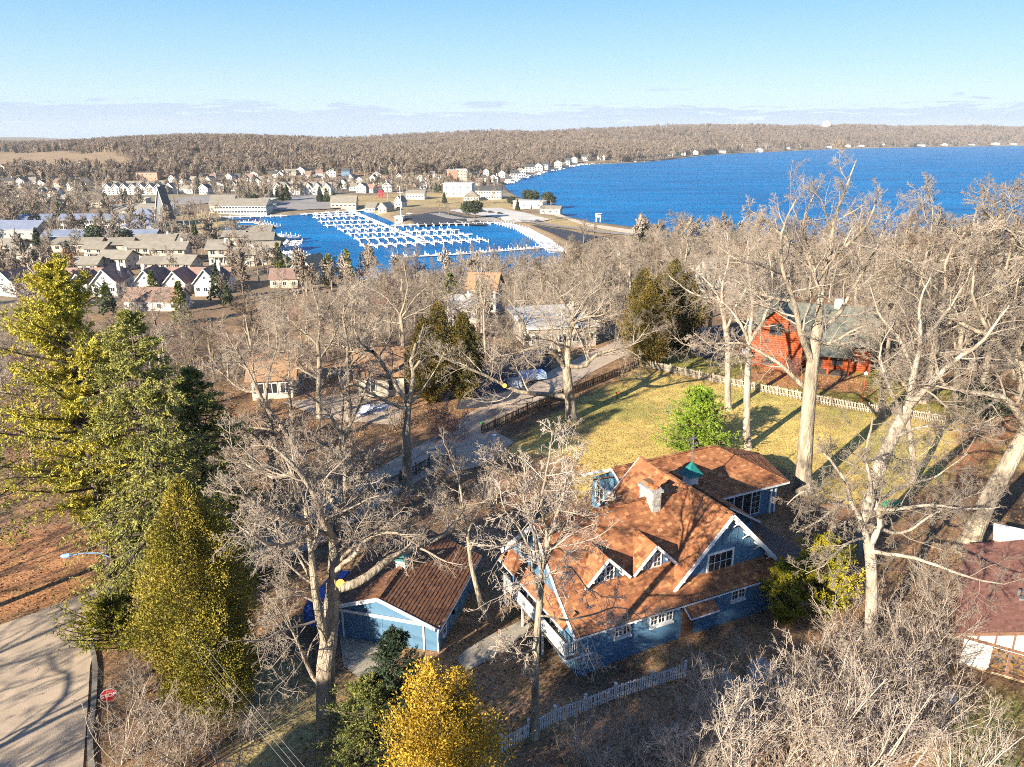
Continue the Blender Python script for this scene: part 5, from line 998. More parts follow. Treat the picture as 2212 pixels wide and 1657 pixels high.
def foliage_mesh(name, V, Q, m, seed=0, scale=.35, bias=0., zb=None):
    c = V.reshape(-1, 4, 3).mean(1); n = fract_noise(c[:, 0], c[:, 1] + c[:, 2] * .8, 1.1, seed) * .33 + fract_noise(c[:, 2], c[:, 0] - c[:, 1], 1.7, seed + 3) * .25
    t = .42 + n * scale * 2 + bias + np.random.RandomState(seed).normal(0, .13, len(c)); me = np_mesh(name, V, [Q], tint=np.repeat(np.clip(t, 0, 1), 4)); me.materials.append(MATS[m]); return me
def conifer(name, label, pos, H, rad, fol_m, seed, base=.12, shape=.9, droop=-.1, whorls=None, per=6, sub=9, bl=7, ln=.34, wd=.09, dens=1., cut=1.0, parts=True, cat='tree', group=None, bark='dark_bark', bias=0., up=.02, irregular=.18, bld=.15):
    rng = np.random.RandomState(seed); n = 8; P = np.zeros((1, n, 3)); P[0, :, 2] = np.linspace(-.5, H, n); P[0, 2:-1, :2] = rng.normal(0, H * .006, (n - 3, 2)); Rt = np.linspace(H * .016, .03, n)[None]
    W_ = whorls or int(H * 2.2); hs = base + (1 - base) * (np.arange(W_) + rng.rand(W_) * .6) / W_; m = W_ * per; h = np.repeat(hs, per) + rng.normal(0, .012, m); h = np.clip(h, .03, .985)
    az = rng.rand(m) * 6.283; L = rad * (1 - h) ** shape * rng.uniform(1 - irregular * 1.8, 1 + irregular, m) + .25; L *= np.clip((h - base * .6) / (base * .8 + .05), .45, 1)
    D = np.stack([np.cos(az), np.sin(az), np.full(m, droop) + .55 * (h ** 2)], 1); D /= np.linalg.norm(D, axis=1, keepdims=True)
    Q = np.empty((m, 6, 3)); Q[:, 0] = np.stack([np.zeros(m), np.zeros(m), h * H], 1)
    for j in range(1, 6):
        D = D + rng.normal(0, .06, D.shape); D[:, 2] += up; D /= np.linalg.norm(D, axis=1, keepdims=True); Q[:, j] = Q[:, j - 1] + D * (L / 5)[:, None]
    R1 = np.linspace(1, .2, 6)[None] * np.clip(L * .022, .02, .12)[:, None]
    subs = spawn(Q, R1, sub, .15, .38, 50, 3, .1, -.03, .5, rng, .008, flat=.55, lmax=rad * .45)
    V1, Q1, _ = blades(*subs, int(bl * dens), ln, wd, rng, .75, bld); V2, Q2, _ = blades(Q, R1, int(bl * 1.6 * dens), ln, wd, rng, .8, bld, .3)
    T = empty(name, pos, 0, label, cat, group)
    link('trunk', tmesh('trunk', [(P, Rt, 8), (Q, R1, 4)], bark), None, T)
    link('crown', foliage_mesh('crown', np.concatenate([V1, V2]), np.concatenate([Q1, Q2 + len(V1)]), fol_m, seed, bias=bias), None, T); return T
def column_shrub(name, label, pos, H, rad, fol_m, seed, N=26000, ln=.17, wd=.085, peak=.38, tops=1, bark='dark_bark', cat='tree', group=None, lump=.16, bias=0., base=0.):
    """dense upright evergreen (arborvitae, yew): upswept leafy sprays filling an uneven body, open between its lobes"""
    rng = np.random.RandomState(seed); h = rng.beta(1.5, 1.7, N) * (1 - base) + base; az = rng.rand(N) * 6.283
    prof = np.where(h < peak, (np.clip(h / peak, 0, 1)) ** .45, (np.clip((1 - h) / (1 - peak), 0, 1)) ** .72)
    prof = prof * .97 + .03; lob = 1 + lump * np.sin(az * 3 + h * 9 + seed) + lump * .8 * np.sin(az * 5 - h * 17 + 2) + lump * .6 * np.sin(az * 9 + h * 31) + lump * .5 * np.sin(h * 55 + az * 2)
    r = rad * prof * lob * (rng.rand(N) ** .33) * 1.0; c = np.stack([np.cos(az) * r, np.sin(az) * r, h * H + rng.normal(0, .15, N)], 1)
    if tops > 1:
        k = rng.randint(0, tops, N); a = k * 6.283 / tops + seed; f = np.clip(h * 1.3, 0, 1) * rad * .35; c[:, 0] += np.cos(a) * f; c[:, 1] += np.sin(a) * f; c[:, 2] *= np.array([1, .86, .93, .8])[k % 4]
    D = np.stack([np.cos(az) * .6, np.sin(az) * .6, np.full(N, .75)], 1) + rng.normal(0, .55, (N, 3)); D /= np.linalg.norm(D, axis=1, keepdims=True); S_ = np.cross(D, rng.normal(size=(N, 3))); S_ /= np.linalg.norm(S_, axis=1, keepdims=True)
    l = (ln * rng.uniform(.6, 1.4, N))[:, None]; w = (wd * rng.uniform(.6, 1.4, N))[:, None]
    V = np.stack([c - S_ * w * .25, c + D * l * .5 - S_ * w * .5, c + D * l, c + D * l * .5 + S_ * w * .5], 1).reshape(-1, 3)
    T = empty(name, pos, 0, label, cat, group); P = np.zeros((4, 5, 3)); P[:, :, 2] = np.linspace(-.4, H * .9, 5)
    P[:, :, 0] = np.linspace(0, rad * .35, 5)[None] * np.cos(np.arange(4) * 1.57)[:, None]; P[:, :, 1] = np.linspace(0, rad * .35, 5)[None] * np.sin(np.arange(4) * 1.57)[:, None]
    R = np.repeat(np.linspace(H * .012, .02, 5)[None], 4, 0); br = spawn(P, R, 26, .12, .22, 60, 4, .1, .1, .4, rng, .012, lmax=rad)
    link('trunk', tmesh('trunk', [(P, R, 6), (*br, 3)], bark), None, T)
    link('crown', foliage_mesh('crown', V, np.arange(N * 4).reshape(-1, 4), fol_m, seed, bias=bias), None, T); return T

# ---- trees drawn limb by limb: every limb is (start at, picture points with depth offsets, radius)
def px3(D, pts): return [aty(p[0], p[1], D + (p[2] if len(p) > 2 else 0)) for p in pts]
def hero(name, label, base, trunk, rt, limbs, seed, twig='twig', bark='bark', kids=(10, 7, 5, 4), rmin=.010, lr=(.42, .5, .55, .6), cuts=(), wig=.0, group=None, up=.02, spawn_trunk=0, z=24.):
    rng = np.random.RandomState(seed); bx, by = atz(base[0], base[1], z); b = Vector((bx, by, z)); D = by
    T = empty(name, b, 0, label, 'tree', group); pts = [b + Vector((0, 0, -.4))] + px3(D, trunk); P, R = resample(pts, 12, rt, rng); R[0] *= 1.5; R[1] *= 1.12
    o = np.array(b[:]); tg = [(P[None] - o, R[None], 12)]; link('trunk', tmesh('trunk', tg, bark), None, T); A, B = [], []
    for lp in limbs:
        q, r = resample(px3(D, lp[0]), 12, lp[1], rng, .03); A.append(q - o); B.append(r); link('limb', tmesh('limb', [((q - o)[None], r[None], 8)], bark), None, T)
    A, B = np.array(A), np.array(B)
    if spawn_trunk:
        q = spawn(P[None] - o, R[None], spawn_trunk, .35, .3, 60, 12, .1, .05, .4, rng, .04); A = np.concatenate([A, q[0]]); B = np.concatenate([B, q[1]]); link('limb', tmesh('limb', [(*q, 6)], bark), None, T)
    cur = spawn(A, B, kids[0], .16, lr[0], 55, 7, .16, up, .42, rng, .024, .3); tw = [(*cur, 5)]; rm = (.014, rmin, rmin, rmin)
    for i, (k, n) in enumerate(zip(kids[1:], (5, 3, 2))): cur = spawn(*cur, k, .15, lr[i + 1], 48, n, .18, up, .45, rng, rm[i], .5); tw.append((*cur, 4 if i == 0 else 3))
    link('crown', tmesh('crown', tw, twig), None, T)
    for (x, y, r, dd) in cuts:
        c = aty(x, y, D + dd) - b; n = (Vector((0, 0, CAMZ)) - b - c).normalized(); M().tube([c, c + n * .12], r, 14).obj('cut_face', MATS['cut_wood'], T)
    return T
hero('oak_tree', 'spreading oak on the lawn with one long low limb over the street', (1235, 905), [(1232, 870), (1226, 820), (1224, 790)], (.72, .5), [
    ([(1228, 858), (1190, 852, 1), (1130, 848, 2), (1088, 832, 2), (1050, 812, 1), (1010, 796), (955, 770, -1)], (.34, .1)),
    ([(1222, 800), (1195, 762, -1), (1160, 750, -2), (1120, 762, -2), (1075, 770, -3)], (.30, .06)),
    ([(1222, 798), (1200, 730, 2), (1180, 690, 3), (1150, 650, 3)], (.26, .05)),
    ([(1226, 795), (1228, 740), (1236, 690, -1), (1238, 640), (1230, 585, 1)], (.42, .06)),
    ([(1230, 790), (1262, 792, -1), (1290, 765, -2), (1340, 752, -2), (1375, 738, -1), (1402, 700, 0)], (.28, .05)),
    ([(1234, 700), (1262, 660, 2), (1290, 630, 3), (1310, 600, 3)], (.2, .04)), ([(1232, 720), (1250, 690, -3), (1300, 680, -5), (1330, 660, -5)], (.2, .04)),
    ([(1236, 690), (1210, 640, -2), (1170, 600, -3), (1120, 590, -3)], (.2, .04)), ([(1226, 760), (1215, 700, 4), (1270, 640, 6), (1250, 600, 6)], (.2, .04))], 11, kids=(12, 8, 5, 4), lr=(.5, .5, .55, .6), cuts=((1090, 833, .28, 1.6),))
hero('pollarded_tree', 'tall bare tree with lopped stub limbs beside the street', (880, 1055), [(879, 980), (878, 920), (882, 868)], (.5, .36), [
    ([(882, 868), (860, 840), (835, 800, 1), (812, 765, 1), (805, 758)], (.24, .14)), ([(884, 870), (893, 820), (890, 780), (900, 740, -1)], (.26, .14)),
    ([(878, 885), (845, 872, -1), (800, 850, -2), (770, 830, -2), (740, 842, -2)], (.2, .05)), ([(892, 800), (910, 770), (905, 740), (915, 700)], (.14, .04)), ([(835, 800, 1), (820, 770), (840, 740, 2), (850, 700, 2)], (.12, .03)),
    ([(884, 880), (905, 850, 2), (940, 800, 3), (960, 760, 3)], (.1, .03)), ([(810, 765, 1), (780, 740, 1), (760, 700, 1)], (.1, .03))], 12, kids=(6, 5, 5, 4), rmin=.010)
hero('split_trunk_tree', 'big grey tree with a fresh round saw cut, beside the garage', (706, 1590), [(704, 1500), (703, 1440), (712, 1370), (718, 1290)], (.62, .40), [
    ([(718, 1290), (720, 1230), (722, 1170, 1), (735, 1110, 1), (745, 1040, 1), (745, 960, 1)], (.38, .06)),
    ([(705, 1390), (690, 1330, -1), (680, 1270, -1), (672, 1190, -1), (664, 1120, 0), (650, 1060), (620, 1000)], (.30, .05)),
    ([(720, 1240), (760, 1185, 1), (800, 1150, 2), (850, 1100, 3), (870, 1060, 3)], (.22, .05)), ([(724, 1170, 1), (700, 1130, 0), (680, 1070, -1), (640, 1010, -2), (580, 960, -2)], (.26, .05)),
    ([(735, 1270, -.5), (775, 1258, -.5), (815, 1228, 0), (862, 1195, 1), (930, 1170, 2), (985, 1130, 3), (1010, 1080, 3)], (.27, .06)),
    ([(722, 1235), (765, 1200, -1), (790, 1165, -1), (850, 1150, -2), (905, 1180, -2)], (.15, .04)), ([(664, 1130), (600, 1110, -2), (540, 1080, -3), (470, 1060, -3)], (.2, .04)),
    ([(690, 1480), (665, 1440), (640, 1380, -1), (610, 1330, -2), (580, 1290, -2)], (.12, .03)), ([(740, 1080, 1), (780, 1030, 2), (810, 970, 2)], (.2, .04)), ([(735, 1110, 1), (700, 1040, 3), (720, 960, 4)], (.2, .04)),
    ([(668, 1150, -1), (610, 1180, -3), (550, 1160, -5), (500, 1120, -5)], (.15, .03)), ([(640, 1020), (590, 1030, 2), (530, 1000, 3), (490, 950, 3)], (.15, .03))], 13, kids=(11, 7, 5, 4), cuts=((735, 1261, .24, -.5),), lr=(.42, .5, .55, .6), rmin=.010)
hero('young_tree', 'slim many stemmed tree with frosty pale twigs in front of the blue house', (1155, 1592), [(1156, 1500), (1158, 1400), (1164, 1320), (1170, 1260)], (.24, .17), [
    ([(1170, 1260), (1160, 1180), (1140, 1110, 1), (1120, 1040, 1), (1090, 980, 1)], (.11, .03)), ([(1168, 1250), (1185, 1170), (1205, 1110), (1225, 1040), (1260, 970, 1)], (.12, .03)), ([(1166, 1300), (1150, 1220, -1), (1128, 1150, -1), (1080, 1090, -2)], (.1, .03)),
    ([(1172, 1230), (1180, 1150), (1170, 1080), (1185, 1000), (1195, 930)], (.12, .03)), ([(1170, 1260), (1190, 1235, -1), (1230, 1225, -1), (1260, 1260, -2), (1300, 1290, -2)], (.07, .02)), ([(1160, 1400), (1130, 1410, -1), (1100, 1390, -2), (1070, 1410, -2)], (.06, .02)),
    ([(1172, 1230), (1210, 1160, 1), (1260, 1120, 2), (1310, 1060, 2)], (.08, .02)), ([(1164, 1330), (1220, 1335, -1), (1290, 1325, -1), (1340, 1310, -2), (1390, 1340, -2)], (.07, .02))], 14, twig='frost_twig', kids=(10, 7, 5, 4), lr=(.45, .5, .5, .5), rmin=.010)
hero('young_tree', 'slim leaning tree between the garage and the blue house', (1048, 1335), [(1035, 1290), (1018, 1220), (1010, 1150)], (.22, .12), [
    ([(1010, 1150), (1000, 1090), (985, 1020, 1), (960, 960, 1)], (.1, .03)), ([(1010, 1150), (1035, 1100), (1050, 1040), (1080, 980)], (.09, .03)), ([(1014, 1190), (1050, 1130, -1), (1090, 1100, -1)], (.07, .02)), ([(1010, 1160), (980, 1120, -1), (940, 1080, -1)], (.07, .02))], 15, kids=(9, 6, 5, 4), rmin=.010)
hero('bare_tree', 'pale straight trunk beside the second one on the lawn, the smaller', (1573, 885), [(1572, 800), (1572, 740), (1565, 700)], (.42, .3), [
    ([(1565, 700), (1550, 640), (1520, 600, 1), (1480, 570, 2)], (.22, .05)), ([(1568, 720), (1590, 660, -1), (1620, 610, -1), (1640, 560)], (.2, .05)), ([(1566, 700), (1560, 620), (1575, 560), (1570, 500)], (.24, .05)),
    ([(1572, 760), (1530, 740, -1), (1480, 745, -2), (1440, 710, -2)], (.15, .04)), ([(1560, 640), (1510, 640, 3), (1450, 600, 4), (1420, 560, 4)], (.15, .04))], 16, bark='pale_bark', kids=(11, 7, 5, 4))
hero('bare_tree', 'pale straight trunk on the lawn, the taller of two', (1614, 968), [(1613, 880), (1616, 780), (1618, 740)], (.46, .3), [
    ([(1618, 745), (1600, 700), (1570, 660, 1), (1530, 640, 2)], (.2, .05)), ([(1618, 740), (1650, 690, -1), (1670, 620, -1), (1660, 550)], (.22, .05)), ([(1618, 750), (1625, 660), (1615, 580), (1620, 500, 1)], (.22, .05)), ([(1616, 780), (1580, 760, -2), (1540, 750, -3), (1500, 720, -3)], (.14, .03))], 17, bark='pale_bark', kids=(11, 7, 5, 4))
hero('giant_tree', 'tallest bare tree, its forked crown reaching over the lake', (1735, 1062), [(1740, 960), (1748, 860), (1756, 780), (1768, 700)], (.78, .5), [
    ([(1768, 700), (1775, 620), (1790, 560, 1), (1800, 480, 1), (1830, 400, 1), (1850, 345, 1)], (.36, .05)), ([(1756, 790), (1730, 720, -1), (1715, 650, -1), (1690, 580, -2), (1690, 500, -2), (1720, 430, -2)], (.34, .05)),
    ([(1750, 850), (1720, 820, 1), (1690, 790, 1), (1640, 760, 2), (1590, 740, 2), (1530, 745, 2)], (.26, .05)), ([(1768, 720), (1810, 680, 2), (1850, 610, 3), (1890, 540, 3), (1925, 450, 3)], (.26, .04)),
    ([(1775, 620), (1750, 550, 2), (1735, 480, 2), (1770, 400, 2)], (.22, .04)), ([(1790, 560), (1840, 520, -1), (1880, 470, -2), (1900, 400, -2)], (.2, .04)), ([(1765, 740), (1800, 740, -3), (1850, 710, -4), (1900, 700, -4)], (.2, .04)),
    ([(1690, 590), (1640, 570, -2), (1590, 560, -3), (1540, 520, -3)], (.2, .04)), ([(1700, 520), (1660, 480, 0), (1610, 450, 0)], (.16, .04)), ([(1715, 650), (1660, 640, 3), (1610, 620, 5), (1560, 580, 5)], (.18, .04))], 18, kids=(11, 8, 5, 4), up=.04)
hero('leaning_tree', 'massive pale trunk leaning towards the upper right beyond the lawn', (1862, 1190), [(1872, 1130), (1890, 1040), (1925, 950), (1962, 880)], (.66, .46), [
    ([(1962, 880), (1975, 800), (1990, 740), (1985, 660), (2010, 600)], (.3, .05)), ([(1962, 880), (2010, 830, -1), (2060, 780, -1), (2120, 740, -2), (2180, 660, -2)], (.28, .06)), ([(1950, 900), (1920, 830, -2), (1900, 760, -2), (1930, 700, -2)], (.16, .04)),
    ([(1925, 950), (2000, 920, -2), (2080, 930, -3), (2150, 900, -3)], (.14, .03)), ([(1975, 800), (1940, 730, 2), (1900, 680, 3), (1880, 620, 3)], (.18, .04)), ([(1990, 740), (2040, 680, 3), (2080, 620, 4), (2110, 560, 4)], (.18, .04))], 19, bark='pale_bark', kids=(11, 7, 5, 4))
hero('forked_tree', 'bare tree forking low with long limbs reaching over the half timbered roof', (1880, 1400), [(1882, 1320), (1883, 1240), (1876, 1170)], (.42, .34), [
    ([(1876, 1180), (1862, 1130), (1840, 1090), (1830, 1050), (1800, 1000), (1760, 960)], (.22, .05)), ([(1880, 1180), (1900, 1130), (1890, 1080), (1880, 1040), (1870, 980, 1), (1885, 900, 1)], (.22, .05)), ([(1878, 1100), (1940, 1100, -1), (2010, 1090, -2), (2080, 1100, -2), (2160, 1095, -2)], (.13, .03)),
    ([(1880, 1190), (1950, 1200, -2), (2020, 1220, -3), (2100, 1250, -4), (2170, 1262, -4)], (.15, .04)), ([(1890, 1140), (1950, 1150, 1), (2020, 1110, 1), (2080, 1080, 2), (2130, 1060, 2)], (.13, .03)), ([(1840, 1095), (1790, 1085, -1), (1740, 1060, -2), (1700, 1090, -2)], (.12, .03)),
    ([(1835, 1070), (1800, 1100, 1), (1760, 1130, 1), (1720, 1150, 1)], (.1, .03)), ([(1888, 1090), (1950, 1050, 2), (2020, 1030, 3), (2090, 980, 3)], (.14, .03)), ([(1870, 1160), (1820, 1180, -2), (1780, 1220, -3), (1740, 1240, -3)], (.1, .02)), ([(1875, 1000), (1920, 980, 2), (1960, 1000, 3), (2020, 960, 3)], (.1, .02))], 20, bark='pale_bark', kids=(10, 7, 5, 4), rmin=.010)
hero('giant_tree', 'huge grey trunk slanting in from the edge, limbs spreading over the orange leaves', (2085, 1190), [(2130, 1090), (2180, 1000), (2225, 920)], (.8, .6), [
    ([(2225, 930), (2170, 860, -1), (2110, 850, -1), (2060, 845, -1), (2020, 800, -1), (2030, 740)], (.34, .06)), ([(2230, 900), (2200, 800, 1), (2140, 720, 1), (2100, 640, 1), (2110, 560, 1)], (.34, .05)), ([(2225, 930), (2215, 820), (2190, 700), (2200, 600)], (.3, .05)), ([(2160, 860, -1), (2100, 900, -3), (2040, 930, -4)], (.15, .03)),
    ([(2150, 730, 1), (2080, 700, 3), (2020, 660, 4), (1990, 600, 4)], (.2, .04))], 22, kids=(11, 7, 5, 4))
for i, (b, t, lb, seed, lab) in enumerate([
    ((690, 905), [(688, 850), (690, 790), (686, 740)], [[(686, 745), (650, 710), (600, 670), (560, 640)], [(688, 780), (720, 730), (740, 680), (760, 620)], [(686, 740), (690, 680), (670, 610)], [(690, 820), (640, 790), (600, 760), (560, 755)], [(690, 700), (730, 640, 2), (800, 600, 2)]], 31, 'bare tree with spreading crown in front of the tan roofed houses'),
    ((650, 985), [(615, 930), (575, 880), (555, 840)], [[(555, 840), (530, 790), (500, 740), (480, 700)], [(575, 880), (580, 810), (600, 740), (590, 680)], [(555, 845), (520, 840), (470, 800), (440, 790)], [(615, 930), (560, 925), (500, 925)], [(560, 850), (545, 780, 3), (560, 700, 3)]], 32, 'bare tree leaning away from the street'),
    ((765, 1115), [(762, 1060), (750, 990), (735, 930)], [[(735, 930), (700, 880), (660, 850), (620, 840)], [(740, 950), (770, 890), (790, 840), (800, 800)], [(750, 990), (700, 960), (650, 950)], [(735, 930), (740, 870), (730, 800)]], 33, 'thin bare tree beside the street fence'),
    ((600, 1105), [(598, 1060), (590, 1010), (585, 980)], [[(585, 980), (550, 940), (510, 920)], [(588, 1000), (620, 950), (640, 900)], [(585, 980), (590, 930), (570, 880)], [(590, 1010), (540, 1010), (490, 990)]], 34, 'bare tree behind the great arborvitae'),
    ((960, 1050), [(962, 1010), (966, 960)], [[(966, 960), (950, 920), (930, 880)], [(966, 970), (990, 930), (1000, 890)], [(965, 980), (970, 920), (965, 870)]], 35, 'small reddish bare tree at the drive mouth'),
    ((1975, 1040), [(1970, 970), (1960, 900), (1965, 850)], [[(1965, 850), (1930, 800), (1900, 780)], [(1962, 880), (2000, 830), (2010, 780)], [(1965, 850), (1975, 790), (1960, 730)]], 36, 'slender bare tree by the fence corner and pale path'),
    ((1140, 790), [(1140, 750), (1130, 700)], [[(1130, 700), (1100, 650), (1050, 620)], [(1130, 710), (1160, 660), (1190, 620)], [(1130, 700), (1130, 640), (1120, 590)], [(1138, 740), (1090, 710), (1040, 700)]], 37, 'bare tree behind the covered trailer'),
    ((870, 770), [(870, 720), (865, 680)], [[(865, 680), (830, 640), (790, 620)], [(866, 690), (900, 640), (950, 600)], [(865, 680), (880, 620), (870, 560)], [(868, 700), (820, 690), (780, 660)], [(868, 690), (930, 660, 2), (1000, 620, 2)]], 38, 'broad dark crowned oak over the flat roofs')]):
    hero('bare_tree', lab, b, t, (.34, .24) if i != 4 else (.1, .06), [(l, (.16, .03) if i != 4 else (.05, .015)) for l in lb], seed, kids=(13, 7, 5, 3), twig='pink_twig' if i == 4 else 'twig', spawn_trunk=3)

# ---- evergreens close to the camera
def base(px, py, z=24): return Vector((*atz(px, py, z), z))
conifer('white_pine', 'tallest yellow green pine at the left edge', base(250, 1290), 25, 7.6, 'pine_needles', 41, base=.26, shape=.62, whorls=28, per=7, sub=16, bl=34, ln=.25, wd=.06, droop=.1, up=.05, irregular=.42, bias=.36)
conifer('white_pine', 'second pine just outside the left edge, lower boughs only in view', base(-60, 1330), 22, 8.2, 'pine_needles', 42, base=.2, shape=.6, whorls=22, per=6, sub=14, bl=24, ln=.27, wd=.07, droop=.05, up=.05, irregular=.35, bias=.02)
conifer('spruce_tree', 'drooping olive spruce between the tall pine and the golden arborvitae', base(375, 1330), 22.5, 6.8, 'spruce_needles', 43, base=.16, shape=.75, whorls=34, per=6, sub=14, bl=22, ln=.26, wd=.06, droop=-.25, up=-.02, irregular=.3, bld=.6, bias=.3)
conifer('spruce_tree', 'dark spruce behind, right of the drooping one', base(462, 1200), 16, 6.2, 'spruce_needles', 44, base=.08, shape=.8, whorls=32, per=6, sub=12, bl=15, ln=.32, wd=.08, droop=-.2, up=0, irregular=.3, bias=.18)
conifer('spruce_tree', 'low spreading evergreen under the pines', base(330, 1235), 11, 5, 'spruce_needles', 45, base=.05, shape=.8, whorls=22, per=6, sub=12, bl=15, ln=.3, wd=.08, droop=-.2, irregular=.3)
column_shrub('arborvitae', 'huge golden green arborvitae standing above the road junction', base(452, 1490), 14.3, 3.5, 'arborvitae_leaves', 51, N=110000, ln=.16, wd=.065, peak=.40, lump=.17, bias=.14)
column_shrub('arborvitae', 'lower lobe of arborvitae in front of the huge one', base(475, 1545), 7.2, 2.7, 'arborvitae_leaves', 52, N=40000, ln=.15, wd=.062, peak=.4, lump=.14, bias=.02)
column_shrub('golden_arborvitae', 'bright golden arborvitae in the foreground', Vector((*atz(958, 1640, 27), 24)), 8.6, 2.4, 'golden_leaves', 53, N=36000, ln=.17, wd=.065, peak=.34, tops=3, lump=.42)
conifer('spruce_tree', 'blue green spruce in front of the garage corner', base(868, 1615), 7.8, 2.9, 'dark_needles', 54, base=.02, shape=.8, whorls=30, per=6, sub=10, bl=13, ln=.2, wd=.05, droop=-.1, bias=.08, irregular=.2)
conifer('spruce_tree', 'dark low spruce beside the big grey trunk', base(800, 1650), 5.4, 3.4, 'spruce_needles', 55, base=.02, shape=.7, whorls=20, per=6, sub=10, bl=13, ln=.2, wd=.05, bias=.0, irregular=.3)
conifer('fir_tree', 'bright green fir alone on the lawn', base(1502, 985), 7.3, 4.6, 'bright_needles', 56, base=.02, shape=.62, whorls=26, per=6, sub=11, bl=15, ln=.26, wd=.075, droop=.05, up=.06, irregular=.28, bias=.08)
column_shrub('arborvitae', 'dark bronze topped arborvitae left of the garden oak', base(935, 868), 13, 2.8, 'bronze_leaves', 57, N=46000, ln=.24, wd=.1, peak=.4, bias=.0, tops=2)
column_shrub('arborvitae', 'second dark arborvitae beside the bronze topped one', base(1002, 862), 11.5, 2.6, 'bronze_leaves', 58, N=40000, ln=.24, wd=.1, peak=.45, bias=-.1)
column_shrub('arborvitae', 'broad bronze green arborvitae by the fence corner', base(1398, 790), 14.5, 3.6, 'bronze_leaves', 59, N=60000, ln=.26, wd=.11, peak=.4, bias=.05, tops=3)
column_shrub('arborvitae', 'darker arborvitae behind the fence corner one', base(1462, 765), 15, 3.4, 'bronze_leaves', 60, N=50000, ln=.28, wd=.12, peak=.45, bias=-.05, tops=2)
conifer('yew_tree', 'yellow green yew at the corner of the blue house', base(1765, 1320), 5.6, 3.0, 'yew_needles', 61, base=.0, shape=.6, whorls=18, per=6, sub=11, bl=17, ln=.22, wd=.07, droop=.5, up=.06, irregular=.4, bias=.12)
conifer('yew_tree', 'small yew touching the eave of the blue house', base(1690, 1340), 4.4, 2.2, 'yew_needles', 62, base=.0, shape=.6, whorls=16, per=6, sub=9, bl=14, ln=.22, wd=.07, droop=.5, up=.06, irregular=.4)
conifer('yew_tree', 'low dark yew spreading over the road junction', base(255, 1410), 3.6, 3.6, 'yew_needles', 63, base=.1, shape=.5, whorls=12, per=7, sub=11, bl=14, ln=.22, wd=.06, droop=.5, up=.0, irregular=.4, bias=-.1)
column_shrub('evergreen_shrub', 'small dark green shrub behind the pale boulder', base(2120, 900), 4, 2.6, 'dark_needles', 64, N=9000, ln=.3, wd=.1)
# unseen trees added beyond the lower left edge to shade house front and foreground
for i, (x, y, H, r) in enumerate([(-26.1, -1.3, 31, 5), (-22, .4, 32, 5.4), (-18.3, 2.5, 26, 4.4), (-33, 9, 17, 4.4), (-38, 4, 17, 4.4)]):
    conifer('spruce_tree', ['dark spruce standing below and behind the viewpoint, number ' + w for w in 'one two three four five six seven'.split()][i], (x, y, 24), H, r, 'dark_needles', 70 + i, base=.05, shape=.5, whorls=24, per=7, sub=8, bl=8, ln=.6, wd=.24)

# ---- bare shrubs in the foreground
def shrub_proto(key, seed, H, n=16, twig='twig', spread=.35, kids=(7, 5, 4), rmin=.0085):
    rng = np.random.RandomState(seed); P = np.zeros((n, 8, 3)); D = rng.normal(0, spread, (n, 3)); D[:, 2] = 1; D /= np.linalg.norm(D, axis=1, keepdims=True); P[:, 0] = rng.normal(0, .3, (n, 3)) * (1, 1, 0); L = H * rng.uniform(.6, 1.05, n)
    for j in range(1, 8): D = D + rng.normal(0, .09, D.shape); D[:, 2] += .03; D /= np.linalg.norm(D, axis=1, keepdims=True); P[:, j] = P[:, j - 1] + D * (L / 7)[:, None]
    R = (np.linspace(1, .25, 8)[None] * rng.uniform(.03, .06, n)[:, None]) * (H / 5); L1 = spawn(P, R, kids[0], .15, .4, 45, 6, .13, .05, .42, rng, .012); L2 = spawn(*L1, kids[1], .12, .5, 45, 4, .13, .05, .5, rng, rmin); L3 = spawn(*L2, kids[2], .1, .5, 45, 2, .2, .03, .7, rng, rmin)
    BARE[key] = (tmesh('stems', [(P, R, 5), (*L1, 4)], twig), tmesh('twigs', [(*L2, 3), (*L3, 3)], twig), H)
shrub_proto('sh1', 81, 6.5, 11, 'frost_twig', .3); shrub_proto('sh2', 82, 5.5, 10, 'pale_twig', .45, (7, 5, 3)); shrub_proto('sh3', 83, 5, 10, 'frost_twig', .5, (7, 5, 3)); shrub_proto('sh4', 84, 3.2, 12, 'pink_twig', .4)
def shrub(label, p, key, s=1, group=None):
    a, b, H = BARE[key]; T = empty('bare_shrub', p, R_.uniform(0, 6.28), label, 'shrub', group); T.scale = (s,) * 3; link('stems', a, None, T); link('twigs', b, None, T)
SG2 = 'tangled bare shrubs in the foreground'
for i, (x, y, k, s) in enumerate([(1480, 1700, 'sh1', 1), (1590, 1650, 'sh1', 1.05), (1680, 1700, 'sh3', 1.2), (1760, 1640, 'sh1', 1.05), (1850, 1690, 'sh2', 1.2), (1940, 1640, 'sh3', 1.2), (1700, 1590, 'sh2', 1.1), (1800, 1560, 'sh3', 1.1), (1900, 1560, 'sh2', 1.1), (1560, 1580, 'sh2', .8), (1980, 1540, 'sh2', 1.0), (1860, 1490, 'sh3', 1.0), (1950, 1480, 'sh2', 1.0), (2010, 1600, 'sh2', .9),
        (1400, 1720, 'sh3', .9), (1300, 1700, 'sh2', .8), (1380, 1640, 'sh2', .6), (2060, 1720, 'sh1', .9), (2140, 1730, 'sh3', .8), (1820, 1740, 'sh1', 1.2), (1620, 1760, 'sh1', 1.1), (1980, 1420, 'sh2', .9), (2040, 1440, 'sh2', .8), (1930, 1400, 'sh3', .8), (1810, 1440, 'sh2', .9), (1730, 1500, 'sh3', .9), (2020, 1340, 'sh2', .8), (1240, 1660, 'sh2', .6), (1510, 1770, 'sh3', 1.0), (1900, 1340, 'sh2', .7), (1990, 1290, 'sh2', .7)]):
    shrub('tangled leafless shrub in the thicket before the blue house and the half timbered one', base(x, y), k, s, SG2)
SG3 = 'bare shrubs at the road corner'
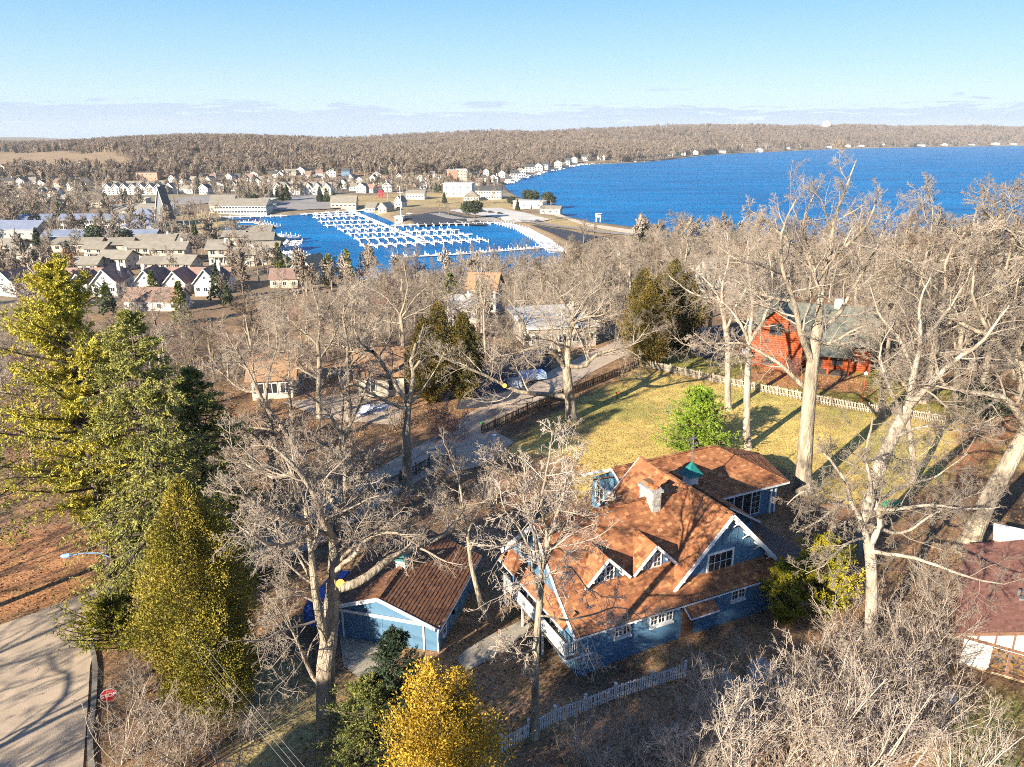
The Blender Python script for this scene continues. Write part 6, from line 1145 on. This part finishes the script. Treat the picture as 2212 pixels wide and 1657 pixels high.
for i, (x, y, k, s) in enumerate([(270, 1640, 'sh2', .9), (340, 1600, 'sh3', .8), (400, 1680, 'sh2', .85), (460, 1620, 'sh2', .8), (330, 1700, 'sh3', .8), (500, 1690, 'sh3', .7), (300, 1500, 'sh2', .6), (540, 1600, 'sh2', .5)]):
    shrub('leafless grey shrub in the clump by the stop sign', base(x, y), k, s, SG3)
SG4 = 'red brown shrubs beside the log cabin'
for x, y, s in ((1700, 800, .9), (1720, 815, .8), (1870, 790, 1), (1900, 770, 1.1), (1940, 760, 1.2), (1960, 730, 1.2), (1980, 700, 1.2), (1885, 740, 1.0), (1920, 720, 1.1), (960, 950, .9), (985, 930, .7)): shrub('small leafless shrub with reddish twigs', base(x, y), 'sh4', s * 1.1, SG4)
for x, y in ((640, 950), (700, 980), (760, 960), (820, 1010), (560, 1040), (620, 1060), (680, 1050), (760, 1020), (520, 1120), (480, 1180), (560, 1170), (640, 1140), (700, 1150), (980, 1040), (940, 1100), (1000, 1130), (1060, 1090), (1000, 1200)): shrub('leafless grey shrub in the belt along the street fence', base(x, y), R_.choice(('sh2', 'sh3')), R_.uniform(.55, .8), 'bare shrubs along the street')

# ---- the wood between the gardens and the harbor: every tree its own
bare_proto('m1', 101, 17, limbs=11, detail=4, kids=(8, 6, 4, 3), rmin=.017); bare_proto('m2', 102, 15, twig='dark_twig', limbs=12, detail=4, kids=(7, 6, 4, 3), rmin=.017, ang=42, lr=.45); bare_proto('m3', 103, 18, limbs=10, detail=4, kids=(8, 6, 4, 3), rmin=.017, crook=.2, ang=60, lr=.55)
bare_proto('m4', 104, 13, limbs=12, detail=3, kids=(8, 7, 5), rmin=.017, twig='pale_twig'); bare_proto('m5', 105, 14, limbs=12, detail=3, kids=(8, 7, 5), rmin=.017, twig='pink_twig', ang=40)
bare_proto('v1', 111, 13, limbs=9, detail=3, kids=(6, 6, 4), rmin=.04, twig='twig', sides=(6, 4, 3, 3)); bare_proto('v2', 112, 12, limbs=10, detail=3, kids=(6, 5, 4), rmin=.04, twig='twig', sides=(6, 4, 3, 3), ang=42)
bare_proto('o1', 113, 11, limbs=10, detail=3, kids=(7, 6, 4), rmin=.06, twig='orange_twig', sides=(6, 4, 3, 3), ang=55)
rng = np.random.RandomState(5); taken = [(p[0], p[1], 9) for p in ()]
HOUSES = [(o.location.x, o.location.y, 9) for o in bpy.data.objects if o.parent is None and o.type == 'EMPTY' and o.get('category') == 'house' and 110 < o.location.y < 330]
LAWN_ALL = [LAWN, LAWN2]
def ok(x, y, md, pts):
    for a, b, r in HOUSES:
        if (a - x) ** 2 + (b + 4 - y) ** 2 < r * r: return False
    return all((a - x) ** 2 + (b - y) ** 2 > md * md for a, b in pts)
pts = []; tries = 0
WOOD = [atz(x, y, 24) for x, y in [(-150, 1130), (-150, 900), (-150, 800)]]
while len(pts) < 215 and tries < 20000:
    tries += 1; y = 70 + 255 * rng.rand() ** .9; x = rng.uniform(-.78, .95) * (y * .9 + 10)
    P = np.array([[x, y]]); street_x = np.interp(y, [58, 80, 103, 131], [-20, -7, 5, 24])
    if y < 120 and x > street_x - 9 and x < 70: continue
    if y < 100 and x > 0: continue
    if min(sdf(P, HARBOR)[0], sdf(P, LAKE)[0]) < 5: continue
    if y > 205 and x < -52 and rng.rand() < .93: continue
    if y > 150 and x < -40 and rng.rand() < .5: continue
    if 125 < y < 165 and 30 < x < 62: continue
    if -22 < x < -5 and 90 < y < 115 or -40 < x < -12 and 92 < y < 104: continue
    if 0 < x < 20 and 105 < y < 130: continue
    if not ok(x, y, 4.6, pts): continue
    pts.append((x, y))
hs = height([p[0] for p in pts], [p[1] for p in pts])
for (x, y), z in zip(pts, hs):
    near_ = y < 140; k = rng.choice(['m1', 'm2', 'm3', 'm4', 'm5'], p=[.3, .28, .2, .14, .08]); sc = rng.uniform(.72, 1.05) * (.95 if x < 20 else 1.08) * (.78 if x < -40 and y > 140 else 1)
    if x > 40 and y < 135: sc *= .9
    put_tree('bare_tree', 'leafless grey tree in the wood %s' % ('beyond the garden fences' if x > 15 else 'between the street and the harbor'), (x, y, z), k, sc, group='bare trees beyond the garden fences' if x > 15 else 'bare trees between street and harbor')
for i, (px, py, sc) in enumerate([(1905, 905, 1.25), (1990, 870, 1.4), (2060, 880, 1.5), (2130, 850, 1.55), (2200, 860, 1.5), (2250, 900, 1.5), (1960, 820, 1.5), (2100, 800, 1.6), (2180, 790, 1.6), (2240, 760, 1.6), (2030, 790, 1.5), (1900, 790, 1.2), (1530, 740, 1.1), (1480, 700, 1.2), (1420, 690, 1.1), (2280, 1050, 1.4), (1850, 740, 1.3), (1930, 740, 1.5)]):
    put_tree('bare_tree', 'tall bare tree of the wood around the log cabin and the far lawn corner', G(px, py), ('m1', 'm3', 'm2')[i % 3], sc, group='tallest bare trees around the log cabin')
for i, (x, y) in enumerate([(-52, 24), (-60, 32), (-46, 12), (-66, 44), (-40, 24)]): put_tree('bare_tree', 'bare tree beyond the road junction, ' + ['first', 'second', 'third', 'fourth', 'fifth'][i] + ' of a row', (x, y, 24), 'm3', .9)
for i, (px, py, H, lab) in enumerate([(712, 618, 12, 'narrow yellow green pine at the harbor edge'), (752, 612, 13, 'taller yellow green pine at the harbor edge'), (602, 580, 11, 'golden green cypress beside the cream lodge'), (395, 700, 13, 'dark spruce below the white gables'), (332, 640, 9, 'dark spruce between two white gables'), (975, 700, 10, 'brown green cedar above the street'), (1040, 690, 8, 'small cedar by the white cottage'), (1300, 640, 11, 'dark evergreen in the wood behind the oak'), (1075, 640, 10, 'olive evergreen beside the harbor bank')]):
    conifer('evergreen_tree', lab, G(px, py), H, H * .26, 'pine_needles' if i in (0, 1, 2) else 'spruce_needles', 120 + i, base=.05, whorls=16, per=5, sub=6, bl=6, ln=.7, wd=.28)
# ---- village trees
FAR_E = {}
def far_ever(key, seed, H, round_=False):
    rng = np.random.RandomState(seed); N = 1500; h = rng.beta(1.3, 2.0, N) if not round_ else rng.beta(2, 2, N); az = rng.rand(N) * 6.283; pr = (1 - h) ** .8 if not round_ else np.sqrt(np.clip(1 - (2 * h - 1) ** 2, 0, 1))
    r = H * (.24 if not round_ else .42) * pr * (.6 + .4 * rng.rand(N)) * (1 + .2 * np.sin(az * 3 + h * 11)); c = np.stack([np.cos(az) * r, np.sin(az) * r, (.08 + .92 * h) * H if not round_ else (.3 + .7 * h) * H], 1)
    D = rng.normal(size=(N, 3)); D /= np.linalg.norm(D, axis=1, keepdims=True); S_ = np.cross(D, rng.normal(size=(N, 3))); S_ /= np.linalg.norm(S_, axis=1, keepdims=True); l = H * .07; w = H * .035
    V = np.stack([c - S_ * w * .3, c + D * l * .5 - S_ * w, c + D * l, c + D * l * .5 + S_ * w], 1).reshape(-1, 3); P = np.zeros((1, 3, 3)); P[0, :, 2] = (-.5, H * .4, H * .9)
    FAR_E[key] = (tmesh('trunk', [(P, np.array([[.3, .2, .05]]), 5)], 'dark_bark'), foliage_mesh('crown', V, np.arange(N * 4).reshape(-1, 4), 'far_evergreen', seed))
far_ever('c', 131, 12); far_ever('r', 132, 9, True)
def put_ever(label, px, py, key, s, group, name='evergreen_tree'):
    T = empty(name, G(px, py), R_.uniform(0, 6), label, 'tree', group); T.scale = (s,) * 3; a, b = FAR_E[key]; link('trunk', a, None, T); link('crown', b, None, T)
for i, (x, y, k, s, lab) in enumerate([(1140, 441, 'r', 1.3, 'round pine behind the bath house, left of two'), (1152, 443, 'r', 1.3, 'round pine behind the bath house, nearer the lake'), (1183, 447, 'r', 1.3, 'pair crown pine on the beach'), (1190, 449, 'r', 1.1, 'small pine next to the pair crown pine on the beach'), (1011, 472, 'r', 1.3, 'left one of two dark round pines beside the beach road'), (1026, 473, 'r', 1.4, 'right one of two dark round pines beside the beach road'),
        (612, 434, 'c', 1.1, 'spruce with snowy look above the harbor, broad one'), (620, 434, 'c', 1.2, 'broadest spruce above the harbor head'), (603, 434, 'c', .9, 'smaller spruce above the harbor head'), (692, 437, 'c', 1.1, 'spruce on the yard, first of three'), (706, 437, 'c', 1.0, 'spruce on the yard, second of three'), (722, 438, 'c', .9, 'spruce on the yard, third of three'),
        (960, 440, 'c', .8, 'small cone shaped spruce on the park lawn'), (1105, 447, 'r', .9, 'golden green shrub tree by the bath house'), (1118, 455, 'c', .7, 'little spruce in front of the bath house'), (85, 546, 'c', 1.0, 'grey green spruce beside the parked white cars'), (210, 537, 'r', 1.3, 'round green pine before the long blue roof'), (272, 537, 'r', 1.1, 'smaller round pine before the long blue roof'),
        (62, 486, 'r', 1.0, 'dark round evergreen by the blue roofs'), (140, 492, 'r', 1.1, 'green evergreen behind the glazed block'), (80, 590, 'c', .8, 'dark spruce beside the cream lodge porch'), (548, 448, 'r', 1.2, 'dark evergreen behind the corner pavilion'), (530, 440, 'r', 1.1, 'dark evergreen behind the restaurant roof')]):
    put_ever(lab, x, y, k, s, None)
put_tree('orange_tree', 'bare tree with glowing orange twigs among the cream lodges', G(150, 610), 'o1', 1.15); put_tree('orange_tree', 'smaller orange twigged tree below the white gables', G(382, 680), 'o1', .7)
big = [(175, 470, 1.6), (188, 470, 1.7), (215, 470, 1.5), (228, 470, 1.5), (20, 478, 1.4), (35, 478, 1.3), (45, 476, 1.4), (5, 480, 1.3), (368, 500, 1.4), (382, 498, 1.6), (400, 502, 1.5), (412, 500, 1.4), (424, 500, 1.4), (440, 506, 1.5), (452, 500, 1.2), (470, 500, 1.2), (360, 515, 1.2), (838, 431, 1.6), (1175, 478, 1.2), (1190, 480, 1.0), (375, 610, 1.2), (500, 590, 1.3), (515, 560, 1.2), (525, 600, 1.2), (540, 580, 1.1), (560, 610, 1.2), (260, 510, 1.2), (230, 515, 1.2), (250, 520, 1.0), (300, 515, 1.1), (130, 515, 1.1), (110, 520, 1.1), (1065, 440, 1.1), (1035, 442, 1.1), (1010, 448, .9), (950, 466, .8), (968, 468, .9)]
for i, (x, y, s) in enumerate(big): put_tree('bare_tree', 'bare shade tree among the lodges, lawns and car parks by the harbor', G(x, y), 'v1' if i % 2 else 'v2', s, group='shade trees around the harbor')
# ---- far woods: nobody could count them
def forest(name, label, P, S_, keys):
    me = bpy.data.meshes.new(name); me.vertices.add(len(P)); me.vertices.foreach_set('co', np.asarray(P, np.float32).ravel())
    a = me.attributes.new('size', 'FLOAT', 'POINT'); a.data.foreach_set('value', np.asarray(S_, np.float32)); a = me.attributes.new('kind_index', 'INT', 'POINT'); a.data.foreach_set('value', rng.choice(len(keys), len(P), p=[k[1] for k in keys]).astype(np.int32)); a = me.attributes.new('turn', 'FLOAT', 'POINT'); a.data.foreach_set('value', (rng.rand(len(P)) * 6.283).astype(np.float32))
    o = link(name, me); tag(o, label, kind='stuff'); ng = bpy.data.node_groups.new(name, 'GeometryNodeTree'); ng.interface.new_socket('Geometry', in_out='INPUT', socket_type='NodeSocketGeometry'); ng.interface.new_socket('Geometry', in_out='OUTPUT', socket_type='NodeSocketGeometry')
    N = ng.nodes.new; L = ng.links.new; gi, go, jo = N('NodeGroupInput'), N('NodeGroupOutput'), N('GeometryNodeJoinGeometry')
    def attr(n, t): q = N('GeometryNodeInputNamedAttribute'); q.data_type = t; q.inputs[0].default_value = n; return q.outputs[0]
    sz, tu, ki = attr('size', 'FLOAT'), attr('turn', 'FLOAT'), attr('kind_index', 'INT'); cx = N('ShaderNodeCombineXYZ'); L(tu, cx.inputs[2])
    for i, (ob, _) in enumerate(keys):
        cmp_ = N('FunctionNodeCompare'); cmp_.data_type = 'INT'; cmp_.operation = 'EQUAL'; L(ki, cmp_.inputs[2]); cmp_.inputs[3].default_value = i
        oi = N('GeometryNodeObjectInfo'); oi.inputs[0].default_value = ob; oi.inputs[1].default_value = True; ip = N('GeometryNodeInstanceOnPoints'); mp_ = N('GeometryNodeMeshToPoints'); L(gi.outputs[0], mp_.inputs[0])
        L(mp_.outputs[0], ip.inputs[0]); L(cmp_.outputs[0], ip.inputs[1]); L(oi.outputs['Geometry'], ip.inputs['Instance']); L(cx.outputs[0], ip.inputs['Rotation']); L(sz, ip.inputs['Scale']); L(ip.outputs[0], jo.inputs[0])
    L(jo.outputs[0], go.inputs[0]); md = o.modifiers.new('scatter', 'NODES'); md.node_group = ng; return o
def one_mesh_tree(seed, H, px, py, lab, m='far_twig', **k):
    tr, tw = gen_bare(seed, H, detail=2, kids=(6, 5), rmin=.16, sides=(4, 3, 3, 3), **k); o = link('bare_tree', tmesh('bare_tree', tr + tw, m, False), None, None, G(px, py)); return tag(o, lab, 'tree')
F1 = one_mesh_tree(141, 15, 560, 392, 'round crowned bare tree where the village meets the hill', limbs=12, up=.06); F2 = one_mesh_tree(142, 17, 880, 390, 'broad bare tree at the hill foot behind the park', limbs=12, ang=60); F3 = one_mesh_tree(143, 14, 300, 378, 'bare tree above the row of seven townhouses', limbs=13, ang=40, m='twig')
E1 = link('evergreen_tree', foliage_mesh('e', *(lambda a: (a, np.arange(len(a)).reshape(-1, 4)))(np.array([v.co[:] for v in FAR_E['c'][1].vertices])[:2400]), 'far_evergreen', 3), None, None, G(1150, 345)); tag(E1, 'dark spruce on the wooded shore', 'tree')
def scatter_pts(n, ymin, ymax, xf, test, p=1.0):
    Y = ymin * (ymax / ymin) ** rng.rand(n); Y = np.sqrt(rng.rand(n) * (ymax ** 2 - ymin ** 2) + ymin ** 2); X = rng.uniform(-1, 1, n) * (Y * xf + 60); P = np.stack([X, Y], 1); k = test(P); P = P[k]; Z = height(P[:, 0], P[:, 1]); return np.column_stack([P, Z])
SHORE = [(o.location.x, o.location.y) for o in bpy.data.objects if o.parent is None and o.get('category') == 'house' and o.location.y > 700]
FIELD = [tuple(G(a, b)[:2]) for a, b in [(-80, 328), (0, 328), (150, 330), (270, 342), (330, 357), (290, 366), (200, 372), (60, 376), (-80, 378)]]; FIELD2 = [tuple(G(a, b)[:2]) for a, b in [(395, 332), (470, 337), (490, 350), (440, 352), (400, 345)]]
def hilltest(P):
    k0 = np.ones(len(P), bool)
    for a, b in SHORE: k0 &= ~((np.abs(P[:, 0] - a) < 16 + b * .004) & (P[:, 1] < b + 16) & (P[:, 1] > b - 45 - b * .01))
    d = np.minimum(sdf(P, LAKE), sdf(P, VILLAGE)); return k0 & (d > 6) & (d < 1400) & (sdf(P, FIELD) > 0) & (sdf(P, FIELD2) > 0) & (P[:, 1] > 560)
P1 = scatter_pts(60000, 650, 2600, .74, hilltest); s1 = rng.uniform(.75, 1.25, len(P1)) * (1 + .25 * sm(1200, 2400, P1[:, 1]))
forest('hill_woods', 'bare brown woods covering the hills behind the village', P1, s1, [(F1, .38), (F2, .26), (F3, .3), (E1, .06)])
P2 = scatter_pts(46000, 2600, 6300, .74, lambda P: hilltest(P)); forest('shore_woods', 'hazy brown woods along the far lake shore', P2, rng.uniform(1.3, 2.0, len(P2)), [(F1, .5), (F2, .42), (E1, .08)])
# scattered village trees between the houses, past the three hundred nearest
BH = [(o.location.x, o.location.y, 8.) for o in bpy.data.objects if o.parent is None and o.type == 'EMPTY' and o.location.y > 230 and o.get('category') not in ('tree', 'dock', 'car')]
def vtest(P):
    k = (sdf(P, VILLAGE) < 0) & (sdf(P, LAKE) > 12) & (sdf(P, HARBOR) > 9) & ~((P[:, 0] > -200) & (P[:, 0] < 130) & (P[:, 1] > 440) & (P[:, 1] < 790))
    for a, b, r in BH: k &= ((P[:, 0] - a) ** 2 + (P[:, 1] - b - 7) ** 2 > (r + 3) ** 2) & ~((np.abs(P[:, 0] - a) < 7) & (P[:, 1] < b) & (P[:, 1] > b - 16))
    return k
P3 = scatter_pts(6500, 240, 960, .74, vtest); n3 = fract_noise(P3[:, 0], P3[:, 1], .02, 9); P3 = P3[(n3 > -.15) | (P3[:, 1] > 780)]; V1 = tag(link('bare_tree', tmesh('bare_tree', sum(gen_bare(151, 12, detail=3, kids=(5, 4, 3), rmin=.075, sides=(4, 3, 3, 3)), []), 'twig', False), None, None, G(705, 470 - 33)), 'bare tree beside the yard at the harbor head', 'tree')
forest('village_trees', 'bare trees scattered between the village houses', P3, rng.uniform(.6, 1.15, len(P3)), [(V1, .6), (F3, .25), (F1, .1), (E1, .05)])
# ---- fallen leaves and dry grass
def litter(name, label, N, region, m, size, lift, seed, up=.25):
    r = np.random.RandomState(seed); P = region(r, N); n = len(P); c = np.column_stack([P, height(P[:, 0], P[:, 1]) + lift]); D = r.normal(size=(n, 3)); D[:, 2] *= up; D /= np.linalg.norm(D, axis=1, keepdims=True); S_ = np.cross(D, np.array([0, 0, 1.]) + r.normal(0, .5, (n, 3))); S_ /= np.linalg.norm(S_, axis=1, keepdims=True); l = (size * r.uniform(.6, 1.4, n))[:, None]
    V = np.stack([c - D * l, c - S_ * l * .6, c + D * l, c + S_ * l * .6], 1).reshape(-1, 3); me = np_mesh(name, V, [np.arange(n * 4).reshape(-1, 4)], tint=np.repeat(r.rand(n), 4)); tag(link(name, me, MATS[m]), label, kind='stuff')
STP = [p[:2] for p in STREET]
def leafzone(r, N):
    Y = np.sqrt(r.rand(N)) * 78 + 30; X = r.uniform(-1, 1, N) * (Y * .72 + 6); P = np.stack([X, Y], 1); k = (sdf(P, LAWN) > r.normal(0, 1.5, N)) & (sdf(P, ribbon(STP, 5.2)) > -.3 * r.rand(N)) & ~((X < -24) & (Y < 47) & (r.rand(N) < .97)); return P[k & (fract_noise(X, Y, .5, 8) + r.normal(0, .5, N) > -.2)]
litter('fallen_leaves', 'brown fallen leaves over the shaded ground', 110000, leafzone, 'leaf_brown', .10, .05, 91, .5)
def lawnzone(r, N):
    P = np.stack([r.uniform(-6, 75, N), r.uniform(55, 118, N)], 1); return P[(sdf(P, LAWN) < r.normal(-.5, .8, N)) | (sdf(P, LAWN2) < r.normal(-.5, .8, N))]
litter('dry_grass', 'dry yellow grass tufts of the lawn', 60000, lawnzone, 'grass_blade', .07, .05, 92, 1.2)

# ---- what fills the slope below the nearest trees: past the three hundred individual trees, and undergrowth nobody could count
W1 = tag(link('bare_tree', tmesh('bare_tree', sum(gen_bare(161, 14, limbs=11, detail=3, kids=(6, 5, 4), rmin=.028, sides=(5, 4, 3, 3)), []), 'twig', False), None, None, G(1395, 600)), 'thin bare tree at the near end of the beach road', 'tree')
U1 = tag(link('bare_shrub', tmesh('bare_shrub', (lambda P, R: [(P, R, 3), (*spawn(P, R, 6, .2, .5, 45, 3, .2, .05, .6, rng, .02), 3)])(np.cumsum(np.concatenate([rng.normal(0, .5, (14, 1, 3)) * (1, 1, 0), rng.normal(0, .25, (14, 4, 3)) + (0, 0, .6)], 1), 1), np.repeat(np.linspace(.04, .02, 5)[None], 14, 0)), 'twig', False), None, None, G(1075, 1020)), 'small leafless bush beside the pale drive mouth', 'shrub')
def woodtest(P):
    k = (sdf(P, HARBOR) > 4) & (sdf(P, LAKE) > 10); st = np.interp(P[:, 1], [58, 80, 103, 131], [-20, -7, 5, 24])
    k &= ~((P[:, 1] < 125) & (P[:, 0] > st - 9) & (P[:, 0] < 68)) & ~((P[:, 1] < 165) & (P[:, 1] > 120) & (P[:, 0] > 28) & (P[:, 0] < 66)) & ~((P[:, 0] < -4) & (P[:, 0] > -42) & (P[:, 1] > 88) & (P[:, 1] < 116)) & ~((P[:, 1] > 185) & (P[:, 0] < -50)) & ~((P[:, 1] > 130) & (P[:, 0] < -40) & (rng.rand(len(P)) < .6)) & ~((P[:, 0] > 0) & (P[:, 0] < 18) & (P[:, 1] < 130))
    for a, b, r in HOUSES: k &= (P[:, 0] - a) ** 2 + (P[:, 1] - b - 4) ** 2 > 60
    return k
P4 = scatter_pts(950, 105, 345, .74, woodtest); forest('slope_woods', 'denser bare woods on the slope down to the harbor', P4, rng.uniform(.65, 1.05, len(P4)), [(W1, 1.)])
P5 = scatter_pts(5200, 70, 330, .74, lambda P: woodtest(P) & ((P[:, 1] > 100) | (P[:, 0] < np.interp(P[:, 1], [58, 80, 103, 131], [-20, -7, 5, 24]) - 8))); forest('undergrowth', 'brown leafless undergrowth between the trunks', P5, rng.uniform(.5, 1.3, len(P5)), [(U1, 1.)])

hz = bpy.data.materials.new('haze'); hz.use_nodes = True; nt = hz.node_tree; nt.nodes.clear(); ho = nt.nodes.new('ShaderNodeOutputMaterial'); hv = nt.nodes.new('ShaderNodeVolumePrincipled')
hv.inputs['Color'].default_value = (.86, .90, .97, 1); hv.inputs['Density'].default_value = .000055; hv.inputs['Anisotropy'].default_value = 0; nt.links.new(hv.outputs[0], ho.inputs['Volume'])
tag(M().box(-9500, 9500, -400, 8600, -4.5, 190).obj('haze', hz), 'thin pale winter haze over lake and hills', kind='stuff')

# ---- labels that say which one, for the groups small enough to tell apart by their place
ORD = 'first second third fourth fifth sixth seventh eighth ninth tenth eleventh twelfth thirteenth fourteenth fifteenth sixteenth seventeenth eighteenth'.split()
ROWN = ['nearest', 'second nearest', 'third nearest', 'fourth nearest', 'fifth nearest', 'sixth nearest', 'farthest']
def place_labels(group, head, per, tail=''):
    ob = sorted([o for o in bpy.data.objects if o.parent is None and o.get('group') == group], key=lambda o: o.location.y); nr = max(1, math.ceil(len(ob) / per))
    for k in range(nr):
        row = sorted(ob[k * per:(k + 1) * per], key=lambda o: o.location.x / (abs(o.location.y) + 1))
        for i, o in enumerate(row): o['label'] = head + ', ' + ORD[i] + ' from the left' + (' in the ' + (ROWN[k] if k < nr - 1 else 'farthest') + ' row' if nr > 1 else '') + tail
place_labels(SG2, 'leafless shrub of the thicket', 8); place_labels(SG3, 'leafless shrub by the stop sign', 9); place_labels('bare shrubs along the street', 'leafless shrub by the street fence', 9)
place_labels(VH, 'small white village house', 15); place_labels(HG, 'tan roofed house below the open field', 12); place_labels('tallest bare trees around the log cabin', 'tall bare tree near the log cabin', 9)
place_labels('shade trees around the harbor', 'bare shade tree by the harbor', 13); place_labels(SH, 'pale lakeside house on the far shore', 17); place_labels(SG4, 'small reddish leafless shrub', 11)
